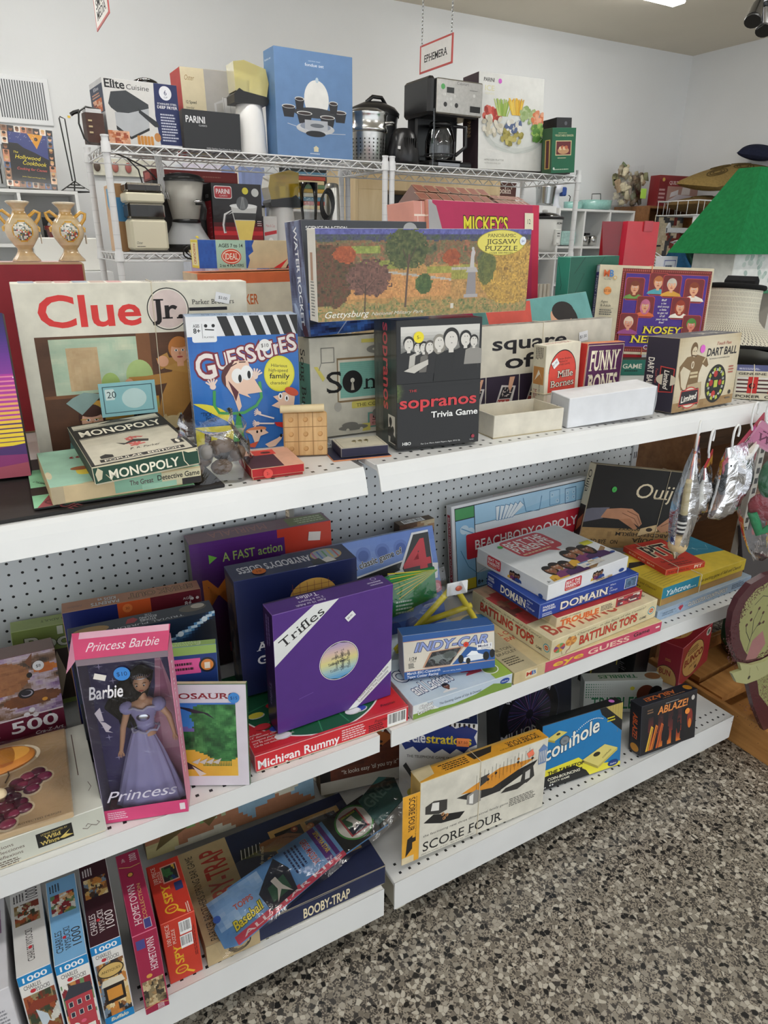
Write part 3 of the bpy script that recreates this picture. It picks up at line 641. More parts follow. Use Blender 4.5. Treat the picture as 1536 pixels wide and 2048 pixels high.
mb=MB(); mb.box((-.05,0,0),(.05,.001,.062),'86b8bd','paper',.0002); f=Face(mb,(-.05,0,0),(1,0,0),(0,0,1),(0,-1,0),.1,.062,'paper'); f.frame(.06,.1,.94,.9,.0015,'35555c'); f.rrect(.1,.5,.26,.82,.002,'c9d9d6'); f.text('20',.13,.56,.2,col='2c3c40'); f.ell(.6,.5,.22,.3,'b7d2d0')
tag(mb.build('play_money',M=at((.256,-.152,1.205))),'pale blue play money note standing behind the battered black and cream box','play money')
# large cream box with red title
b=Box('cluejr','board_game','large cream game box with big red title and black letters in a circle',{'*':'e2dccb','F':'dcd8c8','T':'f0ece0'},'oldcard',edge='ebe6d6',split=('D',.8))
f=b.face('F'); f.text('Clue',.085,.755,.185,w=.42,col='d63a37',bold=.07); f.disc(.625,.84,.128,'1d1b1a',40); f.disc(.625,.84,.122,'e6e0d2',40); f.disc(.625,.84,.115,'d9c6c0',40); f.text('Jr.',.55,.785,.12,w=.15,col='1d1516',bold=.06,serif=True)
f.text('Parker Brothers',.735,.865,.03,w=.2,col='1c1a1a',serif=True); f.rect(.72,.825,.9,.845,'1d1d26'); f.text('Game',.745,.765,.035,col='1c1a1a',bold=.03)
f.pic(.055,.0,.96,.7,70,44,lambda U,V: mix(mix(ramp(fbm(U,V,8,2),'4a3122','6a4630'),ramp(fbm(U,V,10,3),'c2cab0','a9bfa6','d9d6b8'),((U>.06)&(U<.48)&(V>.5)&(V<.97)).astype(float)),ramp(fbm(U,V,14,8),'c9c06a','d99a3c','9db46a'),(((U>.15)&(U<.55)&(V>.26)&(V<.44))|((U>.72)&(U<.98)&(V>.62)&(V<.88))).astype(float)))
f.rect(.06,.33,.5,.35,'7d5233'); f.rect(.47,.3,.53,.7,'7d5233'); f.rect(.72,.61,.96,.63,'6a4528'); f.rect(.72,.42,.96,.435,'6a4528')
f.pic(.17,.37,.3,.63,10,16,lambda U,V: ramp(fbm(U,V,6,4),'cdb48c','b99a72')); f.ell(.34,.4,.04,.07,'9fb86a'); f.ell(.47,.44,.06,.1,'a9bf7c')
f.poly([(.52,.1),(.56,.3),(.62,.46),(.76,.46),(.83,.34),(.8,.12),(.74,.1),(.7,.26),(.6,.08)],'b98642'); f.line([(.64,.42),(.5,.4),(.42,.4)],.02,'b98642'); f.line([(.72,.46),(.6,.5),(.58,.56)],.02,'c0904a'); person(f,.66,.58,.075,'e0a684','c07a3c','b98642',body=.4); f.disc(.58,.52,.035,'e0a684'); f.disc(.42,.4,.025,'e0a684')
person(f,.24,.18,.085,'e6b295','4a2c22','6f9f98'); f.poly([(.14,.3),(.2,.22),(.24,.27),(.3,.34),(.22,.36),(.17,.33)],'8fa9a4'); f.line([(.19,.19),(.22,.19)],.0015,'c9a44a'); f.line([(.25,.19),(.28,.19)],.0015,'c9a44a'); f.poly([(.22,.09),(.27,.06),(.3,.1)],'c97f90')
person(f,.47,.16,.07,'e6b295','1f1714','8a3d34'); f.line([(.41,.2),(.44,.24),(.5,.24),(.53,.2)],.006,'b3493f'); f.ell(.6,.12,.055,.045,'e6cf9c'); f.poly([(.555,.16),(.57,.18),(.58,.15)],'d9bc84'); f.poly([(.62,.16),(.635,.18),(.645,.15)],'d9bc84')
person(f,.86,.3,.09,'e3a585','a86a3a','2f4d33',body=3.2); f.disc(.9,.12,.02,'efe9e0'); f.disc(.86,.4,.05,'b98a62'); f.disc(.85,.4,.03,'d9b98c'); f.line([(.93,.4),(.95,.52),(.91,.53)],.006,'6a4630')
f=b.face('T').flip(); f.text('Clue',.06,.2,.5,w=.16,col='d98a86',bold=.06); f.disc(.3,.5,.35,'c9c3c6'); f.small(.36,.2,.5,.9,4,'8a8a8a'); 
for i in range(6): f.rect(.56+i*.07,.12,.62+i*.07,.9,('d9a8a6','c9b0a4','a9b4c4')[i%3])
f=b.face('L'); f.rrect(.3,.62,.75,.95,.004,'2f4a6a'); f.rrect(.36,.63,.69,.94,.004,'8fb0cc'); f.small(.4,.65,.66,.92,10,'34506e')
b.sticker('F',.88,.9,.03,'e9e9ea','$3.00','rect',-12,w=.07); b.loop(x=.56,r=.0008,col='d8cdb4'); b.done()
# tall dark red box and the two vases on it
b=Box('redback','board_game','big worn dark red box standing at the left back under two gold vases',{'*':'8a1f2b','T':'e0c0c0','R':'6a1a22'},'oldcard',edge='a98a6a',chamfer=.004); zred=POSE['redback'][2]+POSE['redback'][7]; b.done()
def vase(label,x,y,z,h,lost,rz):
    t=thing('vase',label,'vase',(x,y,z),rz,'pair of gold porcelain vases')
    k=h/.2
    pr=[(r*k,zz*k) for r,zz in ((0,0),(.048,0),(.046,.006),(.034,.02),(.026,.032),(.024,.042),(.034,.055),(.05,.08),(.056,.1),(.052,.122),(.04,.142),(.026,.155),(.02,.168),(.022,.178),(.036,.192),(.04,.197),(.034,.2),(.02,.2),(.015,.19))]
    m=MB(); m.lathe(pr,n=32,mat='ceramic',cols=['c4ab88','c4ab88','c4aa86','c2a47a','b4966a','b4966a','c8b08c','cdb898','cfba9a','cbb48e','c6a878','b08c56','c0a480','c4ac8a','d0bfa4','dccfb8','dccfb8','b4a084']); m.build('body',t)
    for s in (-1,1):
        m=MB(); m.tube([(s*.03*k,0,.15*k),(s*.052*k,0,.168*k),(s*.066*k,0,.162*k),(s*.062*k,0,.145*k),(s*.05*k,0,.13*k),(s*.046*k,0,.12*k)],[.006*k]*6,8,'c9952c','ceramic'); m.tube([(s*.046*k,0,.12*k),(s*.058*k,0,.112*k),(s*.056*k,0,.1*k)],.005*k,8,'d0a040','ceramic'); m.build('handle',t)
    m=MB()
    def surf(u,v):
        a=(u-.5)*1.25; zz=(.066+.07*v)*k; r=np.interp(zz,[q[1] for q in pr[5:13]],[q[0] for q in pr[5:13]])+.0006; return (r*math.sin(a),-r*math.cos(a),zz)
    n=14; pal=['d9cfc0','8f9a96','c45a44','3c4450','e2dcd0','b9a04a','6a6f60','a83c34']; rnd=random.Random(4)
    V=[surf(i/n,j/n) for j in range(n+1) for i in range(n+1)]; F=[];C=[]
    for j in range(n):
        for i in range(n):
            q=((i+.5)/n-.5)**2+((j+.5)/n-.5)**2
            if q<.25: F.append((j*(n+1)+i,j*(n+1)+i+1,(j+1)*(n+1)+i+1,(j+1)*(n+1)+i)); C.append('c9952c' if q>.19 else pal[rnd.choice((0,1,4,6)) if j>n*.55 else rnd.randrange(8)])
    m.add(V,F,C,'ceramic',True); m.build('painted_medallion',t)
    m=MB(); m.box((.058*k,-.01,.06*k),(.06*k,.012,.09*k),'e6dfd2','paper',.0002); m.tube([(.05*k,0,.13*k),(.06*k,0,.11*k),(.059*k,.002,.09*k)],.0005,4,'ddd','paper'); m.build('price_tag',t)
vase('left vase of the pair, gold and cream porcelain, cut by the photo edge less than its twin',.145,.165,zred,.112,0,0)
vase('right vase of the pair, gold and cream porcelain with a painted oval',.23,.165,zred,.112,0,.0)
for o in COL.objects:
    if o.get('category')=='vase': o['label']='gold and cream porcelain vase with painted oval, '+('nearer the left photo edge' if o.location.x<.2 else 'nearer the white wire rack')
# retro purple box at the left edge
b=Box('purple','board_game','purple and yellow striped sunset game box at the left end of the top shelf',{'*':'2a2138','F':'5b2f86','L':'2a2138','R':'1f1a20'},'card',edge='3c2c50')
f=b.face('F'); f.pic(0,0,1,1,4,60,lambda U,V: ramp(V,'7a2a6a','8a3070','5a2a60','4a2468','b86a9a','8a3a98','6a2f90','3f2a78','2e2a58'))
f.rect(0,.34,1,.64,'b0389a')
for i in range(16): f.rect(0,.2+i*.028,1,.2+i*.028+.008+.0009*(16-i),['f2d42c','f0cf34','eec53e','ecb850','eaa866','e8977c','e68a92','e282a6'][i//2])
f.poly([(0,.24),(.35,.2),(.68,.165),(1,.21),(1,.0),(0,.0)],'4a2a6a'); f.poly([(0,.1),(.4,.12),(.8,.15),(1,.14),(1,0),(0,0)],'8a2f6e'); f.poly([(0,.03),(.6,.05),(1,.09),(1,0),(0,0)],'a34a5c')
f.text('INVADERS',.5,.93,.03,w=.44,col='f2f2f2',bold=.03,shear=.2)
for i,(a,c) in enumerate(((.88,.83),(.815,.77),(.755,.71))): f.poly([(.3,a),(.96-.06*i,a),(.9-.06*i,c),(.3,c)],'5aa6dc'); f.poly([(.3,a-.01),(.95-.06*i,a-.01),(.93-.06*i,a-.02),(.3,a-.02)],'bfe0f4')
rnd=random.Random(3)
for i in range(16): f.disc(rnd.random(),rnd.uniform(.5,.75),.004,'f4e6f4',8)
b.done()
# blue charades box
b=Box('guess','board_game','bright blue charades box with cartoon faces and a black and white striped top',{'*':'c9d3de','F':'2b66b4','T':'a9c3e2','L':'8f9aa8'},'gloss',edge='cfd8e2')
f=b.face('F'); f.pic(0,0,1,.86,26,30,lambda U,V: ramp(fbm(U,V,3,3),'1f55a4','2f70c0','3b80cc'))
f.rect(0,.86,1,1,'e9eaec')
for i in range(6): x=.27+i*.15-.004*i*i; f.poly([(x,1),(x+.085,1),(x+.15,.86),(x+.065,.86)],'1d1d1d')
f.rrect(.045,.82,.26,.965,.004,'eceef0'); f.text('AGES',.06,.925,.022,w=.055,col='111',bold=.03); f.text('8+',.06,.885,.035,w=.06,col='111',bold=.05); f.text('PLAYERS',.15,.85,.012,w=.085,col='111'); f.rect(.135,.85,.138,.95,'111'); f.disc(.17,.935,.012,'111'); f.disc(.235,.935,.012,'111'); f.line([(.16,.91),(.24,.905)],.002,'111')
X=[('G',.07,.55,.185,.62),('U',.25,.62,.12,.105),('E',.355,.635,.125,.08),('S',.44,.65,.13,.09),('S',.52,.665,.13,.09),('t',.61,.675,.15,.075),('U',.675,.69,.12,.1),('r',.775,.715,.115,.075),('E',.83,.725,.115,.08),('S',.905,.735,.125,.085)]
for ch,x,y,h,wd in X: f.text(ch,x,y,h,w=.175 if ch=='G' else wd,col='efe6e0',bold=.06,out='7c2436',ow=.07,rot=9)
f.ell(.81,.57,.145,.135,'d9d838',40); f.ell(.81,.57,.135,.125,'ece34a',40)
f.text('Hilarious',.81,.62,.025,w=.15,col='222',align='c',rot=-5); f.text('high-speed',.8,.585,.025,w=.18,col='222',align='c',rot=-5); f.text('family',.81,.535,.04,w=.19,col='111',align='c',bold=.02,rot=-3); f.text('charades!',.8,.49,.025,w=.16,col='222',align='c',rot=-3)
f.ell(.0,.2,.36,.18,'ebe04c',40,a0=0,a1=90); f.poly([(0,.2),(.36,.2),(.33,.02),(0,.02)],'ebe04c'); f.text('“TICK',.06,.285,.03,w=.1,col='222',rot=-5); f.text('TOCK”',.1,.245,.03,w=.12,col='222',rot=-5)
f.line([(.2,.47),(.19,.36),(.23,.3),(.34,.29),(.46,.29),(.58,.34),(.63,.4),(.62,.52)],.0055,'47a35a'); f.poly([(.34,.07),(.39,.29),(.42,.29),(.45,.07)],'3fa050'); f.rect(.33,.0,.45,.07,'1d2230')
hand(f,.19,.5,.045,100,'f0d9cc'); hand(f,.58,.56,.045,70,'f0d9cc')
f.ell(.42,.57,.15,.11,'5a2a2a',30,rot=28,a0=20,a1=220); f.poly([(.31,.57),(.4,.68),(.52,.68),(.56,.56),(.64,.44),(.5,.43),(.53,.4),(.42,.44),(.44,.34),(.41,.3),(.37,.42),(.31,.5)],'f0cdb6'); f.poly([(.33,.54),(.42,.45),(.39,.38),(.36,.46)],'5a1f2a')
for dx in (0,.085): f.ell(.42+dx,.57+.02*(dx>0),.055,.055,'f6f6f4',24); f.ell(.44+dx,.55+.025*(dx>0),.016,.03,'1a1a1a',14)
f.line([(.36,.64),(.42,.665)],.002,'4a2020'); f.line([(.44,.67),(.5,.67)],.002,'4a2020')
f.poly([(.9,.42),(.95,.39),(.93,.28),(.86,.2),(.82,.22),(.86,.28),(.78,.31),(.72,.33),(.79,.36),(.74,.4),(.8,.41),(.84,.43)],'f0cdb6'); f.ell(.92,.43,.07,.03,'d1583c',rot=-25); f.poly([(.86,.3),(.95,.26),(.92,.2)],'d1583c'); f.ell(.81,.4,.02,.025,'fff',12); f.ell(.87,.38,.02,.025,'fff',12); f.ell(.81,.4,.008,.015,'111',8); f.ell(.87,.38,.008,.015,'111',8); f.poly([(.74,.2),(.9,.19),(.92,.12),(.76,.17)],'c9302c'); f.line([(.74,.23),(.6,.27)],.003,'efe3dc'); f.line([(.74,.19),(.58,.2)],.003,'efe3dc'); hand(f,.6,.28,.03,160,'f0d9cc'); hand(f,.58,.2,.03,180,'f0d9cc')
f.ell(.56,.15,.1,.025,'d98a5c',rot=6); f.poly([(.47,.15),(.64,.15),(.68,.12),(.6,.1),(.58,.06),(.54,.05),(.52,.11)],'f0cdb6'); f.poly([(.48,.04),(.58,.06),(.54,.01),(.47,.02)],'d1583c'); f.ell(.57,.135,.01,.012,'111',8); f.ell(.61,.14,.01,.012,'111',8)
f.poly([(.64,.03),(.76,.07),(.82,.1),(.8,.06),(.74,-.0+.01),(.68,.0)],'f0cdb6'); f.line([(.82,.1),(.9,.06),(.95,.05)],.006,'27305a'); f.ell(.8,.09,.012,.015,'111',8); f.disc(.93,.02,.03,'1d3f86')
f=b.face('T').flip(); f.text('LARGE PIECES',.35,.3,.4,w=.5,col='4a6a96',bold=.02,serif=True)
f=b.face('L').cw(); f.text('GUESSTURES',.25,.3,.4,w=.5,col='efe6e0',bold=.05,out='7c2436'); f.rect(0,.0,.2,.2,'3a5a90'); f.rect(.8,0,1,1,'7a88a4')
b.sticker('F',.685,.785,.045,'f1f1ef','$10'); b.done()
# plastic bag of brown pieces
t=thing('plastic_bag','clear plastic bag of brown game pieces on the top shelf beside the battered box','bag of pieces',(.352,-.345,1.13))
m=MB(); rnd=random.Random(8)
for i in range(16):
    x,y,z=rnd.uniform(-.045,.045),rnd.uniform(-.03,.03),rnd.uniform(.016,.06); m.ball((x,y,z),(rnd.uniform(.012,.02),rnd.uniform(.01,.016),.014),rnd.choice(['6a5546','7d6652','4a3c34','8f8a86','cbbd8c','3c342f']),'plastic',9,6)
m.build('game_pieces',t)
m=MB()
def bagf(u,v):
    a=2*PI*u; z=.001+.098*v; r=(.07-.024*v)*(1+.1*math.sin(5*a+3*v)+.07*math.sin(9*a-6*v)); 
    if v>.8: r*=1.15
    return (r*math.cos(a)*1.0,.72*r*math.sin(a),z+.012*math.sin(3*a)*v)
m.grid(bagf,40,14,'fff','film'); m.build('clear_bag',t)
m=MB(); m.grid(lambda u,v:(-.04+.09*u-.03*v,-.035-.02*v+.006*math.sin(9*u),.085+.03*v-.05*u*v),10,5,'d8cf9a','film'); m.build('bag_flap',t)
b=Box('redsmall','card_game','small flat red box with dark window in front of the blue charades box',{'*':'b01c22','T':'d9a58c'},'oldcard',cat='game box',edge='d8b090',split=('H',.75),traycol='a01a20')
f=b.face('T'); f.rect(.0,.0,.62,.72,'4f2a36'); f.rect(.62,.0,1,1,'dca88e'); f.rect(.25,.66,.68,.93,'d8473a'); f.ell(.5,.78,.1,.06,'5a2a22'); f.rect(.0,.7,.25,1,'d9a58c')
b.sticker('F',.3,.5,.4,'e2524a','2-',tc='7a1d1a'); b.done()
# wooden tic tac toe block with clothes peg
b=Box('tictac','tic_tac_toe_block','square wooden block with nine hollowed squares standing on the top shelf','c79a5e','oakv',cat='wooden game',chamfer=.002)
f=b.face('F',mat='woodish')
for i in (1,2): f.rect(i/3-.008,0,i/3+.008,1,'8f6a3a'); f.rect(0,i/3-.008,1,i/3+.008,'8f6a3a')
for i in range(3):
    for j in range(3): f.disc((i+.5)/3,(j+.5)/3,.058,'a9793f',20); f.disc((i+.5)/3-.008,(j+.5)/3+.01,.045,'c2945a',20)
b.done()
p=POSE['tictac']; m=MB(); zt=p[2]+p[7]*math.cos(p[4])
m.cyl((-.041,0,.0075),(.041,.0,.0075),.0075,n=8,col='e0cba0',mat='woodish'); m.tube([(-.002,0,.0155),(.001,0,.0165),(.003,0,.0155)],.001,5,'8a8a8a','metal')
tag(m.build('wooden_peg',M=at((.537,-.306,1.2115),p[3])),'pale wooden peg lying on top of the wooden tic tac toe block','wooden peg')
# small deck box on a flat card
mb=MB(); mb.box((-.058,-.043,0),(.058,.043,.0025),{'*':'d98a5a','T':'2a2a44'},'card',.0004)
tag(mb.build('flat_card',M=at((.637,-.333,1.1254),-.18)),'thin navy card with orange edge under the small dark blue deck box','card')
b=Box('carddeck','card_deck','small dark blue deck box with cream lid lying left of the black box',{'*':'25233c','T':'d2ccb8'},'oldcard',cat='card deck',edge='8f8a84'); f=b.face('T'); f.frame(.05,.06,.95,.94,.001,'8f8a78')
rnd=random.Random(2)
for i in range(3): f.ell(.4+.13*i,.6,.05,.08,'8a7c50'); f.ell(.42+.13*i,.66,.03,.05,'5f5638'); f.line([(.38+.13*i,.4),(.42+.13*i,.5)],.001,'6f6440')
b.done()
# song box
b=Box('songburst','board_game','cream music trivia box with teal panel behind the wooden tic tac toe block',{'*':'cfcab9','F':'d3cfbf','L':'c9c4b0'},'oldcard',split=('D',.8))
f=b.face('F'); f.rect(.22,.34,.95,.79,'8a7350'); f.rect(.23,.36,.94,.77,'ded8c4'); f.rect(.245,.385,.925,.745,'7fb8a8')
for i in range(18): f.rect(.245,.39+.0195*i,.925,.393+.0195*i,'93c6b6')
f.text('S',.13,.45,.22,w=.13,col='151515',serif=True); f.disc(.35,.545,.115,'151515'); f.disc(.35,.56,.024,'dcd8c8'); f.poly([(.335,.46),(.365,.46),(.355,.55),(.345,.55)],'b9b4a4'); f.text('n',.445,.46,.17,w=.12,col='151515',serif=True); f.text('g',.575,.47,.17,w=.12,col='151515',serif=True)
f.rrect(.34,.27,.85,.34,.003,'dcd06a'); f.text('THE COMPLETE',.38,.285,.035,w=.34,col='3a3420',serif=True); f.rect(.48,.05,.9,.21,'6aa496'); f.rect(.495,.065,.885,.195,'c98f8a'); f.text("50's",.52,.125,.05,w=.14,col='151515',serif=True); f.text('EDITION',.52,.085,.02,w=.2,col='6a2a2a')
f.rect(.43,.93,.6,.965,'dcd06a'); f.rect(.43,.02,.5,.1,'dcd06a'); f.poly([(.03,.72),(.06,.72),(.12,.6),(.1,.57)],'dcd06a'); f.ell(.55,.86,.075,.04,'8a8880'); f.ell(.55,.86,.025,.014,'d3cfbf'); f.ell(.72,.91,.05,.065,'8a8880'); f.ell(.72,.91,.03,.04,'d3cfbf'); f.frame(.09,.75,.2,.9,.0015,'7d7b74'); f.line([(.09,.75),(.07,.68)],.001,'7d7b74'); f.ell(.57,.2,.05,.05,'8a8880'); f.ell(.57,.2,.015,.015,'d3cfbf'); f.ell(.35,.07,.13,.03,'7d7b74'); f.ell(.32,.1,.07,.03,'7d7b74'); f.disc(.3,.045,.02,'d3cfbf'); f.disc(.42,.045,.02,'d3cfbf'); f.ell(.22,.3,.03,.05,'b9b6ab')
f=b.face('L').cw(); f.rect(.25,.0,1,1,'5a9484'); f.text('Song Burst',.12,.22,.42,w=.75,col='151515',serif=True)
b.done()
# rocket box on the song box
b=Box('rocket','science_kit','dark blue science kit box standing on the cream music box behind the landscape puzzle',{'*':'23252f','F':'3a3d44','L':'3c3f55','T':'55575c'},'gloss',cat='science kit',edge='5a5c66')
f=b.face('F'); f.pic(0,0,1,.3,36,14,lambda U,V: ramp(fbm(U,V,6,5)*1.3-.1,'0f1018','1c2a58','3a66b0','16181f')); f.text('SCIENCE IN ACTION',.03,.915,.035,w=.3,col='e9e9ea',bold=.02); f.ell(.85,.93,.06,.06,'a9abad'); f.line([(.2,.0),(.34,.2)],.002,'9aa6c0'); f.line([(.5,.1),(.68,.24)],.0015,'b9c0cc'); f.frame(.62,.02,.78,.14,.0008,'cfd0d4'); f.poly([(.64,.05),(.68,.05),(.66,.11)],'e4e4e6'); f.small(.69,.04,.77,.12,3,'cfd0d4')
f=b.face('L'); f.pic(0,0,1,1,14,46,lambda U,V: ramp(fbm(U,V,4,7)*1.4-.2,'20233c','4a4e6a','7d88a6','33283a')); f.ell(.35,.18,.12,.13,'a9b8d4',rot=20); f.ell(.7,.05,.14,.09,'5a3440',rot=20); g=f.cw(); g.text('WATER ROCKET',.05,.5,.2,w=.85,col='eef0f4',bold=.03)
b.done()
# landscape puzzle
def gett(U,V):
    n=fbm(U*3,V,9,1); n2=fbm(U*3,V,30,5)
    C=ramp(n2,'8a7448','b08650','c49a5c')
    def put(mask,cols,t=None): 
        nonlocal C; C=mix(C,ramp(n2*1.5-.25 if t is None else t,*cols),np.clip(mask,0,1).astype(float))
    put(V>.93,('4a4a86','6a6cae')); put((V<=.93)&(V>.86),('3c3c58','4a4c5c','46543c'))
    put((V<=.87+.03*(n-.5))&(V>.6+.1*(n-.5)),('3c4634','5f6344','8a5f44','6a6a48','a0644a','4f583c'),n*1.6-.3)
    put((V<=.82)&(V>.73)&(U<.27)&(U>.08),('7d8a44','9aa050')); put((V<=.66)&(V>.56)&(U>.18)&(U<.42),('7f8640','8f9048'))
    put((V<=.56+.04*U)&(V>.42)&(U>.48)&(U<.72),('8f8c40','a09a4c'))
    put((V<=.5)&(V>.24+.05*(n-.5))&(U<.6),('b07a48','c8925a','b88850'))
    put(np.abs(V-(.545-.35*(U-.25)*(U>.25)*(U<.6)-.0))<.012*((U>.22)&(U<.72)),('b0a89c',)*2)
    put(V<.2+.12*(n-.5),('5a6a40','8a8450','b08a58','6a7a4a'))
    put((((U-.05)/.13)**2+((V-.5)/.38)**2)<.8+.6*(n-.5),('3c3424','5a4a30','6a4030','4f5230'))
    put((((U-.22)/.11)**2+((V-.46)/.22)**2)<.8+.9*(n2-.5),('5a4038','7a564a','4a3830'))
    put((((U-.39)/.11)**2+((V-.78)/.25)**2)<.8+.9*(n2-.5),('2f3820','4a5430','6a6a40'))
    put(((((U-.47)/.04)**2+((V-.38)/.12)**2)<.9+.7*(n2-.5)),('38502a','5a6a38'))
    put(((((U-.12)/.05)**2+((V-.72)/.1)**2)<.9+.7*(n2-.5))|(((((U-.6)/.045)**2+((V-.68)/.1)**2)<.9+.7*(n2-.5))),('8a4428','b05c34'))
    put((((U-.9)/.17)**2+((V-.5)/.42)**2)<.9+.5*(n2-.5),('7a5c2c','b08a40','c8a04a','94743a','d8b460'))
    put((((U-.775)/.05)**2+((V-.55)/.22)**2)<.8+.7*(n2-.5),('4f5a30','6f7038'))
    return C*(.8+.4*fbm(U*3,V,60,11)[...,None])
b=Box('pano','jigsaw_puzzle','long autumn landscape jigsaw box with statue and gold oval, shrink wrapped',{'*':'e4e0d6','T':'7a7ab4','B':'3a4030','R':'b08a40'},'gloss',cat='jigsaw puzzle',edge='e6e4dc')
f=b.face('F'); f.pic(0,0,1,1,170,64,gett); f.line([(.383,.12),(.392,.5),(.4,.72)],.004,'5f4a3c'); f.line([(.395,.6),(.37,.78)],.0015,'4f3e32'); f.line([(.397,.62),(.43,.8)],.0015,'4f3e32'); f.line([(.2,.07),(.205,.4)],.0022,'4a3a30'); f.line([(.203,.3),(.16,.45)],.001,'4a3a30'); f.line([(.203,.32),(.25,.46)],.001,'4a3a30')
f.poly([(.665,.2),(.735,.2),(.735,.24),(.665,.24)],'a9a4a4'); f.poly([(.675,.24),(.725,.24),(.72,.5),(.682,.5)],'8f8a8c'); f.poly([(.67,.5),(.733,.5),(.722,.555),(.682,.555)],'b3aeac'); f.poly([(.69,.555),(.712,.555),(.71,.68),(.715,.73),(.703,.79),(.694,.73)],'bdb8b6'); f.disc(.702,.775,.02,'bdb8b6'); f.rect(.6,.08,.615,.14,'d0cabc')
f.ell(.845,.84,.125,.15,'a89a34',40); f.ell(.845,.84,.121,.143,'dcd060',40); f.text('PANORAMIC',.845,.905,.04,w=.145,col='3a3214',align='c',serif=True); f.text('JIGSAW',.848,.825,.06,w=.16,col='2a2410',align='c',serif=True); f.text('PUZZLE',.845,.745,.06,w=.17,col='2a2410',align='c',serif=True); f.text('OVER 500 PIECES',.845,.71,.022,w=.12,col='3a3214',align='c')
f.text('Gettysburg',.03,.04,.075,w=.19,col='eeeae0',shear=.35); f.text('National Military Park',.23,.045,.04,w=.24,col='d8d6c8',shear=.35)
f=b.face('L'); f.small(.25,.05,.75,.45,12,'6a6a66'); f.rect(.3,.45,.6,.75,'b08a70'); b.face('R').pic(0,0,1,1,8,24,lambda U,V: gett(.93+0*U,V))
b.sticker('F',.955,.86,.05,'dfe6ee','$4',tc='3a4a80'); b.done()
# black box with red lettering
b=Box('sopranos','board_game','black trivia game box with red lettering and a group photo at the top',{'*':'1b1b1c','F':'161617','T':'2a2b2c','L':'3a3a36'},'gloss',edge='2f3031')
f=b.face('F'); f.pic(.05,.5,.97,.95,40,20,lambda U,V: ramp(V*1.5-.35+.1*(fbm(U,V,4,2)-.5),'161617','6a6a66','d4d2cc'))
for x,y,s,tp,hr,lg in ((.14,.82,.05,'161616','1c1a18',0),(.24,.79,.038,'b9b6ae','2a2624',0),(.31,.79,.04,'2a2826','1c1a18',0),(.38,.79,.045,'6a6660','55504a',1),(.49,.82,.055,'191818','8f8a80',1),(.63,.84,.075,'131313','1c1a18',0),(.8,.84,.055,'151515','151413',1),(.9,.82,.042,'8f8c86','1c1a18',0)): person(f,x,y,s,'d6d2ca',hr,tp,long=lg,body=3.2,detail=False); f.ell(x-.01,y+.02,.006,.004,'333',6); f.ell(x+.02,y+.02,.006,.004,'333',6); f.ell(x+.005,y-.025,.01,.003,'555',6)
f.poly([(.08,.62),(.2,.6),(.36,.66),(.36,.7),(.2,.66)],'c9c5bc'); f.rect(.0,.495,1,.52,'161617')
f.pic(.0,.38,.14,.52,10,10,lambda U,V: mix(np.zeros(U.shape+(3,))+rgb('161617'),ramp(fbm(U,V,14,3),'2a3a16','6a7a3a'),np.clip(1.4-2*U-np.abs(V-.6),0,1)))
f.text('THE',.14,.455,.02,w=.09,col='c43a3c'); f.text('sopranos',.03,.33,.095,w=.92,col='d2393f',bold=.035); f.text('Trivia Game',.4,.24,.05,w=.57,col='f0f0ee',bold=.05); f.text('HBO',.06,.035,.025,w=.1,col='e6e6e4',bold=.06); f.text('For 2 or More Adult Players Ages 18 & Up',.28,.028,.012,w=.48,col='d8d8d6'); f.disc(.92,.055,.015,'9a2c3c'); f.text('Cardinal',.88,.025,.008,col='ddd')
f=b.face('L'); g=f.cw(); g.rect(.0,.32,1,.78,'24302c'); g.text('sopranos',.03,.42,.3,w=.68,col='cf4a50',bold=.03); g.text('Trivia Game',.32,.12,.14,w=.4,col='eceae4',bold=.05); f.rect(.62,.03,.92,.26,'d6d2c6'); person(f,.72,.2,.035,'2a2a2a','111','111',detail=False); person(f,.82,.14,.03,'2a2a2a','111','111',detail=False); f.pic(.0,.1,.4,.9,8,16,lambda U,V: ramp(fbm(U,V,5,4),'2a2b28','4a4a44','6a6a60'))
b.sticker('F',.25,.87,.043,'f0de3a','5-'); b.done()
# ---- cream box with black title, in the middle of the right half
b=Box('squareoff','board_game','wide cream game box with black rounded title behind the open white tray',{'*':'d2ccbb','F':'d6d0c0','T':'6a6660'},'oldcard',edge='bdb6a4',split=('D',.85))
f=b.face('F'); f.text('square',.22,.72,.16,w=.47,col='17141c',bold=.06); f.text('off',.3,.5,.17,w=.24,col='17141c',bold=.06); f.rect(0,0,.72,.42,'2a1c33'); f.rect(.185,0,.19,.42,'cfc9bb'); f.rect(.39,0,.395,.42,'cfc9bb'); f.rect(.58,0,.585,.42,'cfc9bb')
for i in range(3):
    g=f.sub(.19*i+.02,.0,.19*i+.18,.4); q=[(.2,.0),(.75,.0),(.95,.7),(.5,.75)]; g.poly([(.15,-.0),(.8,-.0),(1.0,.72),(.45,.78)],'cfc9c6'); g.poly([(.2,.02),(.7,.02),(.78,.34),(.33,.36)],'a8423c'); g.poly([(.36,.38),(.8,.36),(.92,.68),(.5,.72)],'211d26')
    rnd=random.Random(i+5)
    for k in range(14): x,y=rnd.uniform(.28,.66),rnd.uniform(.04,.3); g.line([(x,y),(x+.09,y+.0)] if k%2 else [(x,y),(x+.03,y+.07)],.0016,'e6d9d0')
    for k in range(14): x,y=rnd.uniform(.46,.78),rnd.uniform(.4,.66); g.line([(x,y),(x+.09,y)] if k%2 else [(x,y),(x+.03,y+.06)],.0016,'e6d9d0')
    g.poly([(.75,1.0),(.95,1.0),(.85,.7),(.78,.55),(.7,.7)],'d9a688')
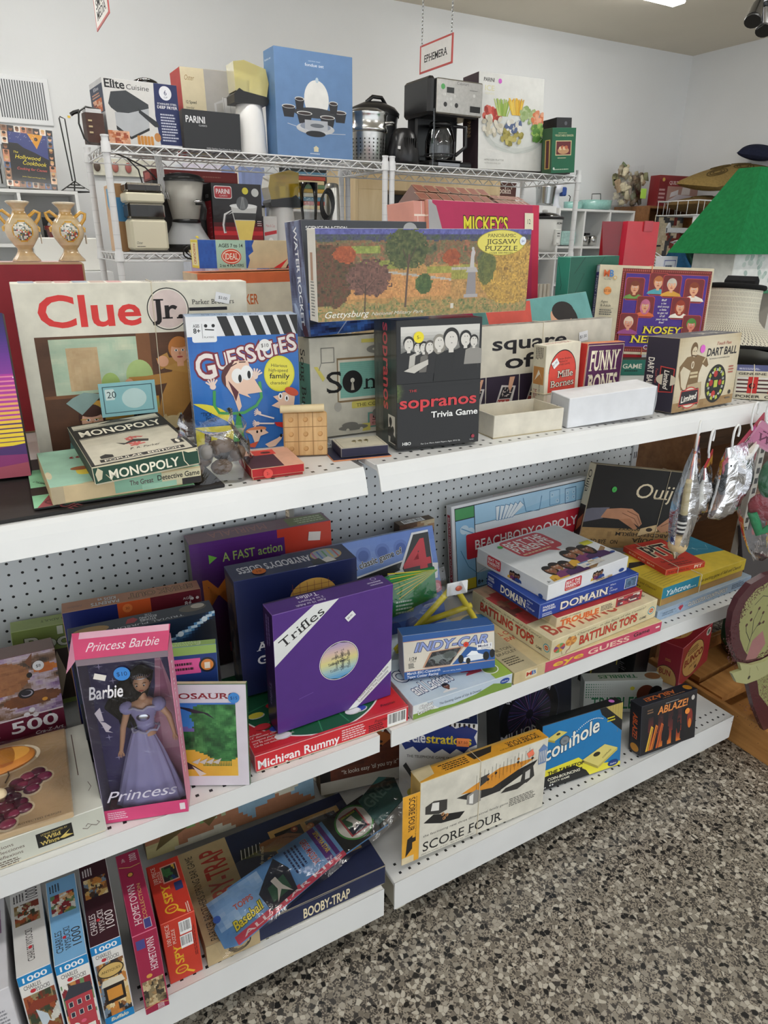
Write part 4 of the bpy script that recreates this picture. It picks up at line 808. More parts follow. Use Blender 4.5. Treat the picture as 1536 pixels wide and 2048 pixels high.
f=b.face('T'); f.pic(0,0,1,1,40,4,lambda U,V: ramp(fbm(U*6,V,8,2),'33302e','8a867e','cfc9bb'))
b.sticker('F',.8,.8,.06,'efeff0','$1.00','rect',8,w=.06); b.loop(x=.53,col='e2d9c4'); b.done()
b=Box('mille','card_game','cream card game box with a red arch, behind the white carton',{'*':'dcd5bf','F':'e0d9c4','T':'e8e2d0','L':'d9d2bb'},'oldcard',cat='card game')
f=b.face('F'); f.rect(.1,.42,.9,.6,'d84a3c'); f.ell(.5,.6,.4,.32,'2a1a18',30,a0=0,a1=180); f.ell(.5,.6,.385,.305,'d84a3c',30,a0=0,a1=180); f.rect(.1,.33,.9,.6,'d84a3c'); f.text('Parker Brothers',.38,.78,.028,w=.36,col='2a1a18',shear=.2); f.text('FRENCH',.38,.74,.026,w=.24,col='2a1a18'); f.text('CARD GAME',.38,.7,.026,w=.32,col='2a1a18'); f.text('Mille',.36,.53,.1,w=.45,col='f4ead8',serif=True,out='2a1a18',ow=.015); f.text('Bornes',.17,.4,.1,w=.68,col='f4ead8',serif=True,out='2a1a18',ow=.015); f.rect(.1,.0,.9,.31,'efe9dc'); f.poly([(.12,0),(.35,.28),(.5,.2),(.62,.3),(.86,.05),(.86,0)],'b0603c'); person(f,.3,.18,.05,'e0b090','5a3020','a83a30',body=2)
f=b.face('T').flip(); f.text('Mille Bornes',.15,.3,.4,w=.7,col='a83a34',serif=True)
f=b.face('L'); g=f.cw(); g.text('THE FRENCH CARD GAME',.5,.55,.12,w=.2,col='2a2420'); g.text('Mille Bornes',.62,.15,.28,w=.35,col='9c2f2a',serif=True); g.small(.03,.2,.22,.8,5,'4a443c'); f.rect(.1,.45,.9,.7,'c48a4c'); f.poly([(.2,.5),(.5,.66),(.8,.52),(.6,.6)],'efe6d4')
b.sticker('F',.27,.74,.05,'f0f0f0','$1.00','rect',35,w=.18); b.loop(z=.33,r=.0012,col='d9cdae'); b.done()
b=Box('funny','card_game','small purple card game box with cream lettering and red sides',{'*':'4a1a44','F':'54204e','L':'c8302c','R':'c8302c','T':'d8783c'},'oldcard',cat='card game',edge='d8a07c')
f=b.face('F'); f.frame(.02,.03,.98,.97,.0014,'e2d2b4'); f.text('FUNNY',.1,.6,.3,w=.8,col='f2e8cc',bold=.05,serif=True); f.text('BONES',.1,.27,.28,w=.8,col='f2e8cc',bold=.05,serif=True); f.text('A Game for People',.12,.15,.07,w=.7,col='2a1030',bold=.02); f.text('Who Love to Laugh!',.12,.05,.07,w=.72,col='2a1030',bold=.02)
b.loop(z=.05,r=.001,col='e2d6b8'); b.done()
# open tray and white carton
p=POSE['tray']; W,H,D=p[6:]; m=MB(); w_=.0022; C={'*':'d8d2c2'}
t=thing('open_tray','open cream cardboard tray standing empty on the top shelf front','box',(p[0]+W/2*math.cos(p[3])-D/2*math.sin(p[3])*1,p[1]+W/2*math.sin(p[3])+D/2*math.cos(p[3]),p[2]),p[3])
m=MB(); m.box((-W/2,-D/2,0),(W/2,D/2,w_),'b9ab88','oldcard'); m.build('tray_bottom',t)
m=MB()
for a,c in (((-W/2,-D/2,w_),(W/2,-D/2+w_,H)),((-W/2,D/2-w_,w_),(W/2,D/2,H)),((-W/2,-D/2+w_,w_),(-W/2+w_,D/2-w_,H)),((W/2-w_,-D/2+w_,w_),(W/2,D/2-w_,H))): m.box(a,c,'dcd6c6','oldcard')
m.build('tray_walls',t)
b=Box('whitebox','carton','plain white tuck end carton lying on the top shelf front',{'*':'e6e8ec','L':'d2d5da'},'card',cat='box',chamfer=.0012); f=b.face('L'); f.rect(.35,.3,.42,.62,'333'); f.line([(.02,.02),(.1,.95)],.001,'6a6a6a'); b.mb.grid(lambda u,v:(b.W/2+.0005+.004*math.sin(PI*v),-b.D/2+b.D*u,b.H*v),4,8,'dfe1e5','card'); b.done()
# puzzles and boxes behind
b=Box('girl','board_game','teal game box with red banner and a dark haired child, behind the wide cream box',{'*':'5f9a98','F':'6aa5a2','T':'8fb8b0'},'oldcard',edge='8fb4ae')
f=b.face('F'); f.poly([(0,.5),(.5,.72),(.5,.95),(0,.8)],'d2574a') if False else f.rect(0,.52,.36,.98,'d2574a'); f.poly([(.36,.98),(.42,.98),(.39,.75),(.42,.52),(.36,.52)],'d2574a'); f.text("AMERICA'S ALL TIME",.02,.66,.06,w=.3,col='f0dcc8'); f.text('FAVORITE GAME',.02,.56,.06,w=.24,col='f0dcc8'); f.line([(.2,.62),(.34,.66)],.006,'3a1a18'); f.ell(.72,.7,.12,.2,'25201e'); f.ell(.7,.62,.085,.16,'d8a688'); f.ell(.6,.68,.03,.14,'d8a688'); f.ell(.71,.8,.11,.12,'25201e'); f.ell(.68,.66,.014,.02,'2a1a18'); f.line([(.66,.7),(.7,.71)],.0015,'2a1a18'); f.ell(.69,.56,.03,.02,'b0503c')
b.done()
b=Box('mickey','dress_up_box','magenta dress up playset box shaped like a house with a brick roof',{'*':'c83a64','F':'b92f5c','L':'d8a08a','R':'a82a50','T':'8a4a34'},'card',cat='toy box',edge='d87a94',parts=True)
f=b.face('F'); f.poly([(0,0),(.03,0),(.03,1),(0,1)],'b9b6b4'); f.poly([(.0,1),(.06,.97),(.12,.8),(.1,.6),(.03,.55),(0,.6)],'a9a7a8'); f.rect(.93,.0,1,1,'cf2f52'); f.text("MICKEY’S",.28,.84,.085,w=.4,col='ecdf3c',bold=.08,out='2a2420',ow=.03); f.text('COSTUME CLOSET',.06,.7,.09,w=.82,col='ecdf3c',bold=.08,out='2a2420',ow=.03); f.poly([(.9,.1),(1,.14),(.97,.25),(1,.33),(.9,.36)],'efe9e4'); f.rect(.86,.0,.9,.36,'d8702c')
f=b.face('L')
for j in range(12): f.rect(0,j/12,1,j/12+.008,'efdccc'); [f.rect(((i+.5*(j%2))/1.5)%1,j/12,((i+.5*(j%2))/1.5)%1+.04,(j+1)/12,'efdccc') for i in range(2)]
W,H,D=b.W,b.H,b.D
def roofpart(x0,x1,h0,h1):
    m=MB(); V=[(x0,-D/2+.012,H-.001),(x1,-D/2+.012,H-.001),(x1-.02,D*.9,h1),(x0+.035,D*.9,h0)]; m.add(V+[(x0,D*1.3,H),(x1,D*1.3,H)],[(0,1,2,3),(3,2,5,4),(0,3,4),(1,5,2)],['6f3a2c','6f3a2c','5a3426','5a3426'],'card')
    n=np.cross(np.array(V[1])-V[0],np.array(V[3])-V[0]); n/=np.linalg.norm(n); ex=np.array((1,0,0.)); ey=np.cross(n,ex); f=Face(m,V[0],ex,ey,n,x1-x0,np.linalg.norm(np.array(V[3])-V[0])*.98)
    for j in range(2):
        for i in range(7):
            x=.03+(i+.5*j)/7.6; 
            if x<.9: f.rect(x,.06+.48*j,x+.115,.46+.48*j,'8a4a34'); f.frame(x,.06+.48*j,x+.115,.46+.48*j,.001,'d8c0a0')
    return m
b.extra.append(('brick_roof',roofpart(-W/2-.02,W*.13,H+.045,H+.03))); b.extra.append(('brick_roof',roofpart(W*.14,W/2-.01,H+.03,H+.015)))
m=MB(); m.box((-W/2-.045,-D/2+.012,0),(-W/2-.001,D/2+.06,H-.003),'d8988a','card'); f=Face(m,(-W/2-.045,-D/2+.012,0),(1,0,0),(0,0,1),(0,-1,0),.044,H-.003)
for j in range(13):
    f.rect(0,j/13,1,j/13+.01,'f0dfd2')
    x=.3 if j%2 else .65; f.rect(x,j/13,x+.05,(j+1)/13,'f0dfd2')
b.extra.append(('brick_side',m))
b.sticker('F',.89,.9,.05,'efe6cc','12','rect',0,w=.09); b.done()
b=Box('tree','ornament_set','teal and dark green box with a tree outline, left of the red gift bag',{'*':'1f5a4c','F':'23614f','L':'2a9a84','T':'3a9a88'},'card',cat='gift box',edge='7ab8a8')
f=b.face('F'); f.line([(.3,1),(.1,.86),(.3,.86),(.15,.7),(.35,.7),(.15,.5),(.42,.5)],.0016,'12352c'); f.line([(.7,1),(.5,.86),(.75,.85),(.55,.7),(.82,.7),(.6,.52),(.9,.48)],.0016,'12352c'); f.rect(.55,.0,1,.72,'c83040'); f.text('GIFT SET',.6,.5,.04,col='f0d8d8'); f.text('THE',.66,.4,.03,col='f0d8d8'); f.frame(.0,.0,1,1,.001,'16453a')
f=b.face('L'); f.line([(.1,.95),(.3,.85),(.45,.76),(.4,.72)],.0014,'12352c'); f.rect(.18,.38,.85,.66,'16233c'); f.ell(.5,.52,.2,.1,'eef0f2'); f.ell(.5,.5,.1,.06,'16233c'); f.rect(.4,.6,.7,.68,'d84a5c'); f.cw().text('snowpals',.36,.08,.12,col='e9f4f0'); f.text('SET',.3,.06,.06,col='e9f4f0',bold=.03)
b.done()
# gift bag: side gussets folded in
p=POSE['redbag']; W,H,D=p[6:]
t=thing('gift_bag','tall glossy red gift bag standing behind the purple portrait game box','gift bag',(p[0]+W/2,p[1]+D/2,p[2]),p[3])
m=MB(); q=.022
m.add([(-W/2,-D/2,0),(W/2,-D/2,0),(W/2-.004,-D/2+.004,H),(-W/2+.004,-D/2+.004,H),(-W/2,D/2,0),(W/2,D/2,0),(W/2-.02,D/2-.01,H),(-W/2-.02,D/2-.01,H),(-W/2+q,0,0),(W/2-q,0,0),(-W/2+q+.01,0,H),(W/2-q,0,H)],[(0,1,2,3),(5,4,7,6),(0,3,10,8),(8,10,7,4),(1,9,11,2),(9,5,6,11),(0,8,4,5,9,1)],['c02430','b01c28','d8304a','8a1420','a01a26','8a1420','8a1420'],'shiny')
m.build('bag_body',t); m=MB(); m.box((.0,-D/2-.0005,H-.03),(.04,-D/2+.004,H+.002),'b84a54','paper',.0003); m.build('paper_tag',t)
b=Box('chinese','board_game','cream and orange game box behind the large cream red titled box',{'*':'cfc8b4','F':'d4cdba','T':'d8743c','L':'cdb79a'},'oldcard',edge='c89a70')
f=b.face('F'); f.rect(0,.93,1,1,'d2683c'); f.text('PARKER',.24,.79,.07,w=.2,col='c0612c',bold=.04); f.text('CHINESE',.19,.6,.07,w=.26,col='c0612c',bold=.04); f.rect(0,.36,1,.46,'1d1b1a'); f.text('CHECKERS',.2,.48,.06,w=.3,col='c0612c',bold=.04); b.done()
b=Box('ideal','board_game','blue and tan torn game box lying on the cream and orange box',{'*':'2f4f9a','F':'2a4fa0','L':'e2d04a','T':'c9b48c'},'oldcard',edge='c9b48c')
f=b.face('F'); f.pic(0,0,.5,1,30,8,lambda U,V: ramp(fbm(U*4,V,7,3),'1f3f8a','2f5cb0','274a98')); f.rect(.13,0,.35,1,'a9c4b0'); f.text('AGES 7 to 14',.15,.74,.13,w=.18,col='1d2420',bold=.03); f.ell(.24,.42,.075,.27,'d2472f'); f.ell(.24,.42,.068,.23,'e9e0cc'); f.ell(.24,.42,.062,.2,'d2472f'); f.text('IDEAL',.24,.32,.22,w=.1,col='f0e8d8',align='c',serif=True,bold=.02); f.text('2 to 4 PLAYERS',.15,.06,.1,w=.18,col='1d2420',bold=.03); f.poly([(.42,1),(.4,.8),(.41,.6),(.37,.45),(.38,.3),(.36,.0),(1,0),(1,1)],'cdb894'); f.ell(.86,-.1,.2,.6,'1d1b1a',30,a0=0,a1=180); f.ell(.86,-.1,.19,.55,'cf2c2e',30,a0=0,a1=180); f.poly([(.56,0),(.68,.35),(.62,.0)],'cf2c2e')
f=b.face('L'); f.rect(.1,.1,.9,.9,'efe6b0'); f.cw().text('REBOUND',.15,.35,.3,w=.7,col='c0502c',bold=.03); b.done()
b=Box('asgame','board_game','flat dark teal game box lying under the purple portrait game box',{'*':'1f5f54','F':'1f6a5c','T':'4a4a44'},'oldcard'); f=b.face('F'); f.text('CHRISTMAS GAME',.2,.45,.3,w=.42,col='d8d8c8',bold=.04); f.small(.5,.2,.62,.38,1,'12302a'); b.done()
b=Box('nosey','card_game','purple card game box with framed cartoon portraits and an orange rubber band',{'*':'cfc4a4','F':'d2c8ac','L':'4a3a80','T':'dcd4bc'},'oldcard',cat='card game',edge='d8cfb4')
f=b.face('F'); f.rect(.2,.03,.985,.97,'7a2f2e'); rnd=random.Random(1)
for i in range(44):
    for yy in (.95,.05): x=.205+i*.0176; f.ell(x,yy,.006,.012,'b0564a',8)
for i in range(36):
    for xx in (.21,.975): f.ell(xx,.06+i*.0245,.006,.01,'b0564a',8)
f.rect(.228,.085,.957,.92,'c05a50'); f.rect(.232,.09,.953,.914,'4a2f8a')
def frame_face(x,y,s,hair,skin,top,lg=False):
    k=f.sy/f.sx; f.rrect(x-1.5*s*k,y-1.9*s,x+1.5*s*k,y+1.5*s,.008,'c04a48'); f.rrect(x-1.42*s*k,y-1.83*s,x+1.42*s*k,y+1.43*s,.008,'7a2c2c'); person(f,x,y,s*.85,skin,hair,top,long=lg,body=1.5)
for a in ((.32,.76,.075,'7a3a20','dba07c','6f9a4a',True),(.52,.82,.075,'b9703c','e0a884','4fa0ac',False),(.64,.8,.075,'c9c2b4','e0a884','d8a03c',False),(.84,.76,.08,'8a3f24','e2a680','efe6d8',False),(.43,.56,.072,'c06a8a','dba07c','d86a3c',True),(.74,.56,.075,'9c3a24','e0a684','f0e8da',True),(.3,.36,.075,'e0c8b0','d8967c','9a4a8a',False),(.86,.36,.075,'4f8a3c','d8846c','7a3a2c',False)): frame_face(*a)
f.lines(['Bluff','a lot','and snoop','a little','to get rid','of all','your cards','first!'],.59,.62,.024,.036,align='c',col='f0ece4',bold=.02,shear=.15)
f.text('NOSEY',.43,.25,.085,w=.36,col='ecd83a',bold=.04,serif=True,shear=.1,out='1d1030',ow=.03); f.text('NEIGHBOR',.33,.14,.085,w=.58,col='ecd83a',bold=.04,serif=True,shear=.1,out='1d1030',ow=.03); f.text('CARD GAME',.46,.065,.05,w=.3,col='f2eee6',serif=True)
f.text('M',.035,.87,.075,w=.05,col='d2632c',bold=.05); f.text('B',.085,.87,.075,w=.035,col='3f7fc0',bold=.05); f.disc(.135,.86,.02,'d8a03c'); f.disc(.135,.86,.014,'d2c8ac'); f.text('Fun in Play',.04,.835,.014,col='333'); f.text('Ages',.035,.58,.03,w=.06,col='222'); f.text('8-Adult',.035,.535,.03,w=.09,col='222'); f.rect(.03,.515,.15,.518,'333'); f.small(.03,.44,.16,.51,3,'444')
f=b.face('L').cw(); f.text('NOSEY NEIGHBOR',.12,.3,.45,w=.5,col='e9e4ee',bold=.03); f.rect(.01,.1,.08,.9,'cfd2e0')
b.sticker('F',.088,.715,.045,'eb9a52','$7.50',tc='5a2a18'); b.loop(x=.455,r=.0014,col='e08a60'); b.done()
b=Box('darkball','game_set','beige dart game box with a sepia footballer and a round target, dark navy side',{'*':'2a2636','F':'cfc3a8','L':'2b2738','T':'3a3644'},'card',cat='dart game',edge='a89a80')
f=b.face('F'); f.pic(0,0,1,1,24,18,lambda U,V: ramp(1-((U-.5)**2+(V-.55)**2)*1.6,'a58a62','cdbf9f','dcd2ba')); f.pic(0,.0,1,.13,16,3,lambda U,V: ramp(fbm(U*3,V,5,2),'8a6a40','b0946a'))
f.poly([(.16,.02),(.18,.36),(.22,.55),(.1,.62),(.06,.55),(.1,.35),(.14,.3),(.1,.3),(.04,.5),(.04,.62),(.14,.74),(.3,.76),(.46,.7),(.5,.6),(.47,.57),(.4,.62),(.36,.5),(.36,.38),(.42,.36),(.4,.02)],'7d6340'); f.poly([(.2,.02),(.2,.36),(.42,.38),(.44,.2),(.4,.02)],'b8a684'); f.ell(.24,.83,.055,.1,'6f5636'); f.ell(.25,.8,.04,.07,'d8c8a8'); f.line([(.2,.76),(.29,.74)],.003,'5a4428'); f.text('0',.22,.58,.1,col='d8cbb0',bold=.04); f.rect(.22,.5,.34,.53,'cdbd98'); f.rect(.22,.45,.34,.48,'cdbd98'); f.line([(.4,.64),(.46,.74)],.004,'cdbd98'); f.ell(.235,.81,.006,.01,'3a2a18'); f.ell(.27,.81,.006,.01,'3a2a18')
f.poly([(.1,.06),(.12,.3),(.38,.3),(.4,.06),(.25,.1)],'1f1c22'); f.ell(.25,.18,.14,.15,'c43f3a'); f.ell(.25,.18,.125,.135,'e0d6c0'); f.poly([(.09,.08),(.11,.29),(.39,.29),(.41,.08)],'c43f3a'); f.poly([(.1,.095),(.12,.275),(.38,.275),(.4,.095)],'211d24'); f.text('Limited',.25,.14,.09,w=.25,col='f2ede0',align='c',shear=.2,bold=.04,rot=6)
f.text('Touch Pass',.6,.86,.045,w=.24,col='a83a34',shear=.35); f.text('DART BALL',.45,.72,.11,w=.5,col='1d1b22',bold=.05,shear=.12,rot=0); f.text('THE AMAZING AT-HOME PASSING GAME',.5,.67,.018,w=.34,col='2a2830',shear=.1)
f.ell(.66,.32,.17,.27,'1d1f1d',40,rot=0)
for r,c in ((.235,'b8c450'),(.15,'1d1f1d')):
    for i in range(20):
        a0,a1=18*i-7.5,18*i+7.5
        if i%2==0: f.poly([(.66+.17/.27*r*math.cos(math.radians(a0)),.32+r*math.sin(math.radians(a0))),(.66+.17/.27*r*math.cos(math.radians(a1)),.32+r*math.sin(math.radians(a1))),(.66+.17/.27*(r-.055)*math.cos(math.radians(a1)),.32+(r-.055)*math.sin(math.radians(a1))),(.66+.17/.27*(r-.055)*math.cos(math.radians(a0)),.32+(r-.055)*math.sin(math.radians(a0)))],c)
f.rect(.63,.27,.69,.37,'b8c450'); f.disc(.58,.34,.045,'b02c2c'); f.disc(.64,.46,.045,'b83030'); f.disc(.73,.33,.04,'b02c2c'); f.disc(.64,.18,.045,'c43a34')
for i in range(10): a=2*PI*i/10+.3; f.text(str(10*(i%5+1)),.66+.12*math.cos(a),.31+.19*math.sin(a),.035,col='f0f0ea',align='c',bold=.03)
f.small(.85,.44,.95,.56,3,'b0564a'); f.disc(.92,.17,.03,'3a3630'); f.small(.86,.07,.97,.11,1,'6a6458')
f=b.face('L'); g=f.cw(); g.text('DART BALL',.28,.1,.2,w=.42,col='f0ece0',bold=.05); g.text('Touch Pass',.42,.36,.07,w=.2,col='c45a54',shear=.3); g.poly([(.38,.5),(.4,.95),(.72,.95),(.74,.5)],'c43f3a'); g.poly([(.395,.53),(.41,.92),(.71,.92),(.725,.53)],'211d24'); g.ell(.56,.72,.08,.32,'d8cfb8'); g.rect(.41,.6,.71,.85,'211d24'); g.text('Limited',.56,.64,.16,w=.26,col='f2ede0',align='c',shear=.2,bold=.04)
f=b.face('T'); f.text('DART BALL',.5,.3,.4,w=.4,col='b9b4a8',bold=.04); b.sticker('F',.365,.83,.055,'e26ad0',''); b.done()
b=Box('poker','poker_chip_set','cream chip box with red panels at the right end of the top shelf',{'*':'d8cfb4','F':'dcd4bc','T':'2a3476'},'oldcard',cat='poker chip set')
f=b.face('F'); 
for x in (.04,.42,.8):
    for i in range(8): f.rect(x,.24+.07*i,x+.2,.27+.07*i+.02,['3a2026','e6e2da','5a2230','e6e2da'][i%4])
    f.rect(x+.2,.22,x+.38,.8,'cf2c28'); f.disc(x+.28,.48,.1,'1d1414'); f.disc(x+.29,.49,.06,'cf2c28')
f.text('POKER  CHIPS',.05,.06,.1,w=.9,col='3a342a',bold=.03); f.text('GENUINE  UNITS',.05,.87,.08,w=.9,col='3a342a',bold=.02); f=b.face('T'); f.ell(.7,.4,.12,.2,'e4e4ec'); f.ell(.7,.4,.08,.12,'2a3476'); f.small(.05,.2,.5,.5,2,'cfd2e8'); b.loop(x=.33,r=.0012,col='e8dcc0'); b.done()
# ------------------------------------------------------------ MIDDLE SHELF
b=Box('michigan','board_game','flat red game box with white lettering lying under the purple square box',{'*':'cf2b35','T':'cf2b35','F':'d02c36'},'gloss',edge='e0a0a0',split=('H',.9))
f=b.face('T'); f.ell(.5,.62,.5,.62,'f2e6e4',60,a0=180,a1=360); f.ell(.5,.62,.49,.607,'1f5a3c',60,a0=180,a1=360); f.rect(.01,.6,.99,1,'1f5a3c')
for a in range(195,350,22): f.line([(.5+.12*math.cos(math.radians(a)),.62+.15*math.sin(math.radians(a))),(.5+.47*math.cos(math.radians(a)),.62+.59*math.sin(math.radians(a)))],.0025,'3a8a60')
rnd=random.Random(5)
for i in range(26): x,y=.5+rnd.uniform(-.4,.4),rnd.uniform(.12,.5); c=rnd.choice(('e8e8ee','d0303a','e6d84a','3a4ab0')); f.ell(x+.004,y-.01,.05,.033,'c9c9cc' if c!='d0303a' else '8a1a22',14); f.ell(x,y,.05,.033,c,14)
f.rect(0,.0,1,.02,'d8404a'); f.lines(['Includes:','14" diameter sturdy plastic','octagonal playing board','and 96 colorful plastic chips.','Cards not included.'],.02,.2,.02,.03,col='f0dcdc'); f.text('Pressman',.84,.08,.03,w=.1,col='2a1a1c',shear=.3)
f=b.face('F'); f.text('Michigan Rummy',.015,.22,.5,w=.51,col='f6f0f0',bold=.06); f.small(.54,.2,.72,.88,5,'f0d0d0'); f.small(.72,.15,.84,.6,4,'2a1a1c'); f.text('Pressman',.76,.62,.22,w=.09,col='2a1a1c',shear=.3); f.bars(.85,.12,.985,.92,3); b.done()
b=Box('trifles','board_game','shrink wrapped purple square game box with white diagonal bands and a round emblem',{'*':'4d2c78','F':'522f80','T':'4a2c74','L':'2b1a44'},'gloss',edge='6a4a94',split=('D',.85),traycol='2a1c40')
f=b.face('F'); f.poly([(0,.58),(0,.79),(.33,1),(.53,1)],'e2e4e2'); f.text('Trifles',.07,.715,.075,w=.4,col='2a2a2c',serif=True,rot=31); f.poly([(.55,.0),(.75,0),(1,.19),(1,.38)][::1] if False else [(.6,0),(.72,0),(1,.2),(1,.38)],'e2e4e2') if False else f.poly([(.6,.0),(.68,.0),(1,.235),(1,.345)],'e2e4e2'); f.text('A Unique Educational Trivia Game',.68,.055,.024,w=.37,col='2a2a2c',serif=True,rot=38); f.text('Customized for Your Community',.705,.035,.024,w=.34,col='2a2a2c',serif=True,rot=38)
f.disc(.525,.475,.163,'e8e6e0',44); f.disc(.525,.475,.158,'232036',44); g=f.sub(.525-.155*f.sy/f.sx,.32,.525+.155*f.sy/f.sx,.63)
V=[];F=[];C=[]
for j in range(16):
    y0,y1=-1+j/8,-1+(j+1)/8; a=math.sqrt(max(0,1-y0*y0)); c=math.sqrt(max(0,1-y1*y1)); k=len(V); V+=[((.5-.5*a)*g.sx,(.5+.5*y0)*g.sy),((.5+.5*a)*g.sx,(.5+.5*y0)*g.sy),((.5+.5*c)*g.sx,(.5+.5*y1)*g.sy),((.5-.5*c)*g.sx,(.5+.5*y1)*g.sy)]; F.append((k,k+1,k+2,k+3)); C.append(tuple(lin(ramp(np.array([j/15.]),'5a9ccc','a9c4c4','dcd48c','d9bcae','b09cc0')[0])))
g.raw(V,F,C); 
for i,(t,x,y,r) in enumerate((('Trifles Master',.25,.22,0),('Trifles Master',.2,.42,0),('Trifles Master',.38,.78,-90),('Trifles Master',.55,.8,-90),('Trifles Master',.8,.66,180),('Trifles Master',.75,.5,180),('Trifles Master',.62,.2,90),('Trifles Master',.8,.22,90))): g.text(t,x,y,.075,w=.52,col='2c3040',serif=True,rot=r+4)
f.line([(.18,.25),(.3,.27)],.002,'6a4c98'); f=b.face('T').flip(); f.text('Trifles',.58,.2,.26,w=.17,col='e2e0ea',serif=True); f.text('2 to 6 Players',.56,.55,.14,w=.2,col='d8d4e4'); f.text('Ages 10 to Adult',.56,.76,.14,w=.24,col='d8d4e4'); f.small(.06,.45,.2,.8,2,'b0a8c8'); f.disc(.1,.3,.12,'b0a8c8'); f.disc(.1,.3,.09,'4a2c74')
f=b.face('L').cw(); f.text('Trifles',.6,.4,.2,w=.2,col='8a7aa8',serif=True); f.small(.05,.3,.35,.7,2,'6a5a88'); b.sticker('F',.62,.83,.025,'e6e6e8','$8.00','rect',35,w=.08); b.done()
b=Box('anybody','board_game','large navy game box behind the purple square box, shrink wrapped with white lettering on top',{'*':'1a2148','F':'1c2552','T':'2a3054','L':'3a3a48'},'gloss',edge='3a4270')
f=b.face('F'); f.text("ANYBODY'S",.13,.38,.075,w=.6,col='e9e9ee',bold=.03,serif=True); f.text('GUESS',.13,.26,.075,w=.35,col='e9e9ee',bold=.03,serif=True); f.rect(.2,.3,.32,.33,'b86a9a'); f.ell(.62,.74,.2,.16,'e0b05a',40)
for i in range(6): f.rect(.45+i*.06,.6,.453+i*.06,.88,'8a4a4a'); f.rect(.44,.64+i*.04,.8,.643+i*.04,'8a4a4a')
f=b.face('T').flip(); f.text("ANYBODY'S GUESS",.33,.3,.36,w=.6,col='eceaf0',bold=.03,serif=True); f.ell(.2,.45,.13,.36,'d8b060')
f.ell(.2,.45,.12,.33,'a9b8c0')
for i in range(5): f.rect(.11+i*.045,.2,.125+i*.045,.7,('d0605a','e0c05a','6aa06a','5a7ac0','c06aa0')[i])
f.poly([(.16,.9),(.2,.6),(.28,.75),(.3,.95)],'e9e4dc'); f.poly([(.25,.95),(.28,.6),(.36,.7),(.36,.95)],'2a2a2c'); f=b.face('L'); f.pic(.1,.1,.9,.95,8,24,mosaic(['2a2a34','4a4a50','6a5a4a','8a8a88'],20,2)); b.sticker('T',.22,.28,.17,'e07a34','10',tc='5a2410'); b.done()
b=Box('strategy','board_game','large purple and red action game box with green lettering standing against the pegboard',{'*':'3a1a4c','F':'54246e','T':'8a6a74','L':'5a5a44'},'gloss',edge='6a4a7a')
f=b.face('F'); f.pic(0,0,1,1,20,30,lambda U,V: mix(ramp(V,'2a0f20','3f1538','4a1f5c','5f2a80'),ramp(V,'3a1018','8a2420','c8402c','c8402c'),((U-.55)+.12*np.sin(V*6)>0).astype(float))); f.poly([(.12,.83),(.12,.9),(.175,.87)],'7ac04a'); f.text('A FAST action',.21,.83,.07,w=.42,col='a9c46a',bold=.02); f.text('STRATEGY game',.37,.73,.065,w=.5,col='8aa04a',bold=.02); f.text('M',.06,.5,.22,w=.2,col='d87a2c',bold=.05); f.text('ANKALA',.28,.5,.22,w=.7,col='d87a2c',bold=.05); f.poly([(.94,.74),(.94,.8),(.89,.77)],'7ac04a'); f.text('MANKALA',.2,.1,.08,w=.5,col='7a3040',bold=.03)
f=b.face('T').flip(); f.text('MAIRI-ALA',.45,.2,.55,w=.4,col='b07a74'); f.rect(.02,.1,.3,.9,'7d8a5c'); f.small(.04,.2,.28,.8,3,'c9d0a8'); b.sticker('F',.87,.9,.035,'e0d8d0','','rect',-8,w=.09); b.done()
b=Box('connect4','board_game','blue checker drop game box with a large red number 4 leaning against the pegboard',{'*':'3a5aa8','F':'3a62b8','T':'8fa4cc','L':'3a3f50','R':'2a4a94'},'gloss',edge='7d94c8')
f=b.face('F'); f.pic(0,0,1,1,24,16,lambda U,V: ramp(fbm(U,V,3,2)*.5+V*.5,'27489a','3f66ba','6a8ad0','9ab0dc'))
for i in range(7): f.ell(.1+i*.13,.86,.05,.07,'5a78c0'); f.ell(.1+i*.13,.85,.035,.05,'3a5aa6')
for i in range(7):
    for j in range(2): f.ell(.1+i*.13,.32-.2*j,.05,.075,'2a4690')
f.poly([(.0,.38),(.77,.55),(.77,.74),(.0,.6)],'e8e8ea'); f.poly([(.0,.4),(.76,.565),(.76,.725),(.0,.58)],'17171a'); f.text('CONNECT',.17,.45,.1,w=.6,col='f0f0f2',bold=.07,rot=7); f.poly([(.76,.5),(.98,.5),(1.0,.64),(.96,.65),(.96,.97),(.84,.97),(.72,.66)],'e8e8ea'); f.poly([(.775,.52),(.955,.52),(.96,.95),(.85,.95),(.74,.66)],'1a1a1c'); f.text('4',.75,.55,.36,w=.2,col='d02c3a',bold=.08); f.text('The classic game of',.36,.72,.06,w=.4,col='1a1a1c',bold=.03,rot=8,out='f0f0f2',ow=.05)
f.ell(.62,.32,.045,.085,'b02a38'); f.ell(.75,.34,.045,.085,'d8d03c'); f.ell(.88,.42,.05,.06,'d8d860'); f.ell(.96,.42,.05,.06,'c04a5c'); f.ell(.96,.42,.03,.035,'d8848c'); b.done()
t=MB(); t.box((0,0,0),(.11,.03,.25),{'*':'4a3a2c','T':'5a4a38','F':'5a4232'},'card'); f=Face(t,(0,0,.25),(1,0,0),(0,1,0),(0,0,1),.11,.03); f.bars(.15,.1,.75,.85,5); f=Face(t,(0,0,0),(1,0,0),(0,0,1),(0,-1,0),.11,.25); f.pic(.0,.5,1,1,10,20,mosaic(['6a5040','3a2a22','a08060','c0b090'],24,3))
tag(t.build('puzzle_box',M=at((.905,-.06,.565))),'narrow brown box with a barcode on top between the blue and the white game boxes','jigsaw puzzle')
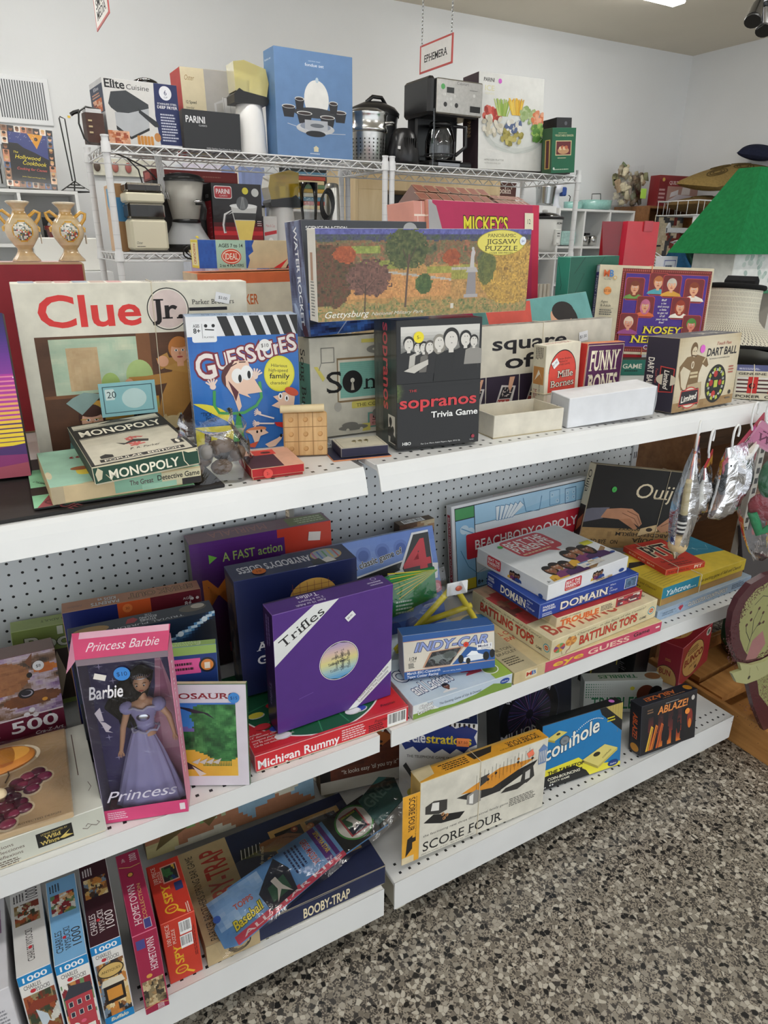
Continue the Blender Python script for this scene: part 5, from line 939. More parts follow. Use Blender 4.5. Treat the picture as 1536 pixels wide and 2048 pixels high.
b=Box('bookology','board_game','lime green book game box with brown diamonds at the left of the middle shelf',{'*':'8a9a54','F':'7d8f48','T':'a2b070','L':'6a7a40'},'card',edge='a9b87c')
f=b.face('F'); f.rect(0,.06,1,.7,'3a2a20')
for i in range(9): f.poly([(.06+i*.11,.1),(.11+i*.11,.4),(.06+i*.11,.68),(.02+i*.11,.4)],('c9b89a','7a4a2c')[i%2])
f.text('Bookology',.08,.74,.16,w=.85,col='d8dcc8',bold=.04,out='2a3018'); f.rect(.3,.88,.34,.98,'d8dcc8'); f.rect(.46,.82,.5,.99,'e9ece0'); f=b.face('T').flip(); f.text('2-6 PLAYERS  AGES 10 TO ADULT',.2,.35,.22,w=.6,col='4a5430'); b.done()
b=Box('speakout','board_game','orange and blue party game box standing against the pegboard, upside down lettering on top',{'*':'20285c','F':'1f2a6a','T':'b07a58','L':'5a4a5c'},'gloss',edge='b08a70')
f=b.face('F'); f.rect(.38,.5,.62,1,'cf5a2c'); f.rect(.62,.5,1,1,'6a1f2c'); f.text('AGES',.86,.93,.022,col='e8e0e0'); f.text('8+',.87,.88,.035,col='e8e0e0',bold=.04); f.disc(.93,.93,.012,'e8e0e0'); f.disc(.97,.93,.012,'e8e0e0'); f.line([(.915,.89),(.915,.96)],.001,'e8e0e0')
f=b.face('T').flip(); f.text('SPEAK OUT',.05,.25,.5,w=.48,col='a87a50',bold=.06,out='5a3420',ow=.05); f.text('KIDS vs',.62,.18,.3,w=.13,col='d8d4d0',bold=.05,out='3a3434'); f.text('PARENTS',.6,.56,.32,w=.2,col='d8d4d0',bold=.05,out='3a3434'); f.text('Hasbro',.86,.5,.2,w=.1,col='8a6a60',shear=.3); b.sticker('F',.45,.95,.035,'e07a3a','30',tc='7a2a10'); b.done()
b=Box('rolling','trivia_game','black trivia game box with blue spotlight beams behind the princess doll box',{'*':'14161c','F':'12151c','T':'3a3f48','L':'2a2a30'},'gloss',edge='3a3e48')
f=b.face('F'); f.pic(0,.5,1,1,44,24,lambda U,V: ramp(np.clip(.25*fbm(U,V,5,3)+sum(np.exp(-((U-a-(V-c)*s)/(.02+.14*np.abs(V-c)))**2)*np.exp(-np.abs(V-c)*5) for a,c,s in ((.28,.75,-1.6),(.74,.74,1.2),(.13,.58,-.8),(.92,.9,.8))),0,1),'0e1118','1f3a5c','5a94c4','cfe6f4'))
for a,c in ((.28,.87),(.74,.87),(.13,.79),(.92,.95),(.08,.93)): f.disc(a,c,.022,'e6f4fc',14)
f.text('TRIVIAL PURSUIT',.2,.55,.07,w=.65,col='c9ccd4',bold=.02); f.poly([(.62,.68),(.64,.68),(.63,.65)],'3a8ac0'); f.poly([(.55,.68),(.57,.68),(.56,.65)],'b03a4a')
f=b.face('T').flip(); f.text('THE',.43,.12,.13,w=.05,col='d8dade'); f.text('ROLLING',.4,.3,.18,w=.12,col='d8dade',bold=.03); f.text('STONES',.41,.5,.18,w=.11,col='d8dade',bold=.03); f.text('TRIVIAL PURSUIT',.22,.76,.15,w=.5,col='cfd2d8'); f.poly([(.56,.2),(.6,.25),(.62,.6),(.56,.62),(.53,.4)],'b0343c'); f.ell(.14,.4,.1,.3,'6a6458'); f.ell(.85,.55,.12,.3,'a8854a'); f.ell(.1,.3,.05,.2,'c9c0b0'); b.done()
b=Box('geosafari','quiz_card_box','blue science quiz box with a lime green top edge right of the princess doll box',{'*':'1f3468','F':'1f3a7a','T':'8fae5c','L':'1c2a54','R':'1a2a54'},'gloss',cat='quiz game',edge='4a6aa0')
f=b.face('F'); f.rect(.0,.93,1,1,'8fae5c'); f.rect(.58,.78,.85,.9,'e05a9a'); f.small(.61,.8,.82,.88,2,'3a1a2a'); f.disc(.91,.84,.06,'20222c'); f.disc(.91,.84,.045,'d8843c'); f.rect(.885,.81,.935,.86,'e8dcc8'); f.disc(.4,.86,.05,'b02038'); f.text('EF',.35,.52,.2,w=.42,col='8fb0d4',bold=.06,out='16244c'); f.text('C',.2,.5,.2,w=.18,col='b03040',bold=.06)
for x,y in ((.3,.72),(.78,.55),(.5,.45)): burst(f,x,y,.01,.05,4,'dceaf6')
f=b.face('T').flip(); f.text('Science Topics:',.14,.1,.14,w=.5,col='d8e4c4'); f.text('Plants, Animals,',.14,.3,.14,w=.55,col='d8e4c4'); f.text('Environments,',.14,.5,.14,w=.48,col='d8e4c4'); f.text('& Human Body',.14,.7,.14,w=.48,col='d8e4c4'); b.done()
b=Box('deer','jigsaw_puzzle','deer and autumn leaves jigsaw box with a maroon band reading 500',{'*':'6a1a34','F':'6a1a34','T':'8a6a60','R':'4a2a30'},'gloss',cat='jigsaw puzzle',edge='8a5a64')
f=b.face('F')
def deerp(U,V):
    C=ramp(fbm(U,V,7,3)*1.4-.2,'2a2420','7a5a44','c9b8c4','8a6a9a','4a3428')
    C=mix(C,ramp(fbm(U,V,16,5),'6a4026','a86f44','8a5636'),((((U-.62)/.18)**2+((V-.66)/.26)**2)<1).astype(float)); C=mix(C,ramp(fbm(U,V,16,6),'5a3420','8a5430'),((((U-.8)/.2)**2+((V-.26)/.12)**2)<1).astype(float)); return mix(C,ramp(fbm(U,V,9,8),'b04a20','e0943a'),((((U-.92)/.09)**2+((V-.72)/.07)**2)<1).astype(float))
f.pic(0,.37,1,1,60,40,deerp); f.ell(.76,.6,.055,.05,'1d1a1c'); f.ell(.765,.6,.04,.032,'a9a4b4'); f.ell(.76,.605,.035,.026,'26222a'); f.ell(.8,.78,.02,.028,'14100e'); f.ell(.56,.75,.02,.025,'14100e'); f.poly([(.78,.92),(.84,1),(.82,.85)],'7a4a2c'); f.poly([(.44,.86),(.4,.98),(.5,.9)],'7a4a2c')
for x,y in ((.78,.42),(.8,.36),(.74,.38)): f.ell(x,y,.022,.025,'e9e6ea',10)
f.ell(.88,.5,.02,.018,'e6a03a'); f.ell(.9,.34,.012,.014,'14100e'); f.rect(0,.36,1,.375,'e0d4d8'); f.text('500',.62,.215,.12,w=.33,col='f4f0f2',bold=.06); f.text('Cra-Z-Art',.78,.15,.035,w=.2,col='e9dde2',shear=.2,bold=.03); f.text('JERRY',.3,.27,.035,w=.16,col='d8c4cc'); f.text('GADAMUS',.3,.21,.035,w=.24,col='d8c4cc'); b.sticker('F',.87,.86,.05,'e9eaec','$8'); b.done()
# cream box and wooden peg puzzle lying on it
b=Box('reflections','jigsaw_puzzle','large cream flat box with small print lying under the wooden fruit puzzle',{'*':'cfcfc4','F':'c9cabd','T':'d6d6cb'},'card',cat='jigsaw puzzle',edge='dedfd6',split=('H',.92))
f=b.face('F'); f.text('Reflections',.49,.72,.12,w=.13,col='5a4438'); f.text('Las Reflecciones',.49,.54,.12,w=.17,col='5a4438'); f.text('Dos Réflexions',.49,.36,.12,w=.16,col='5a4438'); f.small(.49,.08,.66,.3,3,'6a5a50'); f.rrect(.36,.1,.475,.78,.008,'3a342c'); f.pic(.37,.2,.465,.68,10,8,mosaic(['6a5a48','3a342c','8a7a64'],12,2)); f.rect(.71,.3,.86,.82,'171614'); f.text('LICENSE GRANTED BY',.73,.7,.07,w=.11,col='c9b46a'); f.text('Wild',.74,.53,.14,w=.07,col='d8c06a',bold=.04,serif=True); f.text('Wings',.72,.36,.14,w=.08,col='d8c06a',bold=.04,serif=True); f.poly([(.8,.4),(.85,.62),(.83,.48),(.86,.4),(.82,.36)],'d8c06a')
f.line([(.9,.45),(.92,.38),(.94,.48),(.925,.56),(.915,.48)],.0012,'6a5a54'); f.line([(.94,.48),(.96,.4),(.975,.48),(.965,.56)],.0012,'6a5a54'); f=b.face('T'); f.line([(.93,.9),(.925,.4)],.0016,'5a4438'); f.line([(.955,.2),(.97,.24),(.96,.3)],.001,'6a5a54'); b.done()
p=POSE['fruit']; W,H,D=p[6:]; H=.012; c_,s_=math.cos(p[3]),math.sin(p[3])
t=thing('peg_puzzle','wooden fruit peg puzzle in clear wrap with purple grapes and an orange','peg puzzle',(p[0]+c_*W/2-s_*D/2,p[1]+s_*W/2+c_*D/2,p[2]+.0002),p[3])
m=MB(); m.box((-W/2,-D/2,0),(W/2,D/2,H),'ccb08a','woodish',.002); f=Face(m,(-W/2,-D/2,H),(1,0,0),(0,1,0),(0,0,1),W,D,'woodish'); f.text('PROTECTED DESIGN',.72,.035,.018,w=.22,col='3a2c20'); bd=m.build('board',t)
m=MB(); cx,cy=.035,.065; m.lathe([(0,H+.004),(.048,H+.004),(.05,H+.002),(.05,H)],(cx-.0,cy,0),32,'d98a3c','woodish',sx=1.25,sy=.72); m.lathe([(0,H+.0045),(.03,H+.0042)],(cx+.015,cy+.008,0),24,'e6a548','woodish',sx=1.3,sy=.7); m.lathe([(.052,H+.0006),(.057,H+.0005)],(cx,cy,0),32,'e8d8bc','woodish',sx=1.25,sy=.72); o=m.build('orange_piece',t)
def knob(x,y,par):
    m=MB(); m.cyl((x,y,H+.003),(x,y,H+.012),.005,col='d8c09a',mat='woodish'); m.ball((x,y,H+.017),.0105,'e0caa4','woodish',16,10); m.build('knob',par)
knob(cx-.012,cy+.01,o)
m=MB(); rnd=random.Random(6); G=[(-.03,-.02),(-.01,-.012),(.012,-.01),(.035,-.005),(.055,-.005),(.07,.004),(.06,.02),(.045,.015),(.028,.006),(-.04,-.03),(-.02,-.035),(.0,-.03),(.022,-.028),(.05,-.02),(-.01,-.05),(.012,-.05),(.032,-.046),(-.025,-.07),(-.002,-.07),(.02,-.068),(.038,-.062),(-.03,-.088),(-.008,-.09),(.014,-.088),(-.02,-.102)]
for i,(x,y) in enumerate(G): m.ball((.04+x,-.012+y*.98,H+.001),(.0135,.0115,.005),['5a1f34','6a2440','4a1a2c','7a2c44'][i%4],'shiny',14,6)
for i,(x,y) in enumerate(G): m.lathe([(0,H+.0007),(.0165,H+.0006)],(.04+x,-.012+y*.98,0),14,'e6d6ba','woodish')
m.tube([(.05,.0,H+.004),(.056,.018,H+.004),(.054,.028,H+.004)],.0012,5,'4a3a2c','woodish'); o=m.build('grape_piece',t); knob(.045,-.042,o)
m=MB(); m.grid(lambda u,v:(-W/2-.004+(W+.008)*u,-D/2-.004+(D+.008)*v,H+.0015+.0155*math.exp(-(((u-.47)*W/.03)**2+((v-.82)*D/.03)**2))*1.0+.0015*math.sin(20*u+9*v)+.016*math.exp(-((((u-.5)*W-.045)/.03)**2+(((v-.5)*D+.042)/.03)**2))+.012*math.exp(-((((u-.5)*W-.023)/.03)**2+(((v-.5)*D-.075)/.03)**2))),26,20,'fff','film'); m.build('shrink_wrap',t)
# princess doll in a window box
p=list(POSE['barbie']); p[8]=.056; p[5]+=0
b=Box('barbie','doll_box','pink window box holding a princess doll at the front of the middle shelf',{'*':'d98aa4'},'card',cat='doll box',pose=p); b.mb=MB(); W,H,D=b.W,b.H,b.D; m=b.mb; w_=.0015; a,c=b.lo,b.hi
m.box((a[0],c[1]-w_,0),(c[0],c[1],H),{'*':'d98aa4','F':'4d4278'},'card'); f=Face(m,(a[0],c[1]-w_,0),(1,0,0),(0,0,1),(0,-1,0),W,H); f.pic(.02,.02,.98,.97,14,30,lambda U,V: ramp(V*.8+.3*fbm(U,V,3,2),'5a5090','4a4078','3a3462')); f.poly([(.66,.0),(.66,.55),(.74,.7),(.8,.95),(.98,.6),(.98,0)],'c98aa4'); f.poly([(.78,.62),(.84,.86),(.9,.62)],'b06a8c'); f.rect(.74,.3,.98,.6,'d9a4b8')
rnd=random.Random(9)
for i in range(14): x,y=rnd.uniform(.06,.6),rnd.uniform(.2,.95); burst(f,x,y,.004,.02,4,'b9b0dc')
m.box((a[0],a[1],0),(a[0]+w_,c[1],H),{'*':'8a8298','L':'4a4058'},'card'); m.box((c[0]-w_,a[1],0),(c[0],c[1],H),{'*':'d98aa4','L':'c47a96'},'card'); m.box((a[0],a[1],0),(c[0],c[1],w_),'cf5a84','card'); m.box((a[0],a[1],H-w_),(c[0],c[1],H),'d97a9c','card')
m.box((a[0],a[1],0),(c[0],a[1]+.001,.028),'d8487c','card'); m.box((a[0],a[1],H-.012),(c[0],a[1]+.001,H),'8a7a84','card')
f=b.face('F'); f.rrect(.9,.022,.965,.065,.001,'e8dce0'); f.small(.04,.02,.3,.07,4,'f0c8d8'); f.text('Barbie',.07,.77,.075,w=.38,col='f2eef2',bold=.03,shear=.25); f.text('Princess',.06,.135,.07,w=.84,col='dcd6e6',shear=.4)
f.poly([(.1,.68),(.14,.64),(.2,.63),(.26,.6),(.22,.58),(.27,.565),(.19,.575),(.16,.62)],'eee2ea'); f.poly([(.14,.64),(.1,.69),(.17,.72),(.19,.64)],'eadfe8')
f=b.face('R').ccw().flip(); f.text('Princess Barbie',.1,.35,.3,w=.7,col='f0dce4',shear=.25)
fl=MB(); fl.add([(a[0]-.0,a[1],H),(c[0],a[1],H),(c[0]+.002,a[1]+.05,H+.02),(a[0]-.012,a[1]+.05,H+.02)],[(0,1,2,3)],'d8507c','card'); n=np.cross(np.array((W,0,0)),np.array((0,.05,.02))); n=n/np.linalg.norm(n); f=Face(fl,(a[0],a[1],H),(1,0,0),(0,.928,.371),n,W,.054); f.text('Princess Barbie',.1,.25,.35,w=.8,col='f2e4ea',shear=.3); f.rect(0,.75,1,1,'e8b4c8'); fl.add([(a[0],a[1],H-.002),(a[0]-.016,a[1]-.002,H-.022),(a[0]-.012,a[1]+.05,H+.018)],[(0,1,2)],'e098b4','card')
b.extra.append(('top_flap',fl)); wi=MB(); wi.grid(lambda u,v:(a[0]+W*u,a[1]-.0003+.0012*math.sin(7*v+3*u),.028+(H-.04)*v),6,12,'fff','film'); b.extra.append(('window_film',wi))
b.sticker('F',.47,.9,.038,'3f8ad8','$10',tc='1a3a6a'); b.sticker('F',.23,.895,.016,'e8e2da','','rect',-20,w=.13); root=b.done()
t=thing('doll','dark haired doll in a silvery lavender princess gown inside the pink window box','doll',M=b.M)
yc=.002
m=MB(); sk='dca884'
def limb(P,R,col,mat='plastic',n=10): m.tube(P,R,n,col,mat)
hx_,hz=.018,.262
m.ball((hx_,yc-.004,hz),(.0135,.0145,.018),sk,'plastic',20,14); m.ball((hx_+.001,yc-.0165,hz-.004),(.0026,.003,.003),sk,'plastic',8,6); m.tube([(hx_,yc,hz-.012),(hx_-.002,yc+.001,hz-.027),(hx_-.003,yc+.001,hz-.034)],[.0058,.005,.0075],10,sk)
m.lathe([(.006,.228),(.016,.224),(.023,.217),(.02,.205),(.019,.195),(.0135,.175),(.012,.168),(.016,.155)],(hx_-.004,yc,0),20,sk,'plastic',sx=1,sy=.6)
limb([(hx_-.026,yc,.22),(hx_-.032,yc-.002,.2),(hx_-.04,yc-.004,.175),(hx_-.044,yc-.008,.15),(hx_-.047,yc-.012,.135)],[.0062,.006,.0052,.0042,.0032],sk); limb([(hx_+.018,yc,.22),(hx_+.028,yc-.002,.202),(hx_+.036,yc-.004,.19),(hx_+.04,yc-.008,.172),(hx_+.043,yc-.012,.156)],[.0062,.006,.0052,.0042,.0032],sk)
for bx,bz,dx,dz in ((hx_-.047,.135,-.18,-1),(hx_+.043,.156,.1,-1)):
    for i,L in enumerate((.010,.0125,.013,.011)): o=(i-1.5)*.0014; limb([(bx+o,yc-.012,bz),(bx+o*1.8+dx*L*.5,yc-.0135,bz+dz*L*.5),(bx+o*2+dx*L,yc-.013,bz+dz*L)],[.0016,.0012,.0008],sk,n=6)
    limb([(bx,yc-.013,bz+.002),(bx+.004,yc-.0155,bz-.004),(bx+.005,yc-.016,bz-.008)],[.0014,.0012,.0008],sk,n=6)
for d in (-1,1): m.ball((hx_+d*.0055,yc-.0165,hz+.001),(.0026,.0016,.0019),'f4f0ec','plastic',10,6); m.ball((hx_+d*.0055,yc-.0178,hz+.0008),(.0013,.0008,.0016),'3a241a','plastic',8,6); m.tube([(hx_+d*.003,yc-.0172,hz+.0045),(hx_+d*.006,yc-.0172,hz+.0055),(hx_+d*.009,yc-.0155,hz+.0045)],.0005,4,'2a1a14'); m.ball((hx_+d*.0133,yc-.002,hz-.001),(.0018,.003,.004),sk,'plastic',8,6)
m.ball((hx_,yc-.0168,hz-.0095),(.004,.0014,.0014),'b8524c','plastic',10,6); m.build('body',t)
m=MB(); m.lathe([(.0265,.021),(.017,.0205),(.0155,.18)],(0,0,0),4,'7d78a8') if False else None
m.grid(lambda u,v:(-.004+hx_*.6+(.0125+.046*v**.85)*(1+.05*math.sin(14*u*PI*2+5*v))*math.cos(2*PI*u)*1.0,yc+(.008+.013*v**.6)*math.sin(2*PI*u)*(1+.08*math.sin(9*2*PI*u)),.17-.155*v),64,14,'b4aedc','shiny'); m.build('gown_skirt',t)
m=MB(); m.lathe([(.0145,.168),(.0142,.176),(.0165,.188),(.021,.2),(.0245,.212),(.023,.216)],(hx_-.004,yc,0),24,'a8a2d0','shiny',sx=1.02,sy=.68)
for d,x0 in ((-1,hx_-.029),(1,hx_+.021)): m.ball((x0,yc-.001,.213),(.013,.0125,.0125),'a8a2d2','fabric',14,8)
for z,r in ((.169,.022),(.217,.026)): m.tube([(hx_-.004+r*math.cos(q*.3),yc+.6*r*math.sin(q*.3)-.002,z+.003*math.sin(q*1.9)) for q in range(21)],.0022,5,'c9c4e0','fabric',closed=True)
m.ball((hx_-.004,yc-.0135,.198),(.011,.003,.008),'d8dce6','metal',12,8); m.build('gown_bodice',t)
m=MB(); m.ball((hx_,yc+.003,hz+.006),(.018,.0165,.0195),'191312','fabric',20,12)
for i in range(26):
    r_=random.Random(i); x=hx_+r_.uniform(-.02,.016); m.tube([(x,yc+.008,hz+.012),(x-.012-.02*r_.random(),yc+.006+r_.uniform(-.004,.004),hz-.02),(x-.022-.022*r_.random(),yc+.005,hz-.048),(x-.018-.02*r_.random(),yc+.004,hz-.075-.02*r_.random())],[.005,.0075,.008,.003],6,'191312','fabric')
m.build('hair',t); m=MB(); m.tube([(hx_+.0155*math.cos(q*.22+.1),yc-.0145*math.sin(q*.22+.1)+.0,hz+.0115) for q in range(14)],.001,5,'d9dce2','metal')
for q in range(3,11): m.tube([(hx_+.0155*math.cos(q*.22+.1),yc-.0145*math.sin(q*.22+.1),hz+.0115),(hx_+.015*math.cos(q*.22+.1),yc-.0145*math.sin(q*.22+.1),hz+.016+.004*math.sin((q-3)/7*PI))],.0008,4,'e4e6ea','metal')
m.build('tiara',t)
# picture book
b=Box('dino','picture_book','dinosaur picture book with white cover and green spine standing right of the doll box',{'*':'dcd6de','F':'d6d0da','R':'2f5a3a','T':'d8cfae'},'shiny',cat='book',edge='2f5a3a')
f=b.face('F'); f.text('DINOSAURS',.18,.86,.055,w=.72,col='8a2430',bold=.03,serif=True); f.pic(.03,.1,.9,.82,50,44,lambda U,V: mix(mix(mix(mix(ramp(V,'5a9cd0','4a8ad0','3a70c0'),ramp(fbm(U,V,5,2),'6a5a9a','8a78b8'),(V<.78-.35*np.abs(U-.2)).astype(float)),ramp(fbm(U,V,12,3)*1.3,'12281c','2a5a34','4a8a4c'),(V<.55+.12*fbm(U,V,4,5)).astype(float)),ramp(fbm(U,V,14,7)*1.3-.1,'16321e','2f6a38','5aa05a'),((U>.66-.15*fbm(U,V,6,8))&(V>.2)&(V<.98-.25*(U-.85)**2)).astype(float)),ramp(fbm(U,V,5,9),'d8a034','e6b848'),(V<.28-.08*np.sin(U*9)).astype(float)))
f.poly([(.34,.8),(.5,.77),(.66,.72),(.72,.66),(.62,.72),(.54,.72),(.46,.755)],'2a2634'); f.poly([(.08,.22),(.2,.3),(.4,.28),(.52,.2),(.6,.14),(.5,.17),(.42,.16),(.36,.12),(.3,.2),(.2,.18),(.12,.14)],'3a2a30'); f.poly([(.5,.2),(.62,.12),(.56,.1)],'d8ccc0'); f.poly([(.06,.36),(.3,.44),(.36,.4),(.3,.36),(.1,.3)],'5a2f28'); f.text('Sharp',.2,.03,.035,w=.16,col='6a1f34',serif=True)
for i in range(18): x=.6+.014*i; f.poly([(x,.2),(x+.008,.2),(x+.004,.28)],'2f6a34')
for i in range(4): f.poly([(.5+.06*i,.24),(.58+.06*i,.28),(.55+.06*i,.22)],'c9c4bc')
b.sticker('F',.89,.87,.05,'3f86cc','$15',tc='163a6a'); b.done()
b=Box('chutes','board_game','flat white and green ladder game box lying under the small race car box',{'*':'d8dee2','F':'c2d0de','T':'c8d6e2','R':'8aa84c'},'gloss',edge='dde4e8',split=('H',.92))
f=b.face('F'); f.poly([(0,0),(1,0),(1,.3),(.8,.7),(.62,.35),(.4,.2),(.15,.35),(0,.4)],'7d9c44'); f.poly([(0,.4),(.15,.35),(.25,.25),(.12,1),(0,1)],'e2e6e6'); f.text('Chutes',.06,.58,.26,w=.13,col='f0f0f0',bold=.05,out='2a2a30',ow=.05,rot=8); f.text('Ladders',.05,.24,.26,w=.15,col='f0f0f0',bold=.05,out='2a2a30',ow=.05,rot=8); f.text('The Exciting Game of Ups & Downs!',.25,.46,.18,w=.42,col='3a4a5c'); f.ell(.92,.64,.05,.2,'2a4a9a'); f.text('Hasbro',.885,.57,.13,w=.07,col='e9ecf4',shear=.2)
f=b.face('T'); f.pic(0,0,1,1,20,18,lambda U,V: ramp(fbm(U,V,3,2),'b4cadd','c8d8e6','dbe4ea')); f.text('Chutes',.05,.3,.16,w=.42,col='f0f2f6',bold=.06,out='23386a',ow=.05,rot=8); f.text('and Ladders',.1,.1,.14,w=.4,col='f0f2f6',bold=.06,out='23386a',ow=.05,rot=8); f.line([(.5,.4),(.62,.22),(.8,.16),(.95,.2)],.012,'c02c4a'); person(f,.74,.26,.06,'d8a884','a8402c','c04a5a',body=1.5); f.rect(.82,.0,1,.35,'9ab84c'); f.ell(.86,.14,.08,.07,'eef0e8'); f.ell(.86,.14,.07,.06,'7d9c44'); person(f,.38,.1,.035,'6a4430','1a1412','e8e8ea',body=1.5); b.done()
b=Box('indy','toy_car_box','small blue and white box with a race car in its window on the ladder game',{'*':'2f5a9c','F':'d9d2c2','T':'2c5a9c','L':'c9cdd4','R':'c9cdd4'},'card',cat='toy car',edge='9aa8bc',whole='carton')
f=b.face('F'); f.rect(0,0,1,.17,'2c5a9c'); f.rect(0,.17,1,.185,'c99a7c'); f.rect(0,.86,1,1,'2c5a9c'); f.rect(0,.845,1,.86,'c99a7c'); f.text('INDY-CAR',.12,.6,.21,w=.8,col='8f9ed0',bold=.07,shear=.3,out='2c3a6a',ow=.03); f.rect(.17,.68,.95,.695,'dfe3f4') if False else None
f.poly([(.2,.22),(.24,.2),(.5,.2),(.58,.42),(.66,.58),(.64,.6),(.3,.56),(.28,.53)],'c99a7c'); f.poly([(.22,.225),(.5,.215),(.57,.42),(.63,.575),(.31,.545)],'25282a'); f.ell(.4,.37,.13,.1,'8a948e'); f.ell(.5,.44,.08,.08,'6a746e'); f.ell(.3,.32,.04,.07,'1a1c1d'); f.ell(.42,.29,.04,.07,'1a1c1d'); f.poly([(.52,.2),(1,.185),(1,.4),(.7,.58),(.62,.4)],'2c5a9c')
f.poly([(.62,.3),(.8,.4),(.92,.3),(.86,.24),(.66,.22)],'dfe4ea'); f.poly([(.68,.36),(.74,.46),(.8,.44),(.82,.36)],'eef2f6'); f.ell(.62,.3,.03,.1,'161718'); f.ell(.7,.24,.025,.07,'161718'); f.ell(.9,.3,.035,.1,'161718'); f.ell(.97,.34,.03,.1,'161718'); f.rect(.8,.46,.97,.6,'e6e6e8'); f.text('Mobil 1',.815,.52,.055,w=.14,col='1a2a5a',bold=.04); f.text('RACING',.85,.475,.03,w=.1,col='333'); f.text('1/24',.06,.42,.08,w=.08,col='222',shear=.2); f.text('SCALE',.07,.38,.025,w=.06,col='222'); f.small(.05,.24,.12,.36,4,'333'); f.text('March 85C-Cosworth',.03,.1,.06,w=.36,col='e8ecf4',shear=.15,bold=.02); f.text('Team Cotter Racing',.03,.02,.06,w=.34,col='e8ecf4',shear=.15,bold=.02); f.text('DIE-CAST METAL MODEL',.42,.06,.025,w=.2,col='d0d8e4'); b.sticker('F',.68,.63,.06,'d8402c','$5',tc='6a1410')
W,H,D=b.W,b.H,b.D; m=MB(); m.add([(-W/2+x*W,-D/2-.0025,y*H) for x,y in ((.22,.225),(.5,.215),(.57,.42),(.63,.575),(.31,.545))],[(0,1,2,3,4)],'fff','film'); b.extra.append(('window_film',m)); b.done()
b=Box('eyeguess','board_game','wide flat cream and pink game box at the bottom of the tall middle stack',{'*':'cdb98c','F':'c64a66','T':'d2c094'},'oldcard',edge='d8c8a0',split=('H',.94))
f=b.face('F'); f.rect(0,0,.19,1,'cdb98c'); f.rect(.07,.2,.14,.8,'ded2b0'); f.text('M',.075,.35,.35,w=.033,col='c0402c',bold=.04); f.text('B',.108,.35,.35,w=.026,col='2f6ab0',bold=.04); f.text('eye',.24,.32,.5,w=.2,col='e6b93c',bold=.07); f.text('GUESS',.47,.28,.45,w=.29,col='efc9b4',bold=.07); f.text('Game',.79,.42,.36,w=.12,col='23201e',bold=.03); f.rect(.955,.5,.985,.65,'efe0d4')
f=b.face('T'); f.text('BILL CULLEN',.1,.52,.06,w=.2,col='c0402c',bold=.03); f.text('NEW!',.11,.42,.06,w=.1,col='c0402c',bold=.03); f.rect(0,.0,.14,.75,'bdb190'); f.text('MILTON',.015,.32,.04,w=.11,col='2a2620'); f.text('BRADLEY',.015,.26,.04,w=.12,col='2a2620'); f.small(.015,.1,.12,.22,4,'4a4434'); f.ell(.12,.85,.09,.12,'2f6a94'); b.done()
def tops(f,w0=.3,g=.96):
    f.text('Be a Champion... in the Bout of the Century!',.14,.77,.11,w=.74,col='2a2420',shear=.15); f.text('BATTLING TOPS',w0,.25,.44,w=.88-w0-.08,col='c8402c',bold=.05,out='4a2a1c',ow=.012); f.text('GAME',.83,.22,.13,w=.07,col='2a2420',bold=.03); f.ell(.945,.5,.035,.2,'4f9aa4'); f.ell(.945,.5,.028,.15,'e4dac0'); f.ell(.945,.5,.022,.11,'c8602c'); f.text('IDEAL',.93,.47,.06,w=.03,col='f0e6d0')
b=Box('battling','board_game','cream spinning top game box with red lettering in the middle of the tall stack',{'*':'d6c9a2','T':'d8cca8'},'oldcard',edge='dfd4b0',split=('H',.93))
f=b.face('F'); tops(f,.25)
for x,y,cs in ((.07,.5,('c8503c','6a9a5c','d8a03c','7a4a7a')),(.17,.62,('b8763c','d89a4c','b8763c','d89a4c'))):
    for i in range(8): f.ell(x,y,.05,.23,cs[i%4],6,a0=45*i,a1=45*i+45) if False else f.poly([(x,y)]+[(x+.05*math.cos(math.radians(q)),y+.22*math.sin(math.radians(q))) for q in (45*i,45*i+15,45*i+30,45*i+45)],cs[i%4])
f.line([(.09,.3),(.1,.1)],.002,'b09a70'); f.line([(.17,.4),(.16,.25),(.14,.2),(.13,.08)],.002,'a8606a'); f=b.face('L'); tops(f,.12); f=b.face('T'); f.text('BATTLING',.05,.06,.16,w=.6,col='b0503c',bold=.05); f.text('GAME',.86,.1,.05,w=.1,col='2a2420',bold=.03); f.pic(.0,.3,.5,1,20,20,mosaic(['8a5a48','6a3a34','c9a484','b03c3c'],20,4)); b.done()
b=Box('trouble','board_game','thin cream game box with orange lettering between the blue box and the spinning top box',{'*':'d8c8a4','T':'b03034','R':'a83438'},'oldcard',edge='d8c8a4')
f=b.face('F'); f.rect(.68,0,1,1,'a82c34'); f.pic(.7,.1,.97,.9,16,6,mosaic(['7a2028','d8d0c4','b8424a','5a3a4a'],40,6)); f.text('TROUBLE',.04,.1,.56,w=.44,col='d8672c',bold=.09); f.text('pop-o-matic',.05,.74,.2,w=.22,col='2a2420',shear=.2); f.small(.5,.15,.66,.75,4,'3a342c'); b.face('L').rect(.1,.2,.9,.8,'c9b48c'); b.done()
b=Box('domain','board_game','flat royal blue game box with outlined white lettering under the white photo box',{'*':'25408f','F':'26449a','L':'22398a','T':'2a4aa0'},'card',edge='6a80b8',split=('H',.92),traycol='1d2f6a')
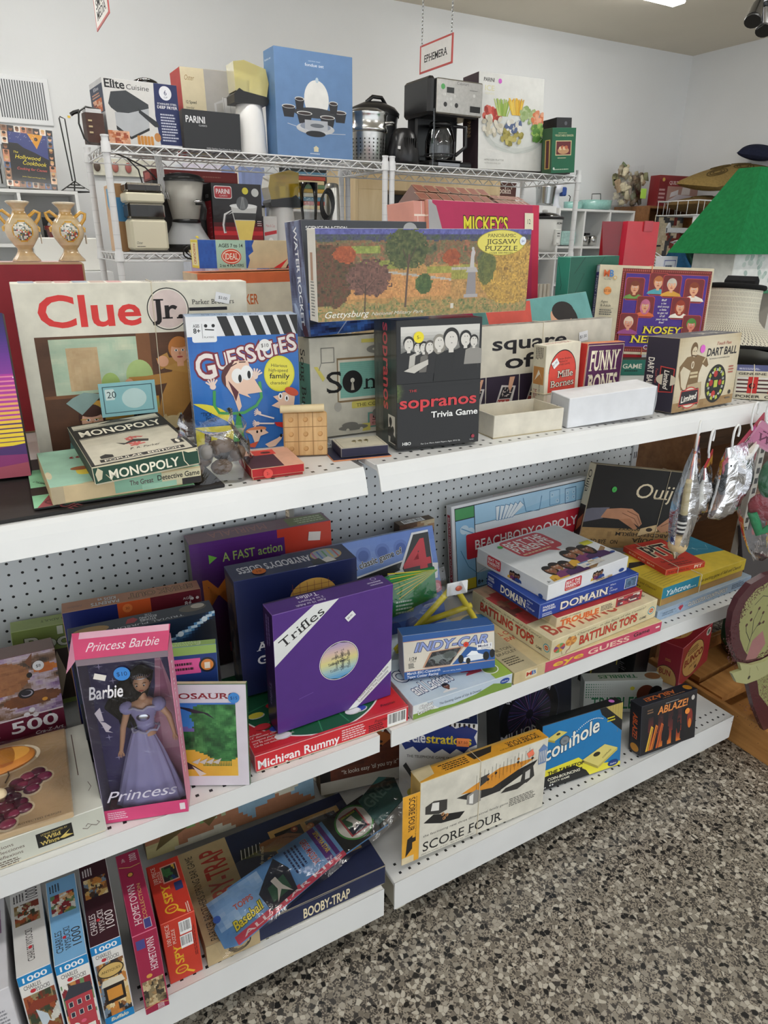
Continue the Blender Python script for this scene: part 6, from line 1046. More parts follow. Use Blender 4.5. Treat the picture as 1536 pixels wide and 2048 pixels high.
for k in 'FL':
    f=b.face(k); q=(.2,.48) if k=='F' else (.28,.48); f.text('DOMAIN',q[0],.22,.52,w=q[1],col='f0e8d8',bold=.04,serif=True,out='141c3c',ow=.04); f.lines(['Where','the','Challenge','Is...'],q[0]+q[1]+.015,.72,.13,.2,col='e0e4f0',shear=.2); f.text('PARKER',.03,.66,.14,w=.11,col='f0f0f4',bold=.05); f.text('BROTHERS',.03,.48,.14,w=.12,col='f0f0f4',bold=.05); f.small(.03,.12,.14,.36,2,'c9d0e4')
f=b.face('F'); f.rect(.855,.16,.985,.86,'e0e4ea'); f.pic(.86,.18,.98,.84,12,7,lambda U,V: ramp(fbm(U,V,5,4),'1a2230','4a6a8a','8aa4bc')); b.done()
b=Box('beat','board_game','white family quiz box with red speech bubble on top of the tall middle stack',{'*':'e4e6e8','F':'e6e8ea','T':'dfe2e4','L':'d4d7da'},'gloss',edge='eef0f0',split=('H',.94))
def fam(f,x,y,s,n=4):
    for i in range(n): X=x+(i-n/2)*s*1.5*f.sy/f.sx; person(f,X,y+.3*s*(i%2),s,('8a5a3c','9a6a48','6a4430','7a4e34')[i%4],('1a1412','2a1c16')[i%2],('d8a83c','7a3a6a','4a2a5c','2f4a8a')[i%4],body=2.0,long=i%2==0)
def bub(f,x0,y0,x1,y1,h):
    f.rrect(x0,y0,x1,y1,min((y1-y0)*f.sy,(x1-x0)*f.sx)*.2,'c93842'); w=x1-x0; f.text('BEAT THE',x0+.06*w,y0+(y1-y0)*.58,h,w=w*.86,col='f4f0ec',bold=.06); f.text('PARENTS',x0+.06*w,y0+(y1-y0)*.24,h,w=w*.86,col='f4f0ec',bold=.06); f.small(x0+.08*w,y0+(y1-y0)*.06,x1-.1*w,y0+(y1-y0)*.18,1,'e8c8a0')
f=b.face('T'); bub(f,.2,.56,.72,.97,.13); f.poly([(.5,.57),(.6,.57),(.6,.48)],'c93842'); f.poly([(0,0),(.06,.02),(.2,.1),(.5,.1),(.9,.16),(1,.2),(1,0)],'dfe2e4'); f.poly([(.3,.02),(.5,.04),(.8,.22),(.98,.34),(.98,.28),(.6,.02)],'9a7a54'); fam(f,.36,.22,.075,3); fam(f,.74,.36,.085,3); f.pic(.48,.06,.75,.16,14,5,mosaic(['e8e6e0','c9b48a','6a8ac0','d8d4cc'],20,3)); f.rect(.84,.42,.96,.5,'dcd84a'); f.disc(.1,.85,.03,'58b858') if False else None; f.ell(.95,.16,.03,.02,'2f4a8a'); f.text('8+  2-8',.03,.03,.03,w=.1,col='333')
f=b.face('F'); bub(f,.2,.22,.4,.9,.2); fam(f,.62,.6,.14,4); f.pic(.55,.08,.8,.22,12,2,mosaic(['9a7a54','d8d0c0','c9b48a'],12,5)); f.ell(.92,.26,.035,.12,'2f4a8a')
f=b.face('L'); bub(f,.16,.2,.36,.92,.2); fam(f,.58,.55,.14,4); f.ell(.92,.16,.03,.12,'2f4a8a'); b.sticker('T',.17,.87,.03,'58b858',''); b.done()
b=Box('beach','board_game','tall white and blue fitness property game box with red banner against the pegboard',{'*':'d9dadc','F':'e0e2e4','T':'c9cacc','L':'dcdcde'},'gloss',edge='e4e6e8',split=('D',.85))
f=b.face('F'); f.rect(.02,.03,.98,.97,'1d2430'); f.rect(.024,.04,.15,.62,'8fc0e4'); f.rect(.024,.62,.15,.83,'8fc0e4'); f.rect(.024,.84,.15,.96,'4a9a5c'); f.rect(.155,.75,.976,.96,'9ccbe8'); f.rect(.155,.04,.976,.745,'dfe8ee'); f.poly([(.155,.75),(.155,.96),(.3,.96),(.976,.96),(.976,.9),(.5,.8)],'a9d2ec'); f.rect(.024,.04,.15,.16,'e8d43c'); f.rect(.155,.04,.5,.2,'8fc0e4')
for i in range(6): a=i*9-25; g=math.radians(a); f.poly([(.3+.02*i,.74),(.3+.02*i+.02,.73),(.33+.035*i,.9-.01*i),(.3+.035*i,.9)],'3f7aa8'); f.poly([(.304+.02*i,.745),(.3+.02*i+.016,.735),(.328+.035*i,.892-.01*i),(.303+.035*i,.892)],'e6f0f6')
f.frame(.7,.76,.78,.93,.0015,'3f7aa8'); f.frame(.82,.74,.91,.92,.002,'2f5a88')
for x,y in ((.84,.86),(.89,.86),(.84,.8),(.89,.8),(.72,.88),(.76,.8)): f.disc(x,y,.02,'cfe4f2'); f.disc(x,y,.013,'7db0d4')
f.line([(.5,.92),(.52,.76),(.62,.74),(.64,.9)],.0018,'3f7aa8'); f.ell(.08,.72,.03,.05,'c9e0f0'); f.ell(.12,.68,.03,.05,'c9e0f0'); f.line([(.06,.74),(.14,.66)],.003,'6aa0c8'); f.line([(.05,.5),(.1,.3),(.16,.2),(.22,.24),(.16,.4),(.12,.52)],.0018,'3f7aa8')
f.rrect(.09,.38,.98,.66,.006,'c0283a'); f.text('BEACHBODY',.15,.47,.11,w=.43,col='f4f2f2',bold=.02); f.disc(.615,.52,.045,'f0f0f0'); f.disc(.615,.52,.03,'c0283a'); f.text('OPOLY',.65,.47,.11,w=.27,col='f4f2f2',bold=.02); f.text('DECIDE • COMMIT • SUCCEED • AND WIN!',.24,.405,.035,w=.5,col='f0e8e8',bold=.02); f.text('8+',.16,.07,.05,w=.04,col='222',bold=.03); f.small(.22,.06,.3,.12,2,'444')
f=b.face('L').cw(); f.rect(.1,.28,.86,.75,'a82436'); f.text('BEACHBODY OPOLY',.13,.4,.24,w=.7,col='f0e8ea'); f=b.face('T').flip(); f.text('BEACHBODY OPOLY',.3,.35,.3,w=.4,col='c06a74'); b.done()
b=Box('ouija','board_game','black spirit board box with hands and cream italic title tilted against the pegboard',{'*':'c9bb9c','F':'181614','L':'d6cbb0','T':'8a8068'},'oldcard',edge='b8aa8a',split=('D',.85))
f=b.face('F'); f.text('Ouija',.4,.64,.19,w=.42,col='e6d8b8',serif=True,shear=.15); f.rect(.0,.0,1,.24,'a08050'); f.poly([(0,.24),(1,.26),(1,.2),(0,.2)],'a08050')
f.pic(0,0,1,.23,30,8,lambda U,V: ramp(fbm(U*4,V,5,3),'8a6a40','b08e5a','9c7a4a'))
g=f.flip(); g.text('OUIJA',.36,.93,.05,w=.24,col='2a1f14',bold=.03,serif=True) if False else f.flip().text('OUIJA',.32,.87,.05,w=.22,col='2a1f14',bold=.04,serif=True); f.flip().text('ABCDEFGHIJKLM',.2,.8,.045,w=.5,col='2a1f14',serif=True,bold=.03); f.flip().text('NOPQRSTUVWXYZ',.22,.74,.035,w=.46,col='2a1f14',serif=True,bold=.03); f.text('GOOD BYE   ON',.02,.05,.05,w=.32,col='2a1f14',bold=.03)
f.poly([(0,.3),(.16,.36),(.2,.5),(.05,.48),(0,.46)],'6a6a78'); f.poly([(.14,.37),(.3,.36),(.42,.34),(.5,.28),(.52,.32),(.47,.44),(.4,.5),(.3,.5),(.18,.48)],'c08a68'); f.poly([(.3,.36),(.46,.24),(.49,.26),(.4,.38)],'b07a58'); f.line([(.36,.47),(.46,.42),(.51,.31)],.003,'8a5a40'); f.line([(.32,.44),(.44,.38),(.5,.28)],.0025,'8a5a40'); f.poly([(.5,.16),(.68,.24),(.66,.32),(.52,.26)],'d8bc8c'); f.ell(.6,.25,.03,.025,'3a2c20'); f.poly([(.66,.28),(.76,.42),(.9,.46),(1,.44),(1,.3),(.86,.28),(.72,.22)],'c08a68'); f.line([(.7,.3),(.8,.38)],.003,'8a5a40'); f.poly([(.84,.1),(1,.16),(1,.02),(.88,.02)],'1a1614')
f=b.face('L').cw(); f.text('Ouija',.08,.25,.5,w=.27,col='211c18',serif=True); f=b.face('L'); f.rect(.1,.08,.9,.5,'241a16'); f.poly([(.2,.3),(.8,.4),(.8,.26),(.2,.16)],'a8603c'); b.sticker('F',.2,.72,.035,'4fc05a','4',tc='1a5a24'); b.loop(x=.66,r=.0009,col='d8ccae'); b.done()
b=Box('glouc','board_game','flat pale blue local property game box under the yellow and teal dice game box',{'*':'9ab0c8','F':'8fa8c4','T':'a4b8cc'},'card',edge='b4c4d4',split=('H',.92))
f=b.face('F'); f.pic(0,0,1,1,40,5,lambda U,V: ramp(fbm(U*6,V,6,2),'7d98b8','a4bad0','93acc6')); f.text('GLOUCESTER COUNTY-OPOLY',.31,.3,.42,w=.42,col='f0ece4',bold=.05,out='2a2028',ow=.05); f.disc(.225,.62,.14,'c0344a',14); f.disc(.243,.62,.14,'c0344a',14); f.poly([(.205,.6),(.262,.6),(.234,.2)],'c0344a'); f.text('THE FUN GAME OF',.05,.55,.12,w=.13,col='2a3a54',bold=.03); f.text('LOCAL PLACES',.05,.32,.12,w=.11,col='2a3a54',bold=.03); f.small(.78,.25,.95,.8,3,'3a4a64'); b.done()
b=Box('yahtzee','dice_game','yellow and teal flat dice game box under the small red card box',{'*':'b08a4c','T':'d9bd34','F':'d6b92c','L':'c4a828'},'oldcard',cat='dice game',edge='d8c060',split=('H',.62),traycol='b48c50')
f=b.face('T'); f.rect(0,.0,1,.5,'d9be3c'); f.poly([(.3,1),(1,1),(1,.35),(.55,.5)],'2c7a94'); f.poly([(0,1),(.3,1),(.5,.55),(0,.6)],'d9be3c'); f.line([(.64,.8),(.9,.5),(.96,.62)],.001,'a9c8d0'); f.text('!',.8,.55,.1,col='a9c8d0')
for i in range(8): f.line([(.03,.05+.05*i),(.3,.08+.05*i)],.0012,'8a7a30')
f.poly([(.02,.62),(.12,.75),(.3,.66),(.2,.6)],'1f1c18'); f.ell(.5,.66,.1,.08,'e0b48c'); f=b.face('F'); f.rect(0,.4,.42,1,'2c86a0'); f.text('Yahtzee....',.05,.5,.32,w=.34,col='eef4f4',shear=.3,bold=.01); f.text('an exciting game of Skill and Chance!',.45,.58,.19,w=.5,col='3a2c18',shear=.2,bold=.02); f=b.face('L'); f.text('an exciting game of Skill and Chance!',.1,.7,.12,w=.8,col='3a2c18',shear=.2); f.small(.1,.46,.8,.6,1,'3a2c18'); b.loop(x=.44,r=.0011,col='e2dcc4'); b.done()
b=Box('pit','card_game','small flat red card game box lying on the yellow and teal dice game',{'*':'c43a28','T':'c03424','F':'c83e2a'},'oldcard',cat='card game',edge='d88a6a')
f=b.face('T'); f.rect(.12,.42,.9,.92,'b02c20'); f.text('PIT',.2,.45,.4,w=.62,col='241614',bold=.08,out='d8cfae',ow=.03); f.text('Parker Brothers Inc.',.15,.22,.07,w=.6,col='2a1614',shear=.35); f.small(.2,.05,.85,.17,2,'7a2418'); f=b.face('F'); f.text('Parker Brothers Inc.',.04,.3,.4,w=.55,col='2a1614',shear=.35); f.text('PIT',.72,.25,.55,w=.2,col='f2e8d8',bold=.06); f=b.face('L'); f.text('BULL  AND  BEAR',.15,.35,.3,w=.6,col='e8d0b0'); b.loop(x=.3,r=.0009,col='d8cdb4'); b.done()
# ---- bagged toys on the middle shelf
t=thing('bagged_toy','green and yellow bagged toy with ruffled yellow rays leaning behind the purple square box','toy',(.82,-.255,.665),-.15)
m=MB(); q=[(-.07,0),(.07,.045),(.06,.125),(-.075,.118)]; m.prism(q,-.003,.003,'2f8a4c','card','y'); f=Face(m,(-.075,-.003,0),(1,0,0),(0,0,1),(0,-1,0),.15,.13)
for i in range(12): f.line([(.95,.9),(.1+.02*i,.98-.055*i)],.003,('e0c83a','5fae50')[i%2])
f.small(.25,.1,.6,.4,4,'d8e8d8'); f.rect(.05,.25,.2,.45,'2a4a9a'); m.build('header_card',t)
m=MB(); m.grid(lambda u,v:(-.08+.16*u,-.012+.02*math.sin(PI*v)*-1+.004*math.sin(12*u),-.01+.03*u+.11*v),10,8,'fff','film'); m.build('clear_bag',t)
t=thing('yellow_frame_toy','yellow triangular plastic toy in clear wrap standing behind the small race car box','toy',(.86,-.31,.6025),-.1)
m=MB()
for a,c in (((-.105,0,.012),(.045,0,.155)),((.045,0,.155),(.13,0,.012)),((-.105,0,.012),(.13,0,.012)),((-.045,0,.07),(.095,0,.09))): m.tube([a,c],.0075,8,'dcc92c','plastic')
m.build('frame',t); m=MB(); m.box((.02,-.012,.135),(.075,-.008,.168),'e2e4e6','paper'); m.ball((.05,-.014,.152),(.009,.002,.007),'d8603a'); m.build('hang_tag',t)
m=MB(); m.grid(lambda u,v:((u-.5)*.28*(1-.75*v)+.02*v,-.018-.012*math.sin(PI*u)+.004*math.sin(15*u+6*v),.002+.17*v),14,10,'d8d890','film'); m.build('clear_wrap',t)
# jar behind the spirit board
t=thing('glass_jar','squat glass jar in a small white box behind the tilted black board box','jar',(2.05,.1,.6812))
m=MB(); m.box((-.07,-.055,0),(.07,.055,.1695),{'*':'7a5a48','F':'8a6a54'},'card'); m.build('box_under',t)
m=MB(); m.box((-.066,-.05,.17),(.066,.05,.2045),'d8dade','card'); m.build('white_box',t)
m=MB(); m.lathe([(.0,.205),(.055,.205),(.06,.215),(.06,.245),(.052,.255),(.05,.265)],n=24,mat='clear'); m.build('glass',t); m=MB(); m.lathe([(0,.22),(.054,.22),(.054,.235),(0,.237)],n=24,col='9a6a44'); m.build('contents',t)
# ---- hanging packs of doll clothes on the lip of the top shelf
def hook(par,x,z,y=0):
    m=MB(); m.tube([(x+.016*math.cos(a)-.003,y,z+.02*math.sin(a)+.052) for a in np.linspace(PI*.98,-.2*PI,12)][::-1]+[(x-.018,y,z+.035),(x-.014,y,z+.018),(x-.003,y,z+.008),(x,y,z)],.0028,7,'eceeee','plastic'); m.build('hanger_hook',par)
def bag(par,pts,th=.018,mat='film'):
    """pts: outline rows (z, xl, xr)"""
    m=MB(); k=len(pts)-1
    def fn(u,v):
        t_=min(v*k,k-1e-6); i=int(t_); g=t_-i; z,a,c=[pts[i][j]*(1-g)+pts[i+1][j]*g for j in range(3)]; an=2*PI*u
        return (a+(c-a)*(.5-.5*math.cos(an)),-th*math.sin(an)*math.sin(PI*min(.95,.08+v*.9))*(1+.25*math.sin(13*u*6.28+8*v)),z)
    m.grid(fn,28,16,'fff',mat); m.build('clear_bag',par)
def pack(label,x,y,z,rz,roll,w,h,cols,txt,tc):
    t=thing('doll_clothes_pack',label,'doll clothes',(x,y,z),rz,'hanging packs of doll clothes')
    m=MB(); M=Matrix.Rotation(-roll,4,'Y'); V0=MB(); V0.box((-w/2,-.0012,-h),(w/2,.0012,0),cols[0],'card',.0003); f=Face(V0,(-w/2,-.0012,-h),(1,0,0),(0,0,1),(0,-1,0),w,h); f.rect(.04,.1,.96,.72,cols[1]); f.text(txt,.1,.25,.3,w=.75,col=tc,serif=True,bold=.02); f.small(.15,.6,.8,.7,1,tc)
    if w>.15: f.text(txt[0],.1,.18,.55,w=.12,col='d8843c',serif=True); f.disc(.87,.5,.32,'e4dcd4'); f.disc(.87,.5,.22,'a83a3c'); f.poly([(.68,.55),(.78,.6),(.76,.95),(.7,.9)],'e86ac0')
    V0.v=[np.array([tuple(M@Vector(p)) for p in a]) for a in V0.v]; V0.build('header_card',t); return t
t=pack('leftmost hanging pack, salmon card with blue label over a narrow bag with a ball',1.478,-.478,1.052,.55,.55,.1,.055,('d88a7c','2f3f86'),'VanderBear','e9ecf4'); hook(t,-.002,-.0)
bag(t,[(-.0,-.035,.045),(-.06,-.05,.03),(-.14,-.055,.015),(-.22,-.05,.005),(-.25,-.045,-.005),(-.275,-.03,-.018)],.026)
m=MB(); m.cyl((-.028,0,-.07),(-.005,0,-.165),.011,.009,12,'c9bc94','fabric'); m.build('tan_roll',t)
m=MB(); m.ball((-.024,0,-.238),.024,'cdb48a','fabric',18,12); m.build('ball',t)
m=MB()
for i in range(7): m.cyl((-.022+.001*i,0,-.165-.006*i),(-.021+.001*i,0,-.171-.006*i),.016,.016,14,('20242c','e2e2e0')[i%2],'fabric')
m.build('striped_sock',t); m=MB(); m.ball((.015,0,-.1),(.02,.012,.055),'dfe0dc','fabric',14,10); m.build('white_cloth',t)
t=pack('small hanging pack with a yellow card, between the salmon and the black cards',1.545,-.47,1.022,.4,.5,.065,.05,('b8343a','e0b43a'),'Muffy','8a1a1c'); hook(t,.0,0)
bag(t,[(-.02,-.03,.03),(-.07,-.035,.03),(-.13,-.03,.015),(-.17,-.01,.005)],.02); m=MB(); m.ball((0,0,-.1),(.02,.011,.045),'d9dad6','fabric',14,10); m.build('white_cloth',t)
t=pack('largest hanging pack, black and red card over a black doll dress with white ribbon',1.66,-.478,1.062,.22,.42,.23,.05,('a83a50','231c20'),'VanderBear Wear','e8dcc4'); hook(t,-.06,-.03,-.003); hook(t,.035,.012,-.003)
bag(t,[(-.01,-.1,.09),(-.06,-.1,.085),(-.13,-.1,.075),(-.19,-.12,.04),(-.21,-.06,.01)],.03)
m=MB(); m.grid(lambda u,v:(-.05+.12*v-.02+(.03+.05*v)*math.cos(2*PI*u)*.8,.013*math.sin(2*PI*u)*(1+.2*math.sin(22*u)),-.055-.09*v),32,8,'1d2226','fabric'); m.ball((-.065,0,-.1),(.03,.014,.04),'20262a','fabric',14,10); m.build('black_dress',t)
m=MB(); m.poly=None; m.prism([(.0,-.03),(.05,-.015),(.065,-.075),(.02,-.1)],-.0175,-.0155,'d8cfc2','card','y'); f=Face(m,(.02,-.0176,-.085),(1,0,0),(0,0,1),(0,-1,0),.045,.06); f.disc(.45,.42,.32,'b0404a'); f.small(.2,.25,.7,.6,4,'8a2a34'); m.tube([(-.02,-.018,-.05),(.02,-.02,-.045),(.06,-.018,-.02)],.006,6,'e4e4e2','fabric'); m.tube([(.01,-.02,-.045),(.0,-.018,-.075)],.005,6,'e4e4e2','fabric'); m.build('white_ribbon',t)
t=pack('hanging pack with a pink card turned sideways over green and red doll clothes',1.74,-.53,1.075,-.95,-.45,.12,.06,('c88aa8','c07a9c'),'Wear','6a3a54'); hook(t,-.03,.005)
bag(t,[(-.03,-.05,.05),(-.1,-.06,.06),(-.2,-.075,.06),(-.27,-.05,.05),(-.33,-.02,.035),(-.35,.0,.02)],.03)
m=MB(); m.ball((-.005,0,-.12),(.03,.018,.055),'1f5f3c','fabric',16,10); m.tube([(-.03,0,-.22),(-.005,-.006,-.27),(.025,0,-.25),(.03,0,-.225)],.013,8,'2f8a5c','fabric'); m.build('green_clothes',t); m=MB(); m.ball((0,.004,-.2),(.045,.012,.04),'8a3a44','fabric',14,8); m.build('red_cloth',t); m=MB(); m.ball((.004,-.012,-.085),(.012,.01,.028),'d8d2c4','fabric',12,8); m.build('white_shoe',t)
t=pack('rightmost hanging pack with a yellow card, cut by the photo edge',1.815,-.535,1.08,-.9,-.3,.13,.07,('c9b03c','d8c04c'),'Muffy','6a5a2c'); hook(t,-.03,.005)
bag(t,[(-.03,-.05,.06),(-.12,-.06,.06),(-.22,-.05,.06),(-.3,-.03,.04),(-.34,-.02,.0)],.026); m=MB(); m.ball((0,0,-.14),(.035,.014,.07),'b9bcc2','fabric',14,8); m.build('grey_cloth',t)
# ------------------------------------------------------------ BOTTOM SHELF
b=Box('scorefour','board_game','cream and yellow game box with a loose yellow end flap at the lower front',{'*':'d8d0b8','F':'d8d4c6','T':'e0a02c','L':'b89a5a'},'oldcard',edge='d8c084',split=('D',.82),traycol='c9a050')
f=b.face('F'); f.text('SCORE FOUR',.03,.06,.13,w=.62,col='1a1918',serif=True,bold=.01); f.text('the fascinating new three dimensional family game',.03,.255,.032,w=.66,col='1f1e1c',shear=.1); f.text('place the marker on a pin.   four in a line - you win!',.02,.02,.018,w=.4,col='2a2826',shear=.1); f.small(.7,.2,.95,.32,5,'5a564e')
f.poly([(.03,.45),(.16,.36),(.3,.33),(.34,.4),(.2,.46),(.1,.52)],'1c1b1a'); f.poly([(.27,.62),(.4,.5),(.62,.5),(.88,.66),(.92,.74),(.62,.66),(.42,.64)],'1c1b1a'); f.poly([(.27,.62),(.42,.49),(.62,.49),(.62,.61),(.42,.63)],'2a2928'); f.poly([(.3,.65),(.55,.58),(.9,.78),(.6,.82)],'d8902c'); f.poly([(.35,.48),(.4,.44),(.46,.46),(.46,.6),(.42,.64),(.35,.6)],'8a8782'); f.poly([(.37,.48),(.4,.46),(.4,.6),(.37,.58)],'e4e2dc'); f.poly([(.78,.48),(.84,.46),(.9,.52),(.88,.7),(.8,.66)],'34322f'); f.poly([(.82,.5),(.86,.5),(.86,.64),(.82,.62)],'c9c6be'); f.poly([(.62,.45),(.76,.42),(.9,.52),(.66,.5)],'34322f'); f.poly([(.04,.56),(.14,.5),(.2,.52),(.2,.66),(.1,.7),(.04,.66)],'3c3a37'); f.poly([(.08,.58),(.14,.55),(.14,.66),(.09,.68)],'e0ded8'); f.poly([(.45,.66),(.5,.7),(.52,.8),(.44,.78)],'3c3a37')
rnd=random.Random(4)
for i in range(16):
    x=.42+.03*i; y=.68+.006*i+.02*(i%3); f.line([(x,y-.04),(x,y+.15)],.0007,'2a2826')
    for k in range(rnd.choice((0,1,2))): f.disc(x,y+.02+.045*k,.018,('b0702c','241c18')[(i+k)%2],12)
for x,y in ((.17,.48),(.2,.45),(.18,.42)): f.disc(x,y,.022,'c08a5a',12); f.disc(x-.003,y,.01,'3a2a20',8)
f.rect(.925,.66,.99,.86,'6a84b0'); f.poly([(.915,.86),(1,.86),(.96,.93)],'6a84b0'); [f.rect(.93+.015*i,.68,.936+.015*i,.84,'d8d4c6') for i in range(4)]
f=b.face('T').flip(); f.text('SCORE FOUR',.05,.35,.4,w=.26,col='2a1f14',serif=True,bold=.02); f.text('the fascinating new three dimensional family game',.04,.7,.1,w=.34,col='2a1f14'); f.small(.62,.25,.85,.8,4,'3a2a14'); f.poly([(.4,.2),(.6,.2),(.58,.7),(.44,.6)],'2a241c'); f.poly([(.86,.0),(1,0),(1,.9),(.88,.7)],'d8c8a0')
W,H,D=b.W,b.H,b.D; m=MB(); m.box((-W/2-.046,-D/2-.002,-.0),(-W/2-.001,-D/2,H*.9),{'*':'d8b878','F':'e2a32e'},'oldcard',.0003); f=Face(m,(-W/2-.046,-D/2-.002,0),(1,0,0),(0,0,1),(0,-1,0),.045,H*.9,'oldcard'); g=f.cw(); g.text('SCORE FOUR',.04,.36,.36,w=.5,col='2a1f14',serif=True,bold=.02); g.text('the fascinating new three dimensional family game',.04,.76,.08,w=.6,col='2a1f14'); f.poly([(.2,.1),(.6,.2),(.6,.4),(.3,.36)],'221d18'); f.poly([(.3,.28),(.8,.3),(.8,.36),(.3,.36)],'221d18'); f.rect(0,0,.7,.1,'d8c8a4'); b.extra.append(('end_flap',m))
b.sticker('F',.85,.865,.04,'f07a5c','','rect',25,w=.05); b.loop(x=.445,r=.0009,col='d8cdb4'); b.done()
b=Box('coinhole','board_game','blue, black and yellow coin bouncing game box right of the cream and yellow box',{'*':'17181a','F':'1f78b4','T':'1b1c1e','L':'16181a'},'gloss',edge='34363a')
f=b.face('F'); f.poly([(.74,1),(1,1),(1,.6),(.8,.85)],'b8a458'); [f.rect(.8+.035*i,.55 if i>3 else .85,.803+.035*i,1,'8a7a3c') for i in range(6)]; f.poly([(.73,.9),(1,.55),(1,.72),(.78,1),(.7,1)],'151617'); f.poly([(0,0),(0,.3),(.45,.34),(.6,.16),(1,.06),(1,0)],'e6dc3c'); f.poly([(0,0),(0,.2),(.4,.24),(.55,.1),(.6,0)],'151617'); f.rect(0,.0,.5,.17,'151617'); f.text('coinhole',.04,.44,.22,w=.7,col='f2f0e4',shear=.3,bold=.03,rot=14,out='14426a',ow=.02)
for i in range(22): a=i/21; f.ell(.32+.42*a,.66+.28*math.sin(PI*a*.62)-.02*a*4,.006,.009,'f4f4f0',8)
f.poly([(.05,.78),(.2,.86),(.3,.8),(.15,.72)],'d8c868'); f.poly([(.05,.78),(.15,.72),(.15,.69),(.05,.75)],'a89a44'); f.ell(.19,.81,.025,.018,'3a3420'); f.ell(.27,.68,.06,.075,'4a4f54'); f.ell(.27,.68,.05,.062,'7d848a'); f.text('25¢',.25,.66,.03,col='2a2c30')
f.poly([(.5,.28),(.78,.42),(.95,.3),(.7,.1)],'ddd078'); f.poly([(.5,.28),(.7,.1),(.7,.06),(.5,.24)],'a89a44'); f.poly([(.7,.1),(.95,.3),(.95,.26),(.7,.06)],'c4b65c'); f.ell(.68,.3,.045,.035,'2a2618',20); f.text('coinhole',.76,.2,.035,w=.13,col='5a4a20',rot=32)
f.text('THE TABLETOP',.07,.215,.055,w=.45,col='151617',bold=.04); f.text('COIN-BOUNCING',.07,.125,.045,w=.4,col='f0ecd8',bold=.04); f.text('PARTY GAME',.1,.075,.03,w=.24,col='f0ecd8',bold=.03); f.text('8+',.01,.02,.035,w=.04,col='eee',bold=.03); f.disc(.1,.05,.012,'eee'); f.disc(.13,.05,.012,'eee'); f.ell(.9,.07,.07,.05,'1d3a7a'); f.text('Hasbro',.86,.05,.03,w=.08,col='eef',shear=.2); f.small(.8,.75,.92,.84,2,'d8c83c'); b.sticker('T',.9,.5,.25,'d87ad0',''); b.done()
b=Box('ablaze','board_game','dark game box with orange flames at the right end of the bottom shelf',{'*':'25252c','F':'1c1b20','T':'2b2e38','L':'26262c'},'gloss',edge='3a3c46')
f=b.face('F'); f.rect(.05,.05,.95,.93,'17161a'); f.pic(.07,.06,.78,.72,40,30,lambda U,V: mix(ramp(V+.3*(fbm(U,V,6,3)-.5),'d8782c','8a2f20','5a2424','2a1a1e'),np.zeros(U.shape+(3,))+rgb('14131a'),(np.sin(U*26+2*fbm(U,V,3,4))>-.1+.5*V*0).astype(float)))
for x,c in ((.12,'e6b43c'),(.2,'d8782c'),(.3,'c8602c')): f.poly([(x-.03,.06),(x+.02,.06),(x+.1,.5),(x+.06,.55)],c); f.poly([(x,.06),(x+.01,.06),(x+.085,.5),(x+.075,.5)],'4a1a14')
f.ell(.48,.26,.03,.12,'141318'); f.disc(.48,.4,.03,'141318'); f.ell(.68,.34,.035,.13,'141318'); f.disc(.68,.5,.03,'141318'); f.ell(.88,.45,.05,.2,'8a2f24'); f.ell(.88,.35,.03,.1,'d8782c'); f.text('ABLAZE!',.28,.74,.15,w=.55,col='e6924a',bold=.05,shear=.15,out='4a1a14',ow=.04); f.small(.42,.9,.72,.93,1,'a8a4a0'); f.small(.1,.8,.22,.9,2,'8a6a50'); f.ell(.92,.86,.03,.05,'c9c4bc')
f=b.face('T').flip(); f.text('ABLAZE!',.3,.3,.4,w=.55,col='e07a3c',bold=.05,shear=.15); f.small(.2,.75,.7,.9,1,'a07a60'); f.ell(.08,.5,.06,.3,'d8922c'); f=b.face('L').cw(); f.text('ABLAZE!',.2,.3,.4,w=.5,col='d8602c',bold=.05,shear=.15); f.ell(.88,.5,.08,.35,'c88a2c'); b.sticker('F',.82,.62,.06,'f0923c','-',tc='8a3a10'); b.done()
b=Box('booby','board_game','big navy game box with kraft panel and wooden pieces, lying under the baseball kite',{'*':'18203c','T':'1a2244','F':'1b2446','L':'b49a70'},'oldcard',edge='8a806c',split=('H',.94))
f=b.face('T'); f.rect(0,0,.27,1,'b39c76'); f.rect(.07,.02,.265,.0+.98,'b39c76'); g=f.ccw(); g.text('BOOBY-TRAP',.1,.77,.13,w=.82,col='a8342c',bold=.05); g.text('PARKER BROTHERS SPRING BAR GAME',.03,.93,.04,w=.9,col='2a2420')
f.poly([(.46,.45),(.93,.72),(.9,.9),(.5,.62)][::1],'2a2126') if False else f.rect(.5,.28,.94,.86,'b9925a'); f.rect(.53,.33,.91,.81,'231c22'); f.rect(.69,.3,.72,.84,'b9925a')
rnd=random.Random(7)
for i in range(22): x,y=rnd.uniform(.55,.88),rnd.uniform(.36,.78); c=rnd.choice(('8a3a2c','b0603c','1d2030','c08a5a')); f.disc(x,y,.035,c,14); f.disc(x+.002,y+.004,.015,'d8a878' if c!='1d2030' else '4a5070',10)
